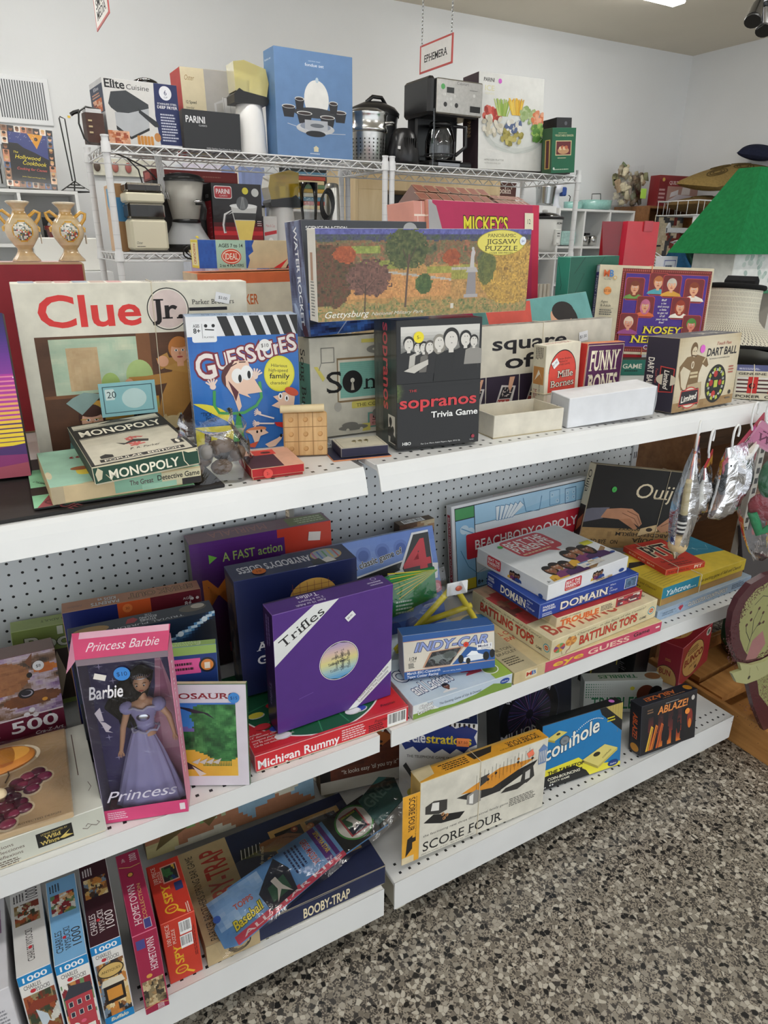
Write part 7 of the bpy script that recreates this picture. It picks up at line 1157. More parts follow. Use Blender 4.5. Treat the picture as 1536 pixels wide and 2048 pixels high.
f.poly([(.3,.66),(.42,.68),(.44,.76),(.32,.78)],'2a2a30'); [f.line([(.31+.022*i,.665+.003*i),(.325+.022*i,.775)],.0016,'d8d8d8') for i in range(6)]; f.poly([(.42,.66),(.55,.58),(.66,.56),(.72,.6),(.7,.66),(.6,.76),(.48,.77),(.43,.76)],'8a5a3c'); f.poly([(.6,.58),(.68,.54),(.72,.57),(.66,.62)],'7a4c32'); f.line([(.6,.7),(.7,.62)],.002,'5a3420'); f.line([(.56,.73),(.7,.66)],.002,'5a3420'); f.disc(.45,.56,.02,'c08a5a'); f.disc(.38,.4,.022,'a8342c'); f.text('only one move',.4,.5,.035,w=.14,col='e4dcc8',rot=70); f.text('and...!',.45,.46,.035,w=.08,col='e4dcc8',rot=70)
f=b.face('F'); f.rect(0,0,.27,1,'b8a27a')
for r in range(7): f.poly([(.16+(.02+.007*r)*math.cos(a)*(1+.05),.5+(.1+.05*r)*math.sin(a)) for a in np.linspace(r*.7,r*.7+2.4,10)]+[(.16+(.016+.007*r)*math.cos(a),.5+(.07+.05*r)*math.sin(a)) for a in np.linspace(r*.7+2.4,r*.7,10)],'1d1a18')
f.text('BOOBY-TRAP',.51,.2,.5,w=.27,col='e6d8b4',bold=.06); f.line([(.27,.97),(.6,.93),(1,.97)],.0018,'8a8478'); b.done()
# baseball kite in its clear sleeve, lying across the navy box
t=thing('kite_pack','baseball kite in a clear plastic sleeve lying slanted across the navy box','kite',(.233,-.476,.2135))
ex=Vector((.4,.055,.042)).normalized(); nn=Vector((-.02,-.12,1)).normalized(); ey=nn.cross(ex).normalized(); nn=ex.cross(ey)
Rm=Matrix((ex,ey,nn)).transposed().to_4x4(); t.matrix_world=Matrix.Translation((.2355,-.476,.2205))@Rm
L_,Wd=.43,.125; m=MB(); m.prism([(0,-.045),(.03,-.058),(.3,-.03),(.42,-.03),(.42,.07),(.06,.06),(.0,.0)],0,.004,'5f94cc','card'); f=Face(m,(0,-.058,.004),(1,0,0),(0,1,0),(0,0,1),.42,.13)
f.pic(.02,.32,.3,.88,10,8,lambda U,V: ramp(fbm(U,V,4,3),'5a8ac8','8ab4e0','c9dcee')); f.poly([(.06,.0),(.72,.2),(.72,.34),(.06,.14)],'d0445c'); f.text('ALL STAR KITE',.1,.05,.07,w=.6,col='f0e4e6',bold=.03,rot=5.6)
f.rect(.72,.22,1,.98,'17191c'); f.ell(.86,.62,.11,.34,'3f8a3c',36); f.ell(.86,.62,.1,.31,'d8d4cc',36); f.rect(.8,.4,.92,.84,'b0444c'); f.rect(.81,.42,.91,.82,'2f5a3c'); f.rect(.81,.42,.91,.55,'1f2438'); f.poly([(.83,.46),(.85,.62),(.83,.74),(.87,.76),(.88,.62),(.9,.46),(.865,.56)],'d8cfc8'); f.text('GREG MADDUX',.812,.78,.035,w=.09,col='e8dc4c',bold=.03)
f.rect(.5,.22,.6,.98,'c9302c') if False else f.poly([(.44,.22),(.72,.3),(.72,.98),(.44,.98)],'6a9acb'); f.poly([(.62,.28),(.66,.29),(.66,.98),(.62,.98)],'5a2a7a'); f.poly([(.675,.3),(.7,.3),(.7,.98),(.675,.98)],'5a2a7a'); g=f.sub(.44,.3,.72,.95).cw(); g.text('GREG MADDUX',.1,.42,.13,w=.8,col='b02c34',bold=.05,out='f0ece8'); g.text('SPECTRA STAR',.1,.72,.1,w=.7,col='e8c83c',bold=.04); g.small(.1,.05,.9,.35,4,'26305a')
f.poly([(.26,.14),(.42,.2),(.44,.6),(.4,.9),(.32,.7),(.25,.5)],'1a1f30'); f.poly([(.29,.24),(.4,.28),(.4,.56),(.3,.5)],'2f5a44'); f.poly([(.31,.2),(.34,.4),(.33,.58),(.36,.6),(.37,.42),(.4,.22),(.355,.36)],'d8d0ca'); f.text('Baseball',.08,.2,.16,w=.17,col='e8d43c',shear=.3,bold=.05,out='2a4a20',ow=.05,rot=8); f.text("TOPPS",.12,.5,.1,w=.1,col='d0583c',bold=.04); f.disc(.03,.55,.06,'3a6ac8'); m.build('printed_card',t)
m=MB(); m.prism([(.4,-.02),(.49,.0),(.51,.06),(.48,.085),(.4,.06)],.001,.006,'2f5a58','card'); f=Face(m,(.4,-.02,.006),(1,0,0),(0,1,0),(0,0,1),.11,.1); f.text('GREG',.1,.45,.3,w=.75,col='6a8a80',bold=.05,rot=12); m.build('folded_kite',t)
m=MB(); m.grid(lambda u,v:(-.012+.53*u,(-.065+.03*u)+(.155-.05*u*u)*v,.0075+.012*math.sin(PI*v)*(.3+u)+.004*math.sin(23*u+9*v)),40,10,'fff','film'); m.build('clear_sleeve',t)
# upright jigsaw boxes on the lower left
def wys(key,label,top,pal,nm='jigsaw_puzzle',tcol='2a2426'):
    b=Box(key,nm,label,{'*':top,'F':'eae6e0','T':top},'card',cat='jigsaw puzzle',edge='e0e0e0'); f=b.face('T').ccw(); s_=f.sy/f.sx
    f.text('1000',.83,.12,.42,w=.14,col=tcol) if top=='d8d6d4' else f.text('1000',.14,.1,.3,w=.2,col=tcol)
    f.small(.84,.55,.96,.92,4,tcol,2); f.pic(.55,.12,.8,.9,22,16,mosaic(pal,40,len(key))); f.text('CHARLES WYSOCKI' if top=='d8d6d4' else 'CHARLES',.12,.42 if top=='d8d6d4' else .68,.22,w=.36 if top=='d8d6d4' else .24,col=tcol,serif=True); 
    if top!='d8d6d4': f.text('WYSOCKI',.12,.42,.2,w=.26,col=tcol,serif=True)
    f.disc(.27,.52 if top=='d8d6d4' else .6,.06,'c8303c')
    f=b.face('F'); f.rect(0,.9,1,1,'1f86c4'); f.text('1000',.14,.92,.055,w=.72,col='f4f4f6',bold=.05); f.text('CHARLES',.12,.84,.045,w=.5,col='2a2426',serif=True); f.text('WYSOCKI',.3,.785,.045,w=.55,col='2a2426',serif=True); f.disc(.36,.805,.02,'c8303c'); f.pic(.04,.1,.96,.77,22,44,mosaic(pal,70,len(key)+3,asp=1)); return b,f
b,f=wys('wyswhite','white topped thousand piece jigsaw box standing leftmost of the three village puzzles','d8d6d4',['7a3424','5a4430','9a8a64','8a6a3c','d8d4c8','a0502c','3a4430']); f.poly([(.04,.62),(.3,.7),(.96,.66),(.96,.6),(.04,.58)],'8a3a28'); f.poly([(.3,.6),(.6,.5),(.7,.3),(.4,.35)],'c9d4dc'); f.poly([(.3,.1),(.3,.3),(.6,.42),(.96,.3),(.96,.1)],'8a4a2c'); b.done()
b,f=wys('wysblue','light blue topped thousand piece jigsaw box with a red house, middle of the village puzzles','7ab0dc',['a83a3c','d8b48c','4a3a34','c88a4a','e4e0d8','6a8a5c','8a2a34']); f.rect(.08,.1,.92,.62,'b8404a'); f.poly([(.04,.6),(.3,.74),(.92,.7),(.96,.6)],'3a3a44'); [f.rect(x,y,x+.14,y+.06,'2a3040') for x in (.16,.42,.68) for y in (.5,.38)]; [f.frame(x,y,x+.14,y+.06,.0008,'f0ece4') for x in (.16,.42,.68) for y in (.5,.38)]; f.ell(.25,.24,.14,.07,'f0ece4',a0=0,a1=180); f.ell(.25,.24,.11,.055,'8a5a4a',a0=0,a1=180); f.rect(.12,.1,.38,.24,'e0d8cc'); f.rect(.6,.1,.84,.24,'efe8dc'); f.rect(.68,.1,.76,.2,'3a4a6a'); f.disc(.5,.3,.02,'e0607a'); b.done()
b,f=wys('wysmaroon','dark maroon topped thousand piece jigsaw box with a shop picture, right village puzzle','3a1520',['d8b06a','4a3428','8a5a34','e6d0a0','2a2a30','c9823c','7a8a9a'],tcol='e9dfe0'); f.rect(0,0,1,.1,'1f86c4'); f.text('Buffalo',.2,.035,.045,w=.6,col='f4e8c0',bold=.04,shear=.2); f.ell(.5,.66,.44,.09,'3a2c20'); f.ell(.5,.66,.4,.075,'d8b46a'); f.text('ANTIQUES',.18,.645,.03,w=.64,col='3a2414',serif=True); f.rect(.16,.26,.84,.48,'241c18'); f.rect(.25,.3,.75,.44,'d8923c'); f.poly([(.1,.48),(.9,.48),(.82,.56),(.18,.56)],'e6dcc4'); b.done()
b=Box('hometown','jigsaw_puzzle','raspberry pink thousand piece jigsaw box wrapped in film between the maroon and red puzzles',{'*':'a02448','T':'a62a50','F':'a02448'},'gloss',cat='jigsaw puzzle',edge='c05a78')
f=b.face('T').ccw(); f.text('HOMETOWN',.1,.5,.3,w=.48,col='f0e0e4',serif=True); f.text('COLLECTION',.14,.25,.16,w=.42,col='d8b06a'); f.text('1000',.86,.15,.32,w=.1,col='f0e0e4',serif=True); f.text('24+',.88,.65,.16,w=.05,col='f0e0e4'); f.disc(.7,.55,.14,'5a2a24'); f.disc(.7,.55,.1,'d8a04a'); f.line([(.8,.05),(.79,.5),(.83,.95)],.0016,'d8b06a'); f.rect(.03,.15,.14,.45,'4a4a8a'); f.frame(.03,.15,.14,.45,.0008,'e0d8e4')
f=b.face('F'); g=f.ccw(); g.text('HOMETOWN',.52,.2,.3,w=.4,col='f0e0e4',serif=True); g.rect(.82,.55,.93,.9,'4a4a8a'); f.pic(.06,.1,.94,.42,14,20,mosaic(['6a5a44','8a7a5c','c9b48c','3a342c','a08058'],60,5)); g.text('1000',.01,.2,.3,w=.07,col='f0e0e4',serif=True); f.line([(0,.08),(.5,.1),(1,.06)],.0016,'d8b06a'); g.disc(.47,.6,.12,'d8a04a'); b.done()
b=Box('ispy','jigsaw_puzzle','red hundred piece search jigsaw box with yellow lettering left of the navy box',{'*':'b82c20','T':'c43424','F':'c83a26'},'card',cat='jigsaw puzzle',edge='d8604a')
def spy(g,y0):
    g.text('SPY',.27,y0,.26,w=.33,col='e8b42c',serif=True,bold=.03); g.ell(.17,y0+.1,.07,.2,'e8b42c'); g.ell(.17,y0+.1,.052,.15,'c83a26'); g.text('I',.155,y0,.2,col='e8b42c',serif=True); g.line([(.12,y0-.05),(.05,y0-.25)],.005,'e8b42c')
f=b.face('T').ccw(); spy(f,.48); f.rect(.6,.12,.9,.62,'d8a090'); f.pic(.62,.15,.88,.58,12,10,mosaic(['1f3a6a','3a6a3c','c9a43c','2a2a2a'],20,7)); f.text('100 PIECE',.64,.76,.13,w=.3,col='f0d8c8',serif=True); f.text('PUZZLE',.64,.64,.1,w=.2,col='f0d8c8',serif=True); f.rrect(.42,.1,.56,.34,.002,'26346a'); f.small(.02,.08,.22,.2,2,'f0d8c8')
f=b.face('F'); g=f.ccw(); spy(g,.5); g.text('100 PIECE',.62,.78,.12,w=.34,col='f0d8c8',serif=True); g.text('PUZZLE',.62,.64,.1,w=.24,col='f0d8c8',serif=True); f.bars(.5,.72,.86,.93,2); f.bars(.48,.5,.84,.7,5); g.small(.3,.06,.9,.16,2,'7a1a14'); b.done()
mb=Box(None,'jigsaw_puzzle','pale grey jigsaw box cut by the left photo edge on the bottom shelf',{'*':'cfcdd0','T':'d4d2d8','F':'d8d6da'},'card',cat='jigsaw puzzle',pose=(-.17,-.53,.155,0,0,0,.062,.222,.2)); f=mb.face('T').ccw(); f.pic(.55,.1,.8,.8,10,8,mosaic(['8a6a8a','b09ab0','6a5a6a'],12,3)); f.small(.1,.2,.5,.6,4,'8a8a90'); f=mb.face('F'); f.small(.3,.5,.9,.8,8,'8a8a90'); mb.done()
# boxes standing at the back of the bottom shelf
b=Box('easy','board_game','dark brown photo game box showing hands playing on a small board, at the back',{'*':'2a1f1a','F':'1a1412','R':'bdb7a8','L':'8a7a60'},'card',edge='3a2c24')
f=b.face('F'); f.rect(0,0,1,.12,'c9c4b6'); f.pic(0,.12,1,.62,26,18,lambda U,V: mix(np.zeros(U.shape+(3,))+rgb('171211'),ramp(fbm(U*.6,V,7,2),'4a2418','6a3420','3a1d14'),((V<.85-.55*np.abs(U-.65))&(U>.1)).astype(float))); f.poly([(.38,.4),(.7,.52),(.85,.44),(.55,.28)],'a8602c'); f.poly([(.38,.4),(.55,.28),(.55,.25),(.38,.37)],'5a2a18'); rnd=random.Random(3)
for i in range(16): x,y=rnd.uniform(.5,.72),rnd.uniform(.36,.46); f.ell(x,y,.02,.012,rnd.choice(('2a1510','d8a878')),8)
f.poly([(.62,.62),(.75,.66),(.72,.8),(.6,.95),(.5,1),(.44,.96)],'6a6254'); f.poly([(.5,.6),(.58,.52),(.66,.62),(.6,.66)],'c08a68'); f.poly([(.6,.56),(.7,.5),(.84,.56),(.86,.64),(.72,.62)],'b07a5a'); f.poly([(.3,.56),(.4,.52),(.5,.56),(.36,.62)],'b07a5a'); f.poly([(.1,.58),(.3,.56),(.36,.64),(.2,.7),(.08,.68)],'6a5a48'); f.poly([(.05,.4),(.18,.44),(.16,.54),(.06,.52)],'a86a4c'); f.text('“It looks easy ’til you try it”',.24,.165,.045,w=.66,col='eee6d8'); b.done()
b=Box('sponge','board_game','colourful cartoon board game box behind the navy box, mostly hidden by the shelf above',{'*':'6a5a40','F':'b9bca0','R':'8a6a44'},'card',edge='8a7a58')
f=b.face('F'); f.pic(0,.0,1,.75,40,26,mosaic(['a9b48c','d8d4c0','8fb0c4','c9c08a','b07a5a','7a9a5c'],34,5,.06)); f.poly([(.05,.05),(.3,.2),(.35,.1),(.5,.3),(.3,.34),(.1,.2)],'6a5a34'); f.ell(.13,.26,.09,.1,'a9bcc8'); f.poly([(.3,.05),(.5,.12),(.46,.42),(.4,.5),(.34,.4)],'d8909a') if False else f.rect(.5,.3,.7,.55,'d8d04c'); f.poly([(.62,.3),(.95,.42),(.9,.3),(.7,.2)],'3a4a30'); f.text('$1,000,000',.66,.3,.05,w=.26,col='d8d8c0',rot=20,bold=.03); f.ell(.84,.5,.1,.08,'4a7a9a'); f.rect(.9,.4,.97,.5,'5a8a4a'); b.done()
b=Box('telest','sketch_game','white and navy sketching game box with printed spiral binding, behind the cream and yellow box',{'*':'d8d8d8','F':'dededd','T':'25346a','R':'c9c9cc','L':'c9c9cc'},'gloss',edge='d8dadd')
f=b.face('F'); f.poly([(0,.9),(.04,.99),(.1,.94),(.2,1.0),(.3,.95),(.42,1),(.5,.95),(.62,.99),(.72,.94),(.85,.98),(1,.93),(.96,.86),(1,.78),(.9,.74),(.84,.68),(.74,.72),(.66,.66),(.56,.71),(.46,.66),(.36,.72),(.26,.66),(.18,.72),(.08,.68),(.02,.76)],'26387a'); f.text('Tele',.06,.77,.12,w=.28,col='e9e9ee',bold=.05,serif=True); f.text('strations',.35,.77,.1,w=.58,col='e2c83c',bold=.05,serif=True)
for i in range(16): f.ell(.05+i*.06,.985,.014,.03,'1a1a1c')
f.text('THE TELEPHONE GAME SKETCHED OUT',.1,.6,.03,w=.86,col='222'); f.poly([(.05,.5),(.09,.54),(.28,.3),(.24,.28)],'1a1a1c'); f.poly([(.16,.44),(.3,.26),(.34,.2),(.27,.28)],'8a8a8a'); f.ell(.2,.2,.09,.06,'d8c84c'); f.frame(.55,.2,.8,.45,.001,'555'); f.line([(.5,.3),(.6,.48),(.72,.4),(.85,.5)],.001,'444')
f=b.face('T').flip(); f.text('Telestrations',.1,.3,.4,w=.6,col='d8d8dc',bold=.04,serif=True); f.text('THE TELEPHONE GAME',.15,.12,.1,w=.4,col='b0b4c8'); b.sticker('F',.82,.8,.045,'f08a4a','$7.50','rect',0,w=.16,tc='5a2410'); b.done()
b=Box('million','quiz_game','black quiz game box with a purple ray emblem behind the blue coin game',{'*':'1a1c26','F':'1f2230','R':'14161c'},'gloss',cat='quiz game',edge='2f3240')
f=b.face('F'); f.ell(.4,.32,.42,.38,'2f3244',44); f.ell(.4,.32,.405,.365,'121318',44); f.ell(.4,.32,.3,.27,'26243a',40)
for i in range(40): a=2*PI*i/40+.1; f.line([(.4+.05*math.cos(a),.32+.05*math.sin(a)),(.4+.29*math.cos(a+.15),.32+.26*math.sin(a+.15))],.0012,('7a4a9a','5a6ac0','b07ac0','3a3a5a')[i%4])
f.text('WHO WANTS TO BE A',.4,.6,.045,w=.62,col='d8dae2',bold=.03,align='c',bend=.105); f.text('MILLIONAIRE',.4,.13,.07,w=.78,col='d8dae2',bold=.03,align='c'); b.sticker('F',.86,.66,.04,'3ad84a','','rect',0,w=.09); b.sticker('F',.6,.7,.02,'e2e4e6','$6.00','rect',35,w=.1); b.done()
b=Box('tribbles','board_game','white box with green dots and furry creatures behind the blue coin game',{'*':'c4c9c4','F':'ced3ce','T':'c8cdc8','R':'aab0aa'},'gloss',edge='d8dcd8')
f=b.face('F'); f.text('TRIBBLES',.1,.12,.38,w=.62,col='2f7a50',bold=.06,out='e6eae6',ow=.03); f.ell(.8,.55,.12,.3,'6a3424'); f.ell(.93,.5,.1,.32,'14110f'); f.ell(.62,.75,.03,.06,'d8d04c')
for i in range(12):
    for j in range(6): f.ell(.03+.03*i,.5+.08*j,.009*(1-i/14),.024*(1-i/14),'3a7a5c',8)
f=b.face('T').flip(); f.text('TRIBBLES',.3,.3,.4,w=.5,col='2f7a50',bold=.06); f.ell(.1,.5,.1,.4,'9a6a44'); b.done()
b=Box('bunco','dice_game','red dice party game box with gold oval label near the green tin bucket',{'*':'8f1f2c','F':'9a2430','L':'8f2030','T':'8a1f2a'},'gloss',cat='dice game',edge='c0606a')
f=b.face('F'); f.ell(.42,.48,.36,.42,'3a1a18',40); f.ell(.42,.48,.345,.405,'c49a5a',40); f.text('BUNCO',.12,.42,.17,w=.62,col='8a2420',bold=.05,out='2a1410',ow=.02); f.text('party!',.3,.28,.09,w=.26,col='3a1a14',shear=.3); f.small(.2,.64,.62,.8,3,'5a3420'); f.rect(.5,.14,.58,.22,'3a1a14'); f.ell(.88,.86,.08,.1,'c9c4b8'); f.ell(.88,.86,.05,.06,'5a5a50'); f.text('Game',.02,.88,.05,w=.14,col='d8b04a',rot=90) if False else None
f=b.face('L'); f.ell(.4,.1,.5,.34,'3a1a18',30); f.ell(.4,.1,.48,.32,'c49a5a',30); f.text('BUN',.1,.2,.14,w=.5,col='8a2420',bold=.05); f.small(.3,.55,.6,.62,2,'c98a4a'); f=b.face('T').flip(); f.ell(.55,.2,.3,.5,'c49a5a',30); f.text('BUNCO',.35,.2,.3,w=.4,col='8a2420',bold=.05); b.done()
m=MB(); m.box((0,0,0),(.13,.05,.27),{'*':'15151a','F':'1a1a1e'},'card'); f=Face(m,(0,0,0),(1,0,0),(0,0,1),(0,-1,0),.13,.27); f.rect(0,.2,.9,1,'a89a2c'); rnd=random.Random(1)
for i in range(9): f.poly([(.05+.09*i,.2),(.15+.09*i,.2),(.13+.09*i,.55+.1*rnd.random()),(.07+.09*i,.5)],'15151a')
m_=m.build('board_game',M=at((1.56,-.19,.1557),-.05)); tag(m_,'black and yellow box at the back of the bottom shelf, behind the furry creature box','board game')
m=MB(); m.box((0,0,0),(.08,.2,.25),{'*':'141416','L':'1c1c1f'},'gloss'); f=Face(m,(0,.2,0),(0,-1,0),(0,0,1),(-1,0,0),.2,.25,'gloss'); f.cw().text('Elvis',.3,.3,.2,w=.35,col='b9b9bc',shear=.3); f.small(.1,.05,.9,.3,8,'8a8a8c'); tag(m.build('game_box',M=at((1.715,-.235,.1557),.1)),'black box with grey script standing left of the red dice box','board game')
m=MB(); m.box((0,0,0),(.36,.07,.26),{'*':'3a3430','F':'44403c'},'card'); tag(m.build('game_box',M=at((-.33,-.12,.1557),.05)),'dark grey box at the left back of the bottom shelf','board game')
# ---- crate, bucket and painted board at the right end
t=thing('wooden_crate','light wooden crate with sloping boards on the floor right of the bottom shelf','crate',(1.93,-.75,0))
for nm,a,c in (('side_board',(0,0,0),(.018,.62,.115)),('side_board',(.6,0,0),(.618,.62,.115)),('front_board',(.018,0,0),(.6,.018,.115)),('back_board',(.018,.602,0),(.6,.62,.115)),('bottom_board',(.018,.018,.0),(.6,.602,.012))): m=MB(); m.box(a,c,'888','crate',.002); m.build(nm,t)
for i,(x,y,rz) in enumerate(((.03,.36,-.5),(.08,.2,-.45),(.06,.47,-.3))):
    t2=MB(); t2.prism([(-.0,.0),(.3,.0),(.3,.045),(.0,.02)],0,.09,'888','crate','y'); o=t2.build('wood_wedge',M=at((1.93+x+.03,-.75+y,.07+.001*i),rz*0)); tag(o,('wooden wedge block in the crate nearest the green tin bucket','wooden wedge block in the crate under the painted board','wooden wedge block at the back of the crate')[i],'wood block')
t=thing('tin_bucket','green tin bucket with dark metal rims standing in the wooden crate','bucket',(2.3,-.3,.128))
m=MB(); m.lathe([(0,.0),(.118,0),(.12,.012),(.125,.03)],n=36,col='5a5f5c',mat='metal'); m.lathe([(.125,.148),(.13,.152),(.13,.172),(.124,.176),(.12,.16)],n=36,col='6a6f6c',mat='metal'); m.build('metal_rims',t); m=MB(); m.lathe([(.124,.03),(.127,.05),(.128,.12),(.125,.148)],n=36,col='1f6a4c',mat='painted'); m.build('green_body',t); m=MB(); m.lathe([(0,.15),(.06,.155),(.122,.165)],n=30,col='55524c',mat='fabric'); m.ball((.02,.02,.17),(.07,.06,.06),'6a665e','fabric'); m.build('grey_contents',t)
t=thing('painted_board','burgundy wooden cutout with sage stippling and a curled banner, standing in the crate','painted wooden cutout',(0,-.58,0))
top=[(1.607,.624),(1.612,.575),(1.635,.518),(1.672,.465),(1.72,.415),(1.79,.395),(1.86,.42),(1.91,.48),(1.925,.55),(1.905,.62),(1.86,.67),(1.79,.7),(1.72,.703),(1.66,.692),(1.62,.66)]
m=MB(); m.prism(top,0,.016,'4a2229','painted','y'); f=Face(m,(0,0,0),(1,0,0),(0,0,1),(0,-1,0),1,1); r_=random.Random(2); V=[];F=[]
f.raw([(1.79+(x-1.77)*.86-.005,.555+(z-.555)*.84) for x,z in top],[tuple(range(len(top)))],'8f8f5c')
for i in range(1100):
    a=r_.random()*2*PI; q=r_.gauss(.93,.07); x,z=1.768+.15*q*math.cos(a),.552+.138*q*math.sin(a); s=.0016; k=len(V); V+=[(x-s,z-s),(x+s,z-s),(x+s,z+s),(x-s,z+s)]; F.append((k,k+1,k+2,k+3))
f.raw(V,F,'5a2c30'); f.raw([(1.72,.44),(1.77,.43),(1.8,.47),(1.77,.52),(1.73,.5)],[(0,1,2,3,4)],'9a6a68')
for pts in ([(1.715,.47),(1.72,.53),(1.712,.57),(1.725,.6)],[(1.718,.52),(1.745,.56),(1.75,.58)],[(1.72,.5),(1.69,.54),(1.683,.56)],[(1.735,.545),(1.76,.55)],[(1.7,.62),(1.73,.64),(1.76,.63),(1.8,.65)],[(1.76,.6),(1.78,.62),(1.82,.61)]): f.line(pts,.0022,'33302a')
for x,z in ((1.684,.563),(1.7,.575),(1.75,.583),(1.762,.55),(1.745,.55),(1.69,.6),(1.726,.603)): f.disc(x,z,.005,'4a2a24')
m.build('oval_board',t)
m=MB(); low=[(1.73,.41),(1.775,.33),(1.824,.247),(1.88,.17),(1.92,.118),(2.02,.118),(2.02,.3),(1.93,.4),(1.84,.43)]; m.prism(low,.002,.016,'4a2229','painted','y'); f=Face(m,(0,.002,0),(1,0,0),(0,0,1),(0,-1,0),1,1); f.raw([(1.79,.38),(1.84,.28),(1.92,.2),(1.98,.17),(1.99,.29),(1.9,.38)],[(0,1,2,3,4,5)],'8f8f5c'); V=[];F=[]
for i in range(500):
    x,z=1.89+r_.gauss(0,.05),.28+r_.gauss(0,.055); s=.0016; k=len(V); V+=[(x-s,z-s),(x+s,z-s),(x+s,z+s),(x-s,z+s)]; F.append((k,k+1,k+2,k+3))
f.raw(V,F,'5a2c30'); m.build('lower_board',t)
m=MB(); ban=[(1.673,.452),(1.69,.425),(1.648,.428),(1.68,.388),(1.73,.365),(1.79,.36),(1.88,.37),(1.98,.41),(1.97,.45),(1.88,.425),(1.79,.42),(1.73,.428)]; m.prism(ban,-.012,-.003,'a8a878','painted','y'); f=Face(m,(0,-.012,0),(1,0,0),(0,0,1),(0,-1,0),1,1); f.line([(1.73,.42),(1.735,.385)],.001,'4a4630'); f.disc(1.736,.385,.006,'3a342a'); f.line([(1.76,.415),(1.775,.395)],.001,'4a4630'); m.build('banner',t)
# slate sign on the wooden shelf
m=MB(); m.box((-.13,-.006,0),(.13,.006,.26),'3a3638','painted',.001); f=Face(m,(-.13,-.006,0),(1,0,0),(0,0,1),(0,-1,0),.26,.26); f.text('Enjoy',.3,.35,.16,w=.4,col='8a827c',shear=.35,rot=40); f.disc(.35,.8,.06,'8a3034')
M=at((2.42,-.185,.3435),.15)@Matrix.Rotation(-.2,4,'X')@Matrix.Rotation(-.12,4,'Y'); tag(m.build('slate_sign',M=M),'dark slate sign with faint script leaning on the wooden shelf','sign')
# ------------------------------------------------------------ white wire racks behind
ZR,ZK=1.85,1.458
def rack(label,x0,x1,y0=1.6,y1=2.06):
    t=thing('wire_rack',label,'wire rack',(0,0,0),group='white wire shelving racks')
    for x in (x0,x1):
        for y in (y0,y1):
            m=MB(); m.cyl((x,y,0),(x,y,ZR+.02),.0135,n=12,col='e4e5e6',mat='painted'); m.cyl((x,y,ZR+.02),(x,y,ZR+.026),.0155,n=12,col='e4e5e6',mat='painted')
            for z in (ZR,ZK,.98,.35): m.cyl((x,y,z-.035),(x,y,z+.004),.019,.0165,12,'e9eaeb','painted')
            for k in range(34): m.cyl((x,y,.1+k*.0508),(x,y,.1015+k*.0508),.0138,n=12,col='c4c6c8',mat='painted',caps=False)
            m.build('post',t)
    for z in (ZR,ZK,.98,.35):
        m=MB(); a,b=z-.004,z-.034
        for A,B in (((x0,y0),(x1,y0)),((x0,y1),(x1,y1)),((x0,y0),(x0,y1)),((x1,y0),(x1,y1))):
            L=math.hypot(B[0]-A[0],B[1]-A[1]); n=int(L/.04)
            for zz in (a,b): m.tube([(*A,zz),(*B,zz)],.0032,6,'e8e9ea','painted')
            m.tube([(A[0]+(B[0]-A[0])*(.02+.96*i/n),A[1]+(B[1]-A[1])*(.02+.96*i/n),a if i%2 else b) for i in range(n+1)],.0028,5,'e4e6e7','painted')
        n=int((x1-x0)/.027)
        for i in range(1,n): x=x0+(x1-x0)*i/n; m.tube([(x,y0,z-.0025),(x,y1,z-.0025)],.0018,4,'dcdedf','painted')
        for y in (y0+.15,y0+.31): m.tube([(x0,y,z-.008),(x1,y,z-.008)],.003,5,'dcdedf','painted')
        m.build('wire_shelf',t)
rack('left white wire rack under the blue fondue carton',.568,1.795); rack('right white wire rack under the black coffee maker',1.832,3.01)
# cartons on the top of the racks
def K(key,dy=0,**k): p=list(POSE[key]); p[1]+=dy; return p
b=Box('elite','carton','white and navy deep fryer carton at the left end of the wire racks','dcdcdc','card',cat='appliance box',pose=K('elite'),edge='e4e4e4') if False else Box('elite','carton','white and navy deep fryer carton at the left end of the wire racks',{'*':'d8d8d8','F':'d6d5d2','L':'d0d0d2'},'card',cat='appliance box',pose=K('elite'),edge='c9c9cc')
f=b.face('F'); f.poly([(.7,0),(1,0),(1,1),(.68,1),(.66,.5)],'26305c'); f.rect(.7,.0,1,.05,'e0e0e2'); f.text('Elite',.03,.86,.13,w=.26,col='17181c',serif=True,bold=.05); f.text('Cuisine',.31,.86,.08,w=.3,col='2a2b30',shear=.1); f.poly([(.05,.62),(.1,.8),(.3,.84),(.58,.66),(.58,.6),(.32,.5),(.22,.44),(.08,.56)],'3c4044'); f.poly([(.12,.5),(.3,.5),(.58,.6),(.56,.3),(.3,.14),(.12,.3)],'b4b8bc'); f.poly([(.44,.58),(.68,.4),(.7,.32),(.64,.32),(.44,.52)],'33363a'); f.poly([(.12,.3),(.3,.14),(.56,.3),(.56,.26),(.3,.1),(.12,.24)],'2a2c2e')
f.pic(.0,.0,.28,.22,14,8,mosaic(['c87a50','d8a080','a8563a','e0b090'],30,2)); [f.rrect(.38+.045*i,.03,.42+.045*i,.17,.004,'c98a3c') for i in range(5)]; f.ell(.66,.16,.045,.07,'c0844a'); f.disc(.83,.86,.11,'e6e8ee'); f.text('6',.83,.83,.08,col='26305c',align='c',serif=True); f.text('CUP',.83,.785,.025,col='26305c',align='c'); f.text('STAINLESS STEEL',.84,.68,.03,w=.27,col='e6e8ee',align='c',bold=.02); f.text('DEEP FRYER',.84,.62,.045,w=.28,col='f0f0f4',align='c',bold=.03); f.small(.73,.1,.97,.55,10,'c4c8d8')
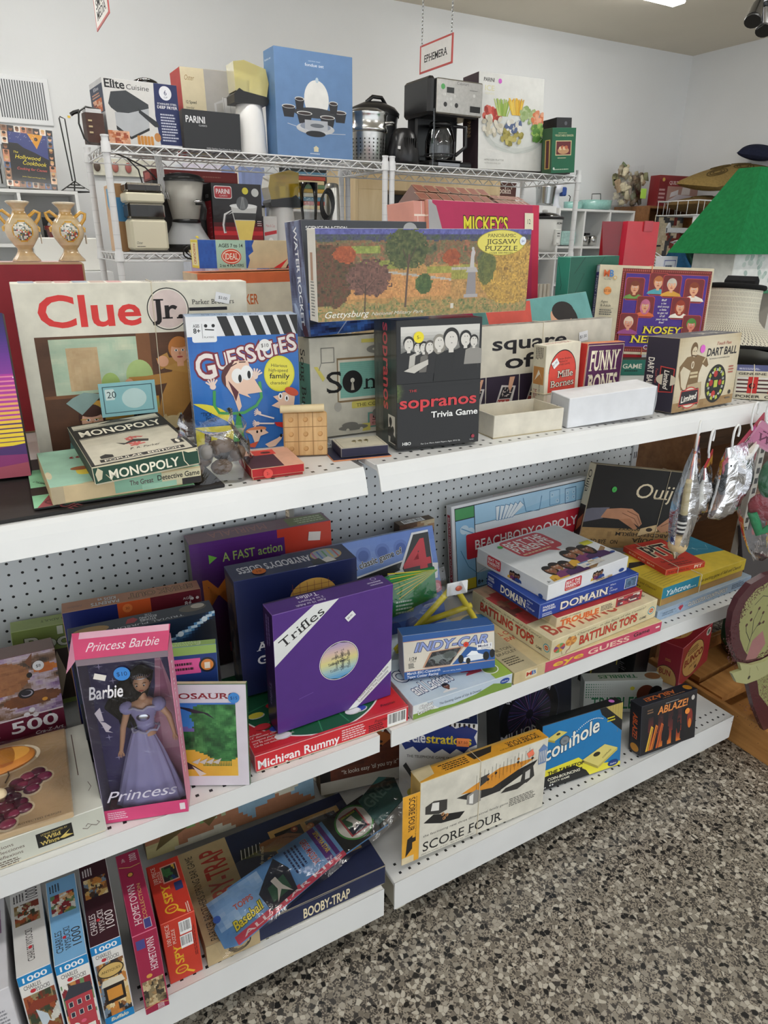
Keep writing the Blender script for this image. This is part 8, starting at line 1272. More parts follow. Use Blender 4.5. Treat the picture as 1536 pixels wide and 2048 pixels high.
f=b.face('L'); f.rect(0,.5,1,.92,'3a4258'); f.pic(.15,.52,.85,.72,10,6,mosaic(['c86a3c','e0b090','7a3a2c'],14,3)); f.text('Elite',.3,.85,.05,w=.4,col='e6e8ee',serif=True); f.small(.15,.74,.85,.82,2,'d8a080'); f.poly([(.35,.15),(.6,.12),(.65,.35),(.45,.46),(.35,.3)],'6a7a9a'); f.rect(.66,.1,.78,.25,'4a4e56'); b.done()
b=Box('parini','carton','low black dutch oven carton in front of the blender carton','1f2022','gloss',cat='appliance box',pose=K('parini'),edge='2f3032'); f=b.face('F'); f.text('PARINI',.05,.68,.17,w=.33,col='e6e6e8',bold=.04); f.text('CLASSICS',.27,.6,.04,w=.14,col='d0d0d2'); f.text('4.0Qt Stainless Steel Dutch Oven With Lid',.38,.04,.045,w=.6,col='c9c9cc'); b.done()
b=Box('blenderbox','carton','tall beige and grey blender carton behind the low black carton',{'*':'c8b99a','F':'a9a6a2','L':'b8403c'},'card',cat='appliance box',pose=K('blenderbox'),edge='b0a48c'); f=b.face('F'); f.rect(0,.0,.36,1,'d2c6a6'); f.text('Oster',.06,.86,.06,w=.15,col='8a6a30',shear=.3); f.text('12 Speed',.05,.6,.035,w=.16,col='2a2620',bold=.03); f.text('blender',.05,.54,.03,w=.12,col='4a443a'); f.small(.05,.3,.3,.48,5,'7a7260'); f.poly([(.62,.7),(.94,.7),(.88,.1),(.66,.1)],'c4c4c4'); f.frame(.64,.12,.92,.7,.0015,'7d7d7d'); f.line([(.63,.66),(.5,.62),(.52,.3),(.66,.16)],.01,'bcbcbc'); f.line([(.74,.68),(.75,.14)],.002,'909090'); f.line([(.84,.68),(.82,.14)],.002,'909090'); b.done()
b=Box('fondue','carton','tall slate blue fondue set carton on the wire rack',{'*':'5f7fa8','F':'6688b4','L':'567aa4'},'card',cat='appliance box',pose=K('fondue'),edge='6a8aac'); f=b.face('F'); f.text('stainless steel',.5,.905,.012,w=.15,col='c9d8e8',align='c'); f.text('fondue set',.5,.86,.03,w=.24,col='eef2f6',align='c'); f.ell(.52,.56,.16,.18,'e6e6e2',30); f.ell(.53,.74,.02,.025,'b9ccd8'); f.ell(.5,.43,.28,.05,'3a3c40'); 
for x,y,s in ((.16,.44,.085),(.36,.39,.1),(.66,.37,.1),(.83,.43,.085),(.3,.52,.06),(.74,.51,.06)): f.poly([(x-s,y+.03),(x+s,y+.03),(x+s*.7,y-.07),(x-s*.7,y-.07)],'2b2c30'); f.ell(x,y+.03,s,.02,'cfd0ce'); f.ell(x,y+.028,s*.85,.014,'3a3030')
f.ell(.5,.28,.25,.06,'c4c6c8'); f.ell(.5,.3,.2,.045,'8a94a4'); f.rect(.36,.26,.66,.36,'b4b8be'); f.ell(.52,.31,.09,.02,'6a7078'); f.ell(.5,.23,.13,.03,'26282c'); f.line([(.14,.31),(.4,.26)],.002,'c9d0d8'); f.line([(.62,.24),(.9,.25)],.002,'c9d0d8'); f.rect(.47,.055,.53,.09,'d8d0b0'); f.poly([(.46,.09),(.54,.09),(.5,.115)],'d8d0b0'); f.small(.42,.025,.58,.045,1,'c9d8e8'); f=b.face('L'); f.text('fondue set',.1,.9,.02,w=.6,col='dfe6ee'); b.done()
b=Box('ice','carton','tall white vegetable platter carton on the right wire rack',{'*':'3a2c30','F':'e4e4e0','L':'3a2a30','T':'d8d8d4'},'card',cat='appliance box',pose=K('ice'),edge='dcdcd8'); f=b.face('F'); f.text('PARINI',.07,.91,.04,w=.16,col='1a1a1c',bold=.04,shear=.1); f.text('ICE',.09,.82,.055,w=.14,col='dcd8b0',bold=.03); f.text('SERIES',.09,.78,.022,w=.14,col='e0dcc0'); f.ell(.55,.4,.48,.22,'d2d6d2',36); f.ell(.55,.43,.45,.19,'dfe2de',36)
for x,y,rx,ry,cs,sd in ((.2,.58,.13,.08,['c8483c','d8685a','a83a30'],1),(.36,.66,.14,.09,['a9c060','c4d488','8fb04a'],2),(.57,.68,.13,.09,['e8c040','e0a82c','f0d060'],3),(.74,.6,.13,.08,['8fa86a','b9c89a','a4b880'],4),(.92,.56,.1,.08,['e0906a','d87a50','e8a888'],5),(.2,.46,.16,.1,['dcd6c4','c9c2ae','e6e0d0'],6),(.92,.43,.11,.1,['7aa048','5a8a3c','9aba60'],7),(.5,.36,.17,.08,['b0a458','948a40','c8bc70'],8),(.52,.47,.14,.06,['eceae4','dcd8cc','5a6a90'],9)):
    rnd=random.Random(sd)
    for i in range(34): a=rnd.random()*6.28; q=math.sqrt(rnd.random()); f.ell(x+rx*q*math.cos(a),y+ry*q*math.sin(a),.036,.026,rnd.choice(cs),8,rot=rnd.randrange(180)) if sd not in (2,3) else f.line([(x+rx*q*math.cos(a)*.5,y-ry),(x+rx*q*math.cos(a),y+ry*(.4+.6*rnd.random()))],.006,rnd.choice(cs))
f.line([(.08,.4),(.25,.25),(.55,.18),(.85,.25),(1,.38)],.0025,'c4c9c4'); f.text('APPETIZER PLATTER',.08,.09,.02,w=.3,col='8a8a86'); f.text('WITH ICE CHILLER',.08,.055,.018,w=.25,col='b4b4ae'); f=b.face('L').cw(); f.text('PARINI',.48,.3,.22,w=.16,col='c9a87a',bold=.03); b.sticker('F',.31,.925,.025,'d86ad0',''); b.done()
b=Box('baker','carton','green vegetable baker carton at the right end of the wire racks',{'*':'1f5a40','F':'22684a','L':'3a5a40','R':'1a4a34'},'card',cat='appliance box',pose=K('baker'),edge='3a7a5c'); f=b.face('F'); f.text('VEGETABLE BAKER',.5,.81,.045,w=.8,col='dcd8b0',align='c',serif=True); f.small(.25,.87,.7,.9,1,'b0b88a'); f.rect(.15,.39,.82,.72,'d8c89a'); f.rect(.18,.41,.79,.7,'6a2a30'); f.ell(.48,.5,.24,.08,'c89a70'); [f.ell(.36+.08*i,.55+.02*(i%2),.07,.04,('e0c8a0','c06a4a')[i%2]) for i in range(4)]; f.small(.25,.32,.7,.35,1,'d8d4b0'); f.small(.1,.06,.9,.1,1,'c9d4c0'); f.disc(.1,.1,.03,'d8e0d8'); f=b.face('L'); f.rect(.3,.1,.8,.75,'c8a85a'); f.rect(.4,.12,.7,.73,'5a2a30'); b.done()
b=Box('blackfry','carton','black appliance carton with small icons behind the green carton','25262a','card',cat='appliance box',pose=K('blackfry'),edge='3a3b40'); f=b.face('F'); [(f.disc(.6,.9-.18*i,.035,('5a5c62','c06a5a')[i%2]),f.small(.42,.79-.18*i,.8,.83-.18*i,1,'8a8c92')) for i in range(5)]; b.done()
m=MB(); m.box((0,0,0),(.08,.12,.3),{'*':'c9b48c','F':'d8c8a4'},'card'); tag(m.build('carton',M=at((2.73,1.87,ZR+.0006))),'narrow kraft carton half hidden behind the white vegetable platter carton','appliance box')
# appliances on the top of the racks
t=thing('can_opener','small brown woodgrain electric can opener with a looped black cord on the rack corner','can opener',(.545,1.68,ZR+.001))
m=MB(); m.prism([(-.03,-.04),(.035,-.04),(.04,.0),(.035,.05),(-.03,.05),(-.036,0)],0,.1,'4a2c22','woodish'); m.build('body',t); m=MB(); m.prism([(-.026,-.036),(.03,-.036),(.03,.04),(-.026,.04)],.1002,.114,'b8b4b0','metal'); m.build('metal_top',t)
for i in range(3): m=MB(); m.box((-.022,-.0425,.03+.02*i),(-.008,-.0395,.036+.02*i),'c9b48c'); m.build('button',t)
m=MB(); m.tube([(.03,0,.118),(-.02,-.01,.122),(-.05,-.03,.1),(-.056,-.04,.06),(-.045,-.05,.01),(-.03,-.06,-.006)],.0035,6,'161616'); m.tube([(-.045,-.02,.105),(-.066,-.02,.098),(-.078,-.02,.09)],.007,7,'161616'); m.box((-.09,-.022,.078),(-.08,-.018,.086),'c9a84c','metal',.0004); m.build('power_cord',t)
m=MB(); m.lathe([(0,.0),(.06,.0),(.062,.06),(.05,.085),(.03,.095),(0,.096)],n=24,col='fff',mat='glasspane'); tag(m.build('clear_dome',M=at((.83,1.99,ZR+.2))),'clear plastic dome lid behind the deep fryer carton','plastic lid')
o=COL.objects['clear_dome']; m=MB(); m.box((-.08,-.07,0),(.08,.07,.199),'c9c9c6','card'); tag(m.build('carton',M=at((.83,1.99,ZR))),'plain pale carton under the clear plastic dome behind the deep fryer carton','appliance box')
def popper(label,x,y,z,rz,amber,k=1.0):
    t=thing('popcorn_popper',label,'popcorn popper',(x,y,z),rz)
    m=MB(); V=[];n=24
    m.lathe([(.07*k,0),(.072*k,.01),(.066*k,.12*k),(.056*k,.205*k),(.052*k,.21*k)],n=24,col='f0efec',mat='painted',sx=1.05,sy=.95); m.build('body',t)
    m=MB(); m.prism([(-.085*k,.203*k),(.07*k,.203*k),(.078*k,.222*k),(.072*k,.235*k),(-.04*k,.25*k),(-.06*k,.26*k),(-.085*k,.235*k)],-.055*k,.055*k,'1b1b1c','plastic','y'); m.build('black_base',t)
    m=MB(); m.prism([(-.075*k,.25*k),(.07*k,.236*k),(.082*k,.29*k),(.07*k,.345*k),(-.03*k,.37*k),(-.08*k,.36*k)],-.05*k,.05*k,amber,'tinted','y'); m.build('hood',t)
    m=MB(); m.cyl((-.02*k,0,.25*k),(-.02*k,0,.3*k),.035*k,n=20,col='b9b9b8',mat='metal'); m.build('popping_chamber',t)
popper('white popcorn popper with clear yellow hood beside the blue fondue carton',1.192,1.72,ZR+.002,0,'e6dc9a',.93)
t=thing('steamer_pot','stainless steel steamer pot with drain holes beside the blue fondue carton','pot',(1.785,1.76,ZR+.002))
m=MB(); m.lathe([(0,0),(.078,0),(.082,.006),(.088,.13)],n=40,col='c9c9c6',mat='brushed'); V=[];F=[]
for i in range(26):
    for j in range(6):
        a=2*PI*i/26; z=.02+.016*j; r=.0835+.0055*z/.13; u=Vector((-math.sin(a),math.cos(a),0))*.0028; p=Vector((r*math.cos(a),r*math.sin(a),z)); q=Vector((0,0,.0034)); k=len(V); V+=[p-u-q,p+u-q,p+u+q,p-u+q]; F.append((k,k+1,k+2,k+3))
m.add(V,F,'26241f','plastic'); m.build('strainer',t)
m=MB(); m.lathe([(.088,.13),(.096,.134),(.098,.145),(.094,.15),(.094,.2),(.1,.21),(.098,.213),(.09,.208)],n=40,col='cfcfcc',mat='metal'); m.build('pot_body',t)
for s in (-.6,2.6): m=MB(); m.tube([(.095*math.cos(s-.35),.095*math.sin(s-.35),.17),(.125*math.cos(s-.25),.125*math.sin(s-.25),.172),(.13*math.cos(s),.13*math.sin(s),.172),(.125*math.cos(s+.25),.125*math.sin(s+.25),.172),(.095*math.cos(s+.35),.095*math.sin(s+.35),.17)],.005,8,'d4d4d2','metal'); m.build('handle',t)
m=MB(); m.lathe([(.1,.212),(.07,.228),(.02,.236),(0,.237)],n=36,col='3a3a3c',mat='smoky'); m.build('lid',t)
t=thing('slow_cooker','black electric cooker with domed lid behind the stainless steamer pot','cooker',(1.92,1.945,ZR+.002)); m=MB(); m.lathe([(0,0),(.1,0),(.115,.02),(.12,.2),(.125,.23)],n=32,col='1c1c1e'); m.build('body',t); m=MB(); m.lathe([(.13,.23),(.132,.245),(.11,.27),(.05,.295),(0,.3)],n=32,col='161617'); m.tube([(-.05,-.02,.29),(-.02,-.03,.315),(.03,-.03,.315),(.06,-.02,.288)],.009,8,'111'); m.build('lid',t)
t=thing('black_carafe','black plastic thermal jug standing left of the coffee maker','jug',(1.945,1.69,ZR+.002)); m=MB(); m.lathe([(0,0),(.075,0),(.08,.01),(.078,.05),(.06,.125),(.045,.15),(.03,.155),(0,.156)],n=30,col='17171a'); m.build('body',t); m=MB(); [m.box((-.03+.012*i,-.083+.012,.07),(-.027+.012*i,-.06,.11),'050505') for i in range(6)]; m.build('vents',t); m=MB(); m.box((-.062,-.06,.06),(-.05,-.054,.073),'e6e6e6','paper',.0003); m.build('price_tag',t)
t=thing('coffee_maker','black and stainless coffee maker with glass pot beside the white platter carton','coffee maker',(2.215,1.77,ZR+.002),0)
m=MB(); m.box((-.125,-.1,0),(.13,.12,.03),'18181a','plastic',.01); m.box((-.125,.04,.03),(.13,.13,.25),'18181a','plastic',.01); m.box((-.15,-.105,.225),(-.108,.13,.385),'1b1b1d','plastic',.014); m.box((-.108,-.095,.225),(.16,.13,.38),'202022','plastic',.01); m.build('body',t)
m=MB(); m.box((-.108,-.115,.23),(.162,-.096,.378),'b4b2ae','brushed',.008); f=Face(m,(-.108,-.115,.23),(1,0,0),(0,0,1),(0,-1,0),.27,.148,'plastic'); f.text('Cuisinart',.42,.86,.09,w=.25,col='5a5a58'); f.rect(.2,.6,.36,.76,'2a2c2c'); [f.disc(x,y,.05,'d0d0cc',14) for x,y in ((.16,.55),(.22,.44),(.3,.44),(.38,.52),(.3,.28),(.8,.6))]; [f.disc(x,.27,.07,'2a2a2a',16) for x in (.18,.42)]; f.rect(.72,.12,.95,.3,'141414'); f.disc(.12,.76,.08,'58a860'); f.small(.7,.72,.92,.76,1,'6a6a66'); m.build('control_panel',t)
m=MB(); m.lathe([(.0,.034),(.068,.034),(.074,.06),(.074,.12),(.06,.17),(.05,.185)],(-.03,-.035,0),32,'fff','glasspane'); m.build('glass_pot',t); m=MB(); m.lathe([(.05,.184),(.058,.19),(.05,.205),(0,.207)],(-.03,-.035,0),28,'161617'); m.tube([(.03,-.06,.19),(.085,-.09,.185),(.09,-.09,.1),(.04,-.075,.06)],.009,8,'1a1a1c'); m.tube([(-.03+.0755*math.cos(q*.26),-.035+.0755*math.sin(q*.26),.06) for q in range(25)],.003,5,'26262a',closed=False); m.build('pot_handle',t)
m=MB(); m.box((-.09,-.105,.03),(.06,.03,.034),'2a2a2c'); m.box((-.08,-.103,.006),(.05,-.1005,.022),'8a8a8c','metal'); m.build('hot_plate',t); m=MB(); m.tube([(-.115,-.107,.0),(-.113,-.108,.12),(-.115,-.106,.25)],.004,6,'d0d4d8','clear'); m.build('gauge_tube',t)
# ---- second level of the racks
def bx(name,label,cat,x0,y0,z0,x1,y1,z1,col,mat='card',rz=0,draw=None,edge=None,c=.001):
    z0+=.0006; m=MB(); w,d,h=x1-x0,y1-y0,z1-z0; m.box((-w/2,-d/2,0),(w/2,d/2,h),col,mat,c,edge)
    if draw:
        F=lambda k: {'F':Face(m,(-w/2,-d/2,0),(1,0,0),(0,0,1),(0,-1,0),w,h,mat),'L':Face(m,(-w/2,d/2,0),(0,-1,0),(0,0,1),(-1,0,0),d,h,mat),'T':Face(m,(-w/2,-d/2,h),(1,0,0),(0,1,0),(0,0,1),w,d,mat)}[k]
        draw(F)
    return tag(m.build(name,M=at(((x0+x1)/2,(y0+y1)/2,z0),rz)),label,cat)
def d_(F): f=F('L'); f.poly([(.2,.95),(.35,.95),(.35,.72),(.55,.7),(.55,.62),(.9,.62),(.9,.74),(.5,.8),(.4,.6),(.2,.7)],'6aa8d0'); F('F').rect(.0,.45,.6,.8,'3a7aa8')
bx('carton','brown cardboard carton with blue print on the left of the second rack level','box',.6,1.73,ZK,.72,1.96,ZK+.26,{'*':'b48a5c','L':'d8b490','F':'9a744a'},'card',draw=d_)
t=thing('ice_crusher','cream appliance with smoky clear sections on the left of the second rack level','ice crusher',(.7,1.665,ZK+.001),.03)
m=MB(); m.box((-.074,-.05,.006),(.074,.05,.125),'dcd6bd','plastic',.01); f=Face(m,(-.074,-.05,.006),(1,0,0),(0,0,1),(0,-1,0),.148,.12,'plastic'); f.text('Oster',.12,.2,.09,w=.16,col='2a2620',shear=.3); f.small(.12,.1,.4,.15,1,'2a2620'); f.k[0]=1; m.box((-.07,-.046,0),(.07,.046,.006),'2a2826'); m.build('base',t)
m=MB(); m.box((-.075,-.05,.126),(.07,.05,.185),'4a443e','smoky',.008); m.build('smoky_window',t); m=MB(); m.box((-.08,-.053,.186),(.072,.053,.222),'dcd6bd','plastic',.006); m.build('cream_band',t); m=MB(); m.box((-.076,-.05,.223),(.068,.05,.258),'57504a','smoky',.008); m.build('smoky_lid',t)
t=thing('blender','blender with frosted jug and silver base between the cream appliance and the juicer carton','blender',(.878,1.71,ZK+.001))
m=MB(); m.lathe([(0,.0),(.098,0),(.1,.03)],n=36,col='1a1a1c',sy=.85); m.build('black_foot',t); m=MB(); m.lathe([(.1,.03),(.098,.045),(.075,.08),(.062,.105),(.06,.118),(0,.118)],n=36,col='a0a2a4',mat='painted',sy=.85); m.ball((.02,-.072,.055),(.009,.004,.009),'e0c83a'); m.build('base',t)
m=MB(); m.lathe([(.05,.12),(.055,.125),(.07,.2),(.085,.275),(.083,.275),(.066,.2)],n=36,col='b4b2aa',mat='plastic',sy=.9); m.build('jug',t); m=MB(); m.lathe([(.056,.115),(.06,.118),(.058,.128),(.05,.13)],n=30,col='161618'); m.lathe([(.09,.275),(.09,.285),(.07,.3),(.03,.308),(0,.309)],n=32,col='17181a',sy=.9); m.build('lid',t); m=MB(); m.tube([(.03,-.07,.195),(.055,-.085,.19),(.062,-.08,.165),(.055,-.07,.13)],[.012,.01,.009,.012],8,'1a1a1c'); m.ball((.035,-.082,.197),(.02,.012,.007),'c9c9cc','metal'); m.build('spout',t)
m=MB(); rnd=random.Random(2)
for k in range(4): m.tube([(.0+.03*math.cos(a+k),-.0+.012*math.sin(2*a+k),.02+.026*math.sin(a)) for a in np.linspace(0,5.6,14)],.003,6,'151516')
m.box((.02,-.01,-.01),(.05,.01,.005),'151516'); m.box((-.006,-.008,.018),(.006,.008,.03),'d8c8a0'); tag(m.build('power_cord',M=at((.85,1.577,ZK-.02))),'coiled black power cord tied with a cream tie in front of the blender base','cord')
m=MB(); [m.tube([(.01*k-.02+.01*math.sin(3*z),.004*k,-z*.16) for z in np.linspace(0,1,8)]+[(.01*k-.02+.014,.0,-.175),(.01*k-.012,.003,-.15)],.0032,5,'b9b9b9') for k in range(5)]; tag(m.build('grey_cord',M=at((.775,1.66,ZR-.012),.4)),'bundle of grey cord hanging down from the upper wire shelf on the left','cord')
m=MB(); m.tube([(-.16,0,0),(-.1,0,-.02),(-.06,.0,-.06),(-.05,0,-.11),(-.045,0,-.14)],.003,6,'161616'); m.tube([(-.1,0,-.02),(-.03,.01,-.05),(.02,.01,-.1),(.04,.01,-.14)],.003,6,'161616'); tag(m.build('loose_cable',M=at((.76,1.7,ZR-.02))),'loose black cord hanging under the upper wire shelf above the cream appliance','cord')
bx('carton','dark grey printed carton behind the blender, under the flat dark red box','appliance box',.78,1.83,ZK,1.12,2.02,ZK+.285,{'*':'3a3a3c','F':'5a5a5c'},draw=lambda F:(F('F').small(.65,.4,.95,.9,8,'c9c9cc'),F('F').rect(.02,.82,.2,.95,'1a1a1c')))
bx('flat_box','flat dark red pasta tool box lying on the dark grey carton','box',.78,1.835,ZK+.286,1.16,2.0,ZK+.33,{'*':'7a2422','F':'8a2c28','T':'9a3a34'},draw=lambda F:(F('F').text('Raviolamp',.2,.3,.45,w=.26,col='d8b8a0',serif=True,bold=.03),F('F').small(.58,.4,.85,.6,1,'b06a5a'),F('L').rect(.2,.2,.8,.8,'c05a54')))
def d_(F):
    f=F('F'); f.pic(.0,.0,1,.5,20,8,lambda U,V: ramp(np.clip(1.2-np.abs(V-.55)*2.6-.8*np.abs(U-.5)*0+.2*fbm(U,V,3,2)-.35,0,1),'161616','6a1418','c02c30')); f.rrect(.05,.78,.4,.96,.008,'e6e0e0'); f.rrect(.06,.79,.39,.95,.008,'b02a30'); f.text('PARINI',.09,.85,.07,w=.27,col='f0e8e8',bold=.04); f.text('CLASSICS',.15,.81,.025,w=.16,col='e8d0d0'); f.poly([(.36,.68),(.9,.68),(.74,.14),(.5,.14)],'b9bab8'); f.poly([(.43,.47),(.85,.47),(.74,.15),(.51,.15)],'dcc468'); f.poly([(.4,.58),(.88,.58),(.85,.48),(.43,.48)],'3a3c3c'); f.ell(.62,.68,.28,.035,'d8dada'); f.ell(.6,.72,.12,.1,'5a5e60'); [f.line([(.56+.03*i,.64),(.595+.01*i,.81)],.0012,'b0b4b4') for i in range(4)]; f.line([(.38,.6),(.24,.55),(.2,.4),(.22,.28)],.012,'c9caca'); f.line([(.38,.6),(.26,.54),(.22,.4),(.23,.3)],.005,'3a3a3c'); f.poly([(.42,.0),(.5,.15),(.74,.15),(.84,.0)],'1f2022'); f.line([(.45,0),(.56,.13)],.006,'d0d0d0'); f.line([(.8,0),(.7,.13)],.006,'d0d0d0'); f.disc(.87,.88,.06,'c9ccc9'); f.disc(.67,.9,.05,'d8cc3c'); [f.disc(.9+.03*(i%3),.4+.03*(i//3),.008,'e8d0d0',8) for i in range(9)]; f.text('Citrus juicer',.04,.07,.05,w=.35,col='e6dede',shear=.3,rot=12)
    f=F('L'); f.rect(.1,.1,.85,.75,'a82430'); [f.line([(.5,.15+.07*i),(.8,.16+.07*i)],.0008,'e8d0d0') for i in range(8)]; f.text('JUICER',.2,.8,.05,w=.4,col='ddd')
bx('carton','black and red citrus juicer carton on the second rack level','appliance box',.985,1.66,ZK,1.205,1.79,ZK+.275,{'*':'1c1b1c','F':'1a191a','L':'161516'},'gloss',-.03,d_)
bx('small_carton','small grey box with red ribbon print right of the juicer carton','box',1.215,1.68,ZK,1.28,1.72,ZK+.15,{'*':'b9b8b6','F':'c4c3c0'},draw=lambda F:(F('F').poly([(.05,.45),(.95,.52),(.95,.62),(.05,.55)],'b83038'),F('F').text('Make & Cup',.18,.7,.08,w=.64,col='b86a6a',shear=.2),F('F').ell(.5,.25,.2,.16,'e0dfdc')))
m=MB(); m.cyl((0,0,0),(0,0,.19),.03,n=18,col='d8d6cc'); m.cyl((0,0,.19),(0,0,.2),.031,n=18,col='2a2a2a'); tag(m.build('small_canister',M=at((1.26,1.86,ZK))),'white canister with dark lid behind the small grey ribbon box','canister')
popper('white popcorn popper with dark amber hood on the second rack level',1.375,1.86,ZK+.002,PI,'d2b43c',.95)
t=thing('glass_cup','clear blender cup with black base on the second rack level','blender cup',(1.47,1.75,ZK)); m=MB(); m.lathe([(.035,.14),(.04,.2),(.044,.3),(.041,.3),(.037,.2)],n=26,col='fff',mat='glasspane'); m.build('glass',t); m=MB(); m.lathe([(0,0),(.05,0),(.05,.09),(.04,.13),(.042,.142),(0,.142)],n=26,col='1a1a1c'); m.build('base',t)
t=thing('can_opener','tall stainless can opener wrapped in black cord on the second rack level','can opener',(1.615,1.8,ZK+.001)); m=MB(); m.lathe([(0,0),(.045,0),(.046,.02),(.04,.28),(.035,.3),(.02,.306),(0,.307)],n=26,col='c4c2bc',mat='brushed',sx=.85); m.build('body',t); m=MB(); m.lathe([(.0355,.283),(.037,.287),(.03,.303),(0,.308)],n=24,col='1a1a1c',sx=.87); m.build('cap',t)
m=MB(); [m.tube([(-.055+.03*math.cos(a)+.004*k,-.05,.2+.06*math.sin(a)+.006*k) for a in np.linspace(0,6.2,18)],.004,6,'141414',closed=True) for k in range(4)]; m.tube([(-.05,-.05,.15),(-.02,-.055,.11),(.01,-.055,.08),(.02,-.05,.05)],.004,6,'141414'); m.build('power_cord',t)
bx('blue_tray_pack','bright blue plastic pack in front of the wooden cabinet','kitchen tool',1.99,1.88,ZK,2.12,1.95,ZK+.19,{'*':'2a7ac4'},'plastic',.1)
bx('carton','small open brown carton near the middle posts of the racks','box',2.1,1.72,ZK,2.22,1.84,ZK+.15,{'*':'9a7a54','T':'6a5236'})
t=thing('rice_cooker','white rice cooker with glass lid at the right end of the second rack level','rice cooker',(2.91,1.73,ZK+.002)); m=MB(); m.lathe([(0,0),(.07,0),(.075,.03),(.096,.06),(.102,.165),(.1,.17)],n=36,col='e2e2de'); m.tube([(.1,0,.13),(.125,-.005,.128),(.125,-.005,.115),(.1,0,.11)],.008,7,'e2e2de'); m.build('body',t)
m=MB(); m.lathe([(.1,.17),(.108,.172),(.108,.184),(.1,.186)],n=36,col='1c1c1e'); m.build('rim',t); m=MB(); m.lathe([(.1,.184),(.07,.2),(.03,.207),(0,.208)],n=32,col='b9bcbc',mat='glasspane'); m.lathe([(0,.222),(.014,.22),(.016,.212),(.01,.206)],n=14,col='c9c9c6'); m.build('lid',t)
m=MB(); m.box((-.01,-.112,.035),(.035,-.095,.12),'d6d6d2','plastic',.004); f=Face(m,(-.01,-.112,.035),(1,0,0),(0,0,1),(0,-1,0),.045,.085,'plastic'); f.rect(.3,.7,.75,.76,'333'); f.rect(.3,.55,.75,.6,'555'); f.disc(.5,.3,.14,'e8e8e4'); f.small(.3,.1,.7,.15,1,'333'); m.build('control_panel',t); m=MB(); f=Face(m,(-.02,-.1035,.14),(1,0,0),(0,0,1),(0,-1,0),.07,.02); f.text('AROMA',.3,.2,.6,w=.6,col='222',bold=.04); m.build('lettering',t)
t=thing('glass_jar_pack','stack of small jars with strap at the lower right of the racks','jars',(2.93,1.72,.984)); m=MB(); [m.cyl((-.045+.03*i,0,0),(-.045+.03*i,0,.3),.014,n=12,col='c9c2b4') for i in range(4)]; m.build('tubes',t)
# ------------------------------------------------------------ back wall: cubbies, shelves and what stands on them
def cubby(name,label,x0,x1,y0,y1,z0,z1,nx,nz,mat='shelfwhite',th=.018,cat='shelf',back=True):
    t=thing(name,label,cat,((x0+x1)/2,(y0+y1)/2,z0)); W,D,H=x1-x0,y1-y0,z1-z0
    def b(nm,a,c): m=MB(); m.box(a,c,'e6e8ea',mat,.001); m.build(nm,t)
    b('top',(-W/2,-D/2,H-th),(W/2,D/2,H)); b('bottom',(-W/2,-D/2,0),(W/2,D/2,th))
    for s in (-W/2,W/2-th): b('side',(s,-D/2,th),(s+th,D/2,H-th))
    if back: b('back',(-W/2+th,D/2-.008,th),(W/2-th,D/2,H-th))
    for i in range(1,nx): x=-W/2+W*i/nx; b('divider',(x-th/2,-D/2+.002,th),(x+th/2,D/2-.008,H-th))
    for j in range(1,nz): z=H*j/nz; b('shelf',(-W/2+th,-D/2+.003,z-th/2),(W/2-th,D/2-.008,z+th/2))
    return t
ZC=1.765
cubby('cubby_shelf','white cubby shelf on the left back wall under the cookbook',-.29,.665,3.3,3.62,.86,ZC,3,3)
cubby('cubby_shelf','white cubby shelf at the back right holding teal pans on top',4.37,5.27,3.19,3.5,.86,1.775,3,3)
cubby('bookcase','brown wooden bookcase with folded linens in the back right corner',5.275,5.93,3.05,3.45,.0,1.815,1,5,'brownwood',.02,'bookcase')
t=thing('wall_vent','white louvred air vent on the back wall above the cookbook','vent',(.33,wy(.33)-.012,2.14)); m=MB(); m.box((-.3,-.008,0),(.3,.01,.25),'e4e6e8','painted',.003); m.build('frame',t)
m=MB()
for k in range(2): [m.box((-.24+.262*k+.0135*i,-.0095,.028),(-.234+.262*k+.0135*i,-.0075,.225),'4a4e52','painted',.0002) for i in range(19)]
m.build('louvres',t)
def d_(F):
    f=F('F'); r=random.Random(3); cs=['d8b89c','8a6a54','e6dcd0','5a6a8a','c98a6a','2a2a30','b0a090']
    def head(x,y): f.rect(x,y,x+.12,y+.1,r.choice(cs)); f.ell(x+.06,y+.045,.035,.032,r.choice(('d8a888','c8906c','8a5a40'))); f.ell(x+.06,y+.072,.036,.022,r.choice(('2a1c14','5a3a20','c9a06a','1a1616')))
    for i in range(8): head(.01+.123*i,.9); head(.01+.123*i,.0)
    for j in range(8): head(0,.1+.1*j); head(.875,.1+.1*j)
    f.rect(.13,.1,.875,.9,'16161a'); f.poly([(.13,.72),(.13,.9),(.875,.9),(.875,.5),(.6,.6),(.4,.66),(.3,.72)],'34407e'); f.poly([(.5,.9),(.8,.9),(.66,.66)],'d8962c'); f.disc(.66,.82,.03,'3a2414')
    for i in range(30): x=r.uniform(.15,.85); f.disc(x,r.uniform(.78,.89),.004,'d8dcf0',6)
    f.text('The',.2,.56,.035,w=.09,col='e8d43c',shear=.3); f.text('Hollywood',.22,.47,.07,w=.5,col='e8d43c',shear=.3); f.text('Cookbook',.36,.38,.07,w=.46,col='e8d43c',shear=.3); f.text('Cooking for Causes',.24,.29,.045,w=.58,col='d8605a',shear=.3); f.text('Jackie Zabel and Morgan Most',.32,.17,.02,w=.45,col='d8c43c')
m=MB(); m.box((-.135,-.012,0),(.135,.012,.32),{'*':'e0dcd0','F':'16161a'},'shiny'); f=Face(m,(-.135,-.012,0),(1,0,0),(0,0,1),(0,-1,0),.27,.32,'shiny'); d_(lambda k:f)
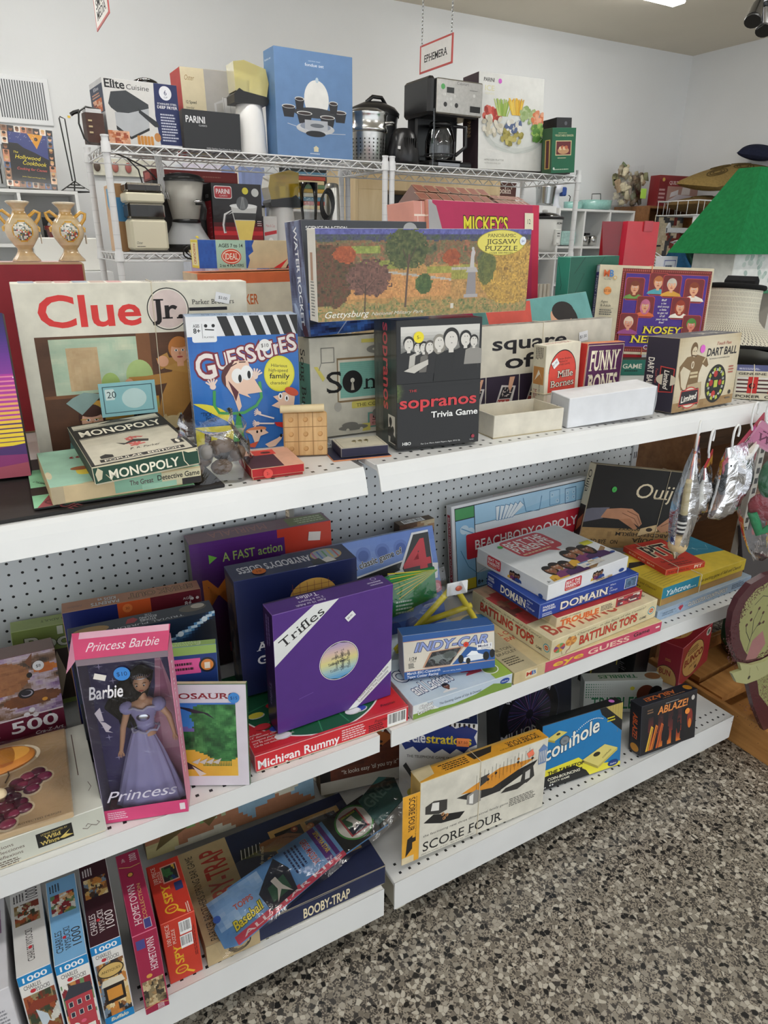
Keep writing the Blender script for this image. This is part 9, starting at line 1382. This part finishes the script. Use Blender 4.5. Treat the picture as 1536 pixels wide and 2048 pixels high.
tag(m.build('cookbook',M=at((.435,3.405,ZC+.0125),0)@Matrix.Rotation(-.1,4,'X')@Matrix.Rotation(.06,4,'Y')),'cookbook with a border of small portraits standing on the left white cubby shelf','book')
m=MB(); [m.tube(P,.004,6,'1c1c1c','painted') for P in ([(.12,-.03,0),(.13,-.01,.12),(.14,.02,.26)],[(-.12,-.03,0),(-.12,.02,.24)],[(-.12,-.03,.004),(.13,-.03,.004)],[(-.1,-.03,.004),(-.1,.08,.004)],[(.1,-.03,.004),(.1,.08,.004)])]; tag(m.build('book_easel',M=at((.435,3.478,ZC+.0045))),'black wire easel holding the cookbook','easel')
m=MB(); [m.tube(P,.0038,6,'1a1a1a','painted') for P in ([(-.012,0,.06),(-.035,.0,.39),(-.03,0,.4),(-.005,0,.39),(.005,0,.06)],[(-.085,-.03,.003),(.0,0,.06),(.085,-.03,.003),(-.085,-.03,.003)],[(.0,0,.06),(.0,.07,.003)],[(-.085,-.03,.003),(0,.07,.003),(.085,-.03,.003)],[(-.05,-.018,.024),(.05,-.018,.024)],[(-.028,-.01,.04),(.028,-.01,.04)])]; tag(m.build('wire_stand',M=at((.672,3.42,ZC+.001))),'tall black wire stand with triangular foot right of the cookbook','stand')
m=MB(); m.box((-.12,0,0),(.04,.012,.22),'c9ccce','painted'); m.tube([(.02,-.006,.02),(.022,-.006,.1)],.004,6,'4a4440','metal'); [m.tube([(.022,-.006,.1),(.022+d,-.006,.15),(.022,-.006,.2)],.0014,5,'6a6a6a','metal') for d in (-.016,-.006,.006,.016)]; tag(m.build('whisk_plaque',M=at((.27,wy(.27)-.02,1.79))),'pale plaque with a metal whisk on the back wall left of the cookbook','plaque')
m=MB(); m.box((-.07,0,0),(.07,.012,.18),'8a8a84','painted'); m.box((-.045,-.002,.03),(.045,0,.15),'1a1c1e'); m.ball((.01,-.004,.1),(.03,.003,.03),'d4d4d0'); tag(m.build('framed_picture',M=at((.51,3.5,1.475))@Matrix.Rotation(-.1,4,'X')),'grey framed dark picture inside the left white cubby shelf','framed picture')
m=MB(); m.lathe([(0,0),(.04,0),(.052,.075),(.06,.078),(.06,.1),(.05,.1)],n=20,col='7a2c28',mat='ceramic'); tag(m.build('red_pot',M=at((.52,3.4,1.475))),'dark red pot inside the left white cubby shelf','pot')
bx('white_case','flat white case standing behind the two gold vases','case',.36,3.05,1.33,.71,3.09,1.51,'e2e2dc','plastic',c=.006); bx('side_table','plain white cabinet below the left cubby shelf','cabinet',.3,2.95,0,.75,3.28,1.329,'dcdedf','painted')
m=MB(); m.box((-.22,0,0),(.22,.02,.1),'d6d4c4','woodish',.003); [m.ball((x,-.01,.05),(.02,.008,.03),c,'plastic') for x,c in ((-.19,'5a4a40'),(-.08,'b06a60'),(.0,'a8605a'))]; tag(m.build('coat_rail',M=at((1.03,wy(1)-.03,1.88))),'cream painted peg rail on the back wall behind the left wire rack','peg rail')
def books(F): pass
t=cubby('cubby_shelf','blue grey shelf of books behind the two wire racks',1.93,2.36,3.3,3.53,1.4,2.0,1,2,'painted',.015)
for i in range(9): h=.018+.012*(i%3); bx('book','book lying in the stack behind the wire racks','book',1.98,3.31,1.709+.026*i,2.28+.01*(i%3),3.5,1.709+.026*i+.0245,['d8c8a0','b04a3c','5a8aa8','e0dcd0','c9a44a','6a8a6a'][i%6])['group']='stack of books behind the racks'
bx('carton','tall pale printed carton behind the wire racks','box',1.3,3.3,0,1.84,3.5,1.95,{'*':'d8dce8','F':'dcd8e0'},draw=lambda F:F('F').pic(0,0,1,1,24,10,mosaic(['d8d4e6','b9a4c4','e0b8a0','8a9ac9','e6dcd0'],40,3)))
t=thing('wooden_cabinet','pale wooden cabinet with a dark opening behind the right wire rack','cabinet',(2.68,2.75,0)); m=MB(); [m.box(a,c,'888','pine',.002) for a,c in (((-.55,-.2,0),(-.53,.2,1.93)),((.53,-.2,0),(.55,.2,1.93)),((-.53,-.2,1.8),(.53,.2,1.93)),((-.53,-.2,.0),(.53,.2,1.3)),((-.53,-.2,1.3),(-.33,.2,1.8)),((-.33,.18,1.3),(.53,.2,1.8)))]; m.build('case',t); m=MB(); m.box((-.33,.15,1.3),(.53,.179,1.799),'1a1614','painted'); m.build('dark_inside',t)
m=MB(); m.lathe([(0,0),(.13,0),(.14,.06),(.1,.1),(0,.11)],n=28,col='1c1c1e',mat='painted'); tag(m.build('black_pan',M=at((2.62,2.72,1.3005))),'black roasting pan inside the pale wooden cabinet','pan')
m=MB(); m.box((-.18,-.006,0),(.18,.006,.16),'4a2c26','painted'); f=Face(m,(-.18,-.006,0),(1,0,0),(0,0,1),(0,-1,0),.36,.16); f.text("Good Lookin’",.06,.5,.3,w=.82,col='e0d4c8',serif=True); f.rect(.05,.1,.9,.3,'6a4a34'); tag(m.build('wooden_sign',M=at((3.8,3.3,1.79))),'dark brown sign with white lettering behind the right wire rack','sign')
bx('white_shelf_base','white low cabinet under the dark brown sign','cabinet',3.55,3.2,0,4.2,3.5,1.789,'dfe1e2','painted')
# on top of the right cubby
t=thing('ice_bucket','pressed glass ice bucket with silver handle on the back right cubby','ice bucket',(4.3,3.3,1.79)); m=MB(); m.lathe([(0,0),(.07,0),(.072,.02),(.082,.14)],n=28,col='a9acac',mat='metal'); m.build('body',t); m=MB(); m.lathe([(.086,.14),(.088,.15),(.06,.17),(0,.176)],n=28,col='c4c6c6',mat='metal'); m.tube([(-.088,0,.13),(-.09,0,.19),(.0,0,.2),(.088,0,.19),(.088,0,.13)][:2],.004,6,'c9c9c9','metal'); m.build('lid',t)
bx('white_stand','white riser box at the left end of the back right cubby','box',4.205,3.22,1.45,4.365,3.45,1.789,'e4e6e6','painted')
t=thing('water_pitcher','clear water filter pitcher with white and blue top on the back right cubby','pitcher',(4.47,3.36,1.777)); m=MB(); m.lathe([(0,0),(.05,0),(.05,.02),(.03,.03),(.03,.12),(.052,.13),(.052,.19),(0,.19)],n=24,col='dcdfe8'); m.build('body',t); m=MB(); m.box((.055,-.03,.1),(.1,.03,.17),'2f4f9a','plastic',.01); m.build('blue_part',t)
for nm,l,x,w,h in (('saucepan','small teal saucepan left of the larger teal pan',4.62,.085,.055),('casserole','larger teal pan with wire handle next to the bagged linens',4.88,.15,.075)):
    t=thing(nm,l,'pan',(x,3.3,1.777)); m=MB(); m.lathe([(0,0),(w*.9,0),(w,.01),(w*1.04,h),(w*1.0,h)],n=32,col='8fc0b8',mat='ceramic',sy=.8); m.build('body',t); m=MB(); m.tube([(-.05,0,h),(-.05,0,h+.05),(.05,0,h+.055),(.06,0,h)] if nm!='saucepan' else [(-.05,0,h-.01),(-.04,0,h+.04),(-.06,0,h+.05)],.004,6,'6a6a6a' if nm!='saucepan' else '1a1a1a','metal'); m.build('handle',t)
bx('casserole','teal lidded pot inside the middle left cubby','pot',4.46,3.22,1.488,4.62,3.4,1.6,'a4c8c2','ceramic',c=.012)
m=MB(); [m.lathe([(0,0),(.04,0),(.042,.07),(.03,.078),(0,.08)],(x,0,0),20,'b9b9b6','metal') for x in (-.05,.05)]; m.box((-.06,-.03,.081),(-.01,.02,.1),'1a1a1a'); tag(m.build('canister_set',M=at((4.82,3.28,1.488))),'pair of small steel canisters in the middle cubby','canisters')
bx('toaster','small silver and black toaster in the lower middle cubby','toaster',4.76,3.25,1.183,4.95,3.4,1.28,{'*':'b9babb','T':'222'},'brushed',c=.008)
def lump(name,label,cat,x,y,z,w,d,h,cols,rolls,wrap=True,seed=1):
    t=thing(name,label,cat,(x,y,z)); m=MB(); r=random.Random(seed)
    for i in range(rolls): a=[(r.uniform(-.42,.42)*w,r.uniform(-.3,.3)*d,.03+.85*h*r.random()*(1-.3*r.random()))]; a+=[(a[0][0]+r.uniform(-.12,.12)*w,a[0][1]-.02,max(.02,a[0][2]+r.uniform(-.2,.2)*h)) for _ in range(2)]; m.tube(a,[.018,.028,.016],7,r.choice(cols),'fabric')
    m.build('cloth',t)
    if wrap: m=MB(); m.grid(lambda u,v:(w*(u-.5)*(1-.1*v),-.5*d*math.sin(PI*u)*(1-.5*v)-.01+.008*math.sin(17*u+9*v),h*v*(1-.12*(1-u))),20,12,'fff','film'); m.build('clear_bag',t)
    return t
t=lump('bagged_linens','clear bag of crumpled sage and cream linens on the back right cubby','linens',5.25,3.29,1.817,.36,.18,.34,['b0a68c','8a8a6a','c9bfa4','6f7a5c','a08a70'],60); m=MB(); m.box((.04,-.115,.06),(.11,-.112,.14),'b4e05a','paper'); m.build('price_tag',t)
def d_(F): f=F('F'); f.rect(0,.86,1,1,'8a3a3c'); f.rect(0,.0,.22,.86,'7a2c30'); f.text('QUILTED SIDEWALL',.25,.72,.11,w=.72,col='e4d4d4',serif=True,bold=.03); f.rect(.22,.0,1,.66,'b08a80'); f.poly([(.26,.2),(.5,.4),(1,.36),(1,0),(.3,0)],'d4ccd4'); f.poly([(.3,.3),(.5,.4),(.5,.56),(.32,.46)],'dcd6da'); f.poly([(.58,.4),(.8,.4),(.8,.64),(.6,.64)],'dcd2d0'); f.small(.02,.1,.2,.6,4,'c9a0a0'); f.disc(.1,.86,.06,'c9a85a')
bx('bedding_pack','maroon quilted bedding pack with a bed picture on the brown bookcase','bedding',5.46,3.1,1.8155,5.92,3.22,2.07,{'*':'8a3034','F':'8a3438'},'gloss',-.12,d_)
m=MB(); [m.grid(lambda u,v,i=i:((u-.5)*.4,.1*math.cos(PI*v)*-1,.012*i+.014*math.sin(PI*v)+.003*math.sin(9*u+i)),16,8,['ded6c0','d4cab0','e4dcc8'][i%3],'fabric') for i in range(9)]; tag(m.build('folded_linens',M=at((5.6,3.17,1.4735))),'stack of folded cream linens inside the brown bookcase','linens')
# wire basket shelf with cushions, clothes rail
t=thing('wire_basket_shelf','white wire basket shelf holding brown cushions at the right','wire shelf',(5.68,2.75,1.73)); m=MB()
for z in (0,.11): m.tube([(-.41,-.2,z),(.42,-.2,z),(.42,.2,z),(-.41,.2,z)],.005,6,'e6e8ea','painted',closed=True)
for i in range(12): x=-.41+.83*i/11; m.tube([(x,-.2,.11),(x,-.2,0),(x,.2,0),(x,.2,.11)],.003,5,'e6e8ea','painted')
for i in range(5): y=-.2+.4*i/4; m.tube([(-.41,y,.11),(-.41,y,0),(.42,y,0)],.003,5,'e6e8ea','painted')
m.build('wire_basket',t); m=MB(); [m.box((x,-.19,-1.73),(x+.03,-.16,0),'dcdcdc','painted') for x in (-.4,.38)]; m.build('uprights',t)
def cushion(name,label,x,y,z,w,d,h,col,rx,ry,rz,ring=True):
    t=thing(name,label,'cushion',M=at((x,y,z),rz)@Matrix.Rotation(ry,4,'Y')@Matrix.Rotation(rx,4,'X')); m=MB()
    for s in (-1,1): m.grid(lambda u,v,s=s:((u-.5)*w*(1-.06*math.sin(PI*v)**2*0),(v-.5)*d,s*h*.5*(max(0,math.sin(PI*u))*max(0,math.sin(PI*v)))**.4),24,20,col,'fabric')
    m.build('cover',t)
    if ring:
        m=MB()
        for cx,cy in ((-.25,-.1),(.1,-.2),(.28,.1),(-.05,.12)):
            for r in (.06,.1,.14): m.tube([((cx+r*math.cos(a)*.9)*w,(cy+r*math.sin(a))*d,h*.5*(max(0,math.sin(PI*(cx+r*math.cos(a)*.9+.5)))*max(0,math.sin(PI*(cy+r*math.sin(a)+.5))))**.4) for a in np.linspace(0,6.28,22)],.006,5,'5a4a2a','fabric')
        m.build('stitched_swirls',t)
cushion('cushion','upper brown swirl patterned cushion, tilted up to the right',5.78,2.7,2.04,.8,.42,.17,'8a7344',.12,-.2,0); cushion('cushion','lower darker brown cushion sitting inside the wire basket',5.68,2.75,1.815,.76,.34,.15,'6a5432',0,0,0)
cushion('cushion','navy pillow at the very top of the cushion pile by the right photo edge',6.0,2.6,2.23,.18,.3,.12,'22263a',.2,-.3,.2,False)
t=thing('clothes_rail','chrome clothes rail with empty hangers at the right','clothes rail',(5.2,2.42,0)); m=MB(); m.box((-.42,-.008,1.585),(.7,.008,1.625),'c9cbcd','metal',.004); m.prism([(-.42,1.585),(-.42,1.625),(-.4,1.66),(-.385,1.625)],-.009,.009,'c4c6c8','metal','y'); m.build('rail',t); m=MB(); [m.box((x,.02,0),(x+.03,.05,1.6),'c9cbcd','metal') for x in (.66,)]; m.build('post',t); m=MB(); m.cyl((-.9,.06,1.49),(-.42,.04,1.492),.007,n=12,col='1c1c1e',mat='painted'); m.build('black_bar',t)
def hanger(x,y,z,rz,i):
    t=thing('hanger','clear plastic hanger on the clothes rail at the right','hanger',(x,y,z),rz,'empty hangers on the rail'); m=MB(); m.tube([(.0,-.004,.0),(.018,0,.012),(.012,0,.034),(-.008,0,.034),(-.014,0,.02)][::-1],.0018,5,'d8dade','metal'); m.build('hook',t); m=MB(); m.tube([(0,0,0),(0,0,-.02),(-.19,0,-.1),(-.19,0,-.115),(.19,0,-.115),(.19,0,-.1),(0,0,-.02)],.004,6,'cfd3d6','plastic'); m.build('shoulders',t); return t
h0=hanger(5.25,2.42,1.612,PI/2,0)
for i in range(1,8): dup(h0,loc=(5.25+.055*i,2.42,1.612),rz=PI/2)
for i in range(8): dup(h0,loc=(4.33+.055*i,2.478-.0025*i,1.471),rz=PI/2)
def garment(label,x,y,z,col,i):
    t=thing('shirt',label,'shirt',(x,y,z),PI/2,'clothes hanging on the rail'); m=MB()
    for s in (-1,1): m.grid(lambda u,v,s=s:((u-.5)*(.2+.3*min(1,v*3)),s*(.006+.01*math.sin(PI*u))*(1+.3*math.sin(17*u)),-.02-.1*abs(u-.5)*2*(1-v)-.6*v),16,10,col,'fabric')
    m.build('cloth',t); m=MB(); m.tube([(-.07,0,-.01),(0,-.012,-.03),(.07,0,-.01),(0,.012,-.0)],.006,6,'c9ccd0','fabric',closed=True); m.build('collar',t)
for i,(c,w) in enumerate((('1f4a6a','blue'),('1c3a30','dark green'),('1a2a2c','blackish green'),('c87a5c','salmon trimmed'),('22242c','black'),('2a2c44','navy'))): garment(w+' shirt hanging on the clothes rail at the right',4.86+.06*i,2.36,1.53,c,i)
bx('fabric_panel','cream patterned fabric panel hanging behind the clothes rail','fabric',5.3,2.98,1.2,5.66,2.99,1.74,{'*':'c4b89c'},'fabric',draw=lambda F:(F('F').pic(0,0,1,1,18,26,mosaic(['c4b89c','b8a88c','cabda4','7a3a34','4a4a4c'],60,4)),F('F').frame(.02,.02,.98,.98,.006,'3a3a38')))
# ---- right end: birdhouse, hat and clutter on the wooden shelf
t=thing('birdhouse','white painted wooden birdhouse with textured green roof at the right photo edge','birdhouse',(2.98,.47,0)); m=MB()
m.box((-.26,-.1,1.33),(.26,.1,1.475),'e2e4e0','oldcard',.003); f=Face(m,(-.26,-.1,1.33),(1,0,0),(0,0,1),(0,-1,0),.52,.145,'oldcard'); rnd=random.Random(5)
for i in range(40): a,q=rnd.uniform(.12,.75),rnd.uniform(.35,.98); f.ell(a,q-.35*abs(a-.3),.025,.07,rnd.choice(('b9c9c0','c9d4cc','a9bcb4')),10,rot=rnd.randrange(180))
m.build('body',t); m=MB(); A=[(-.35,-.16),(.35,-.16),(.35,.16),(-.35,.16)]; B=[(-.13,-.05),(.13,-.05),(.13,.05),(-.13,.05)]; m.add([(x,y,1.475) for x,y in A]+[(x,y,1.80) for x,y in B],[(3,2,1,0),(4,5,6,7)]+[(i,(i+1)%4,4+(i+1)%4,4+i) for i in range(4)],'1f7a44','fabric'); m.build('green_roof',t); m=MB(); m.box((-.27,-.11,1.318),(.27,.11,1.33),'2f7a54','painted'); m.build('green_rim',t); [MB().box((x,-.06,1.1),(x+.05,.06,1.318),'d8d6cc','painted').build('white_post',t) for x in (-.16,.1)]; m=MB(); m.box((-.3,-.12,.0),(.3,.12,1.1),'7a5a3c','brownwood'); m.build('wooden_base',t)
t=thing('sun_hat','wide brimmed black and cream woven straw hat with black band at the right','hat',M=at((2.36,.1,1.168),.3)@Matrix.Rotation(.1,4,'Y')); m=MB()
P=[(.265,0),(.25,.012),(.2,.035),(.15,.055),(.11,.075),(.092,.095),(.086,.12),(.084,.16),(.084,.205)]
m.grid(lambda u,v:(lambda r,z:(r*math.cos(2*PI*u),r*math.sin(2*PI*u),z))(np.interp(v*8,range(9),[p[0] for p in P]),np.interp(v*8,range(9),[p[1] for p in P])+.012*math.sin(4*PI*u)*(1-v)**3),64,32,'fff','straw',uv=True); m.build('woven_straw',t)
m=MB(); m.tube([(.086*math.cos(a),.086*math.sin(a),.205) for a in np.linspace(0,2*PI,40,endpoint=False)],.009,8,'1b1b1c','fabric',closed=True); m.tube([(.266*math.cos(a),.266*math.sin(a),.012*math.sin(2*a)) for a in np.linspace(0,2*PI,60,endpoint=False)],.006,6,'1b1b1c','fabric',closed=True); m.build('black_trim',t); m=MB(); m.prism([(-.03,.195),(.03,.195),(.025,.23),(0,.242),(-.025,.225)],-.06,.04,'202022','fabric','y'); m.build('black_strap',t)
bx('dark_tray','black tray under the straw hat on the wooden shelf','tray',2.05,-.12,1.0955,2.82,.28,1.115,'1b1c1e','painted',.15); m=MB(); [m.ball((.03*i,.0,.02),(.03,.05,.02),'1c1d20','shiny') for i in range(4)]; tag(m.build('black_gloves',M=at((2.64,-.11,1.117),.3)),'pair of black gloves lying right of the straw hat','gloves')
bx('green_box','small dark green box on the wooden shelf behind the cream chip box','box',1.93,.1,1.021,2.1,.3,1.094,'1f4a38'); bx('wood_block','brown wooden block on the wooden shelf below the tray','wood block',2.15,.0,1.021,2.5,.2,1.094,'888','brownwood')
bx('magazine','curled pale magazine under the black tray','magazine',2.1,-.13,1.1152,2.3,-.105,1.1165,'cdb8ac')['label']='thin pale magazine at the front edge of the black tray'
bx('paper_stack','white printed boxes with blue line drawings left of the birdhouse','box',2.6,.62,0,2.69,.66,1.46,{'*':'d4d8e0'},draw=lambda F:(F('F').frame(.1,.93,.9,.99,.003,'3a4a9a'),F('F').small(.2,.95,.8,.98,2,'3a4a6a')))
# ---- hanging signs and the track light
def hang(label,x,y0,y1,z0,z1,txt):
    t=thing('hanging_sign',label,'sign',(x,(y0+y1)/2,z0),-PI/2,'hanging department signs'); W,H=y1-y0,z1-z0; m=MB(); m.box((-W/2,-.002,0),(W/2,.002,H),'c8504c','plastic',.0005); f=Face(m,(-W/2,-.002,0),(1,0,0),(0,0,1),(0,-1,0),W,H,'paper'); f.rect(.04,.07,.96,.93,'eceae6')
    for i,s in enumerate(txt): f.text(s,.5,.36+.3*(len(txt)-1)/2-.3*i,.26,w=.7,col='1d1c1c',align='c',serif=True,bold=.02)
    m.build('board',t)
    for s in (-1,1):
        m=MB(); z=H-.008; i=0
        while z<CH-z0-.01: m.tube([(s*(W/2-.018)+(.005*math.cos(a) if i%2 else 0),(0 if i%2 else .005*math.cos(a)),z+.011*math.sin(a)+.009) for a in np.linspace(0,2*PI,8,endpoint=False)],.0018,4,'c4c6c8','metal',closed=True); z+=.017; i+=1
        m.build('chain',t)
hang('white hanging sign with red border reading EPHEMERA',2.41,1.98,2.3,2.375,2.51,['EPHEMERA']); hang('white hanging sign with red border cut off at the top left photo edge',.715,1.99,2.31,2.365,2.5,['SMALL','MEDIA'])
t=thing('track_light','black and chrome track spotlights on the ceiling at the upper right','spotlight',(4.16,1.5,CH)); m=MB(); m.box((-.3,-.015,-.03),(.4,.015,-.001),'1c1c1e','painted'); m.cyl((.02,0,-.33),(.02,0,-.03),.008,n=8,col='2a2a2c',mat='metal'); m.ball((.02,0,-.33),.04,'3a3a3c','metal'); m.build('track',t)
for x0,x1,z1 in ((-.02,-.1,-.43),(.03,.01,-.46)): m=MB(); m.cyl((x0,0,-.34),(x1,-.04,z1),.03,.042,16,'8a8a8c','metal'); m.cyl((x1+.0,-.04,z1),(x1-.006,-.043,z1-.01),.044,.044,16,'222',"painted"); m.build('lamp_head',t)
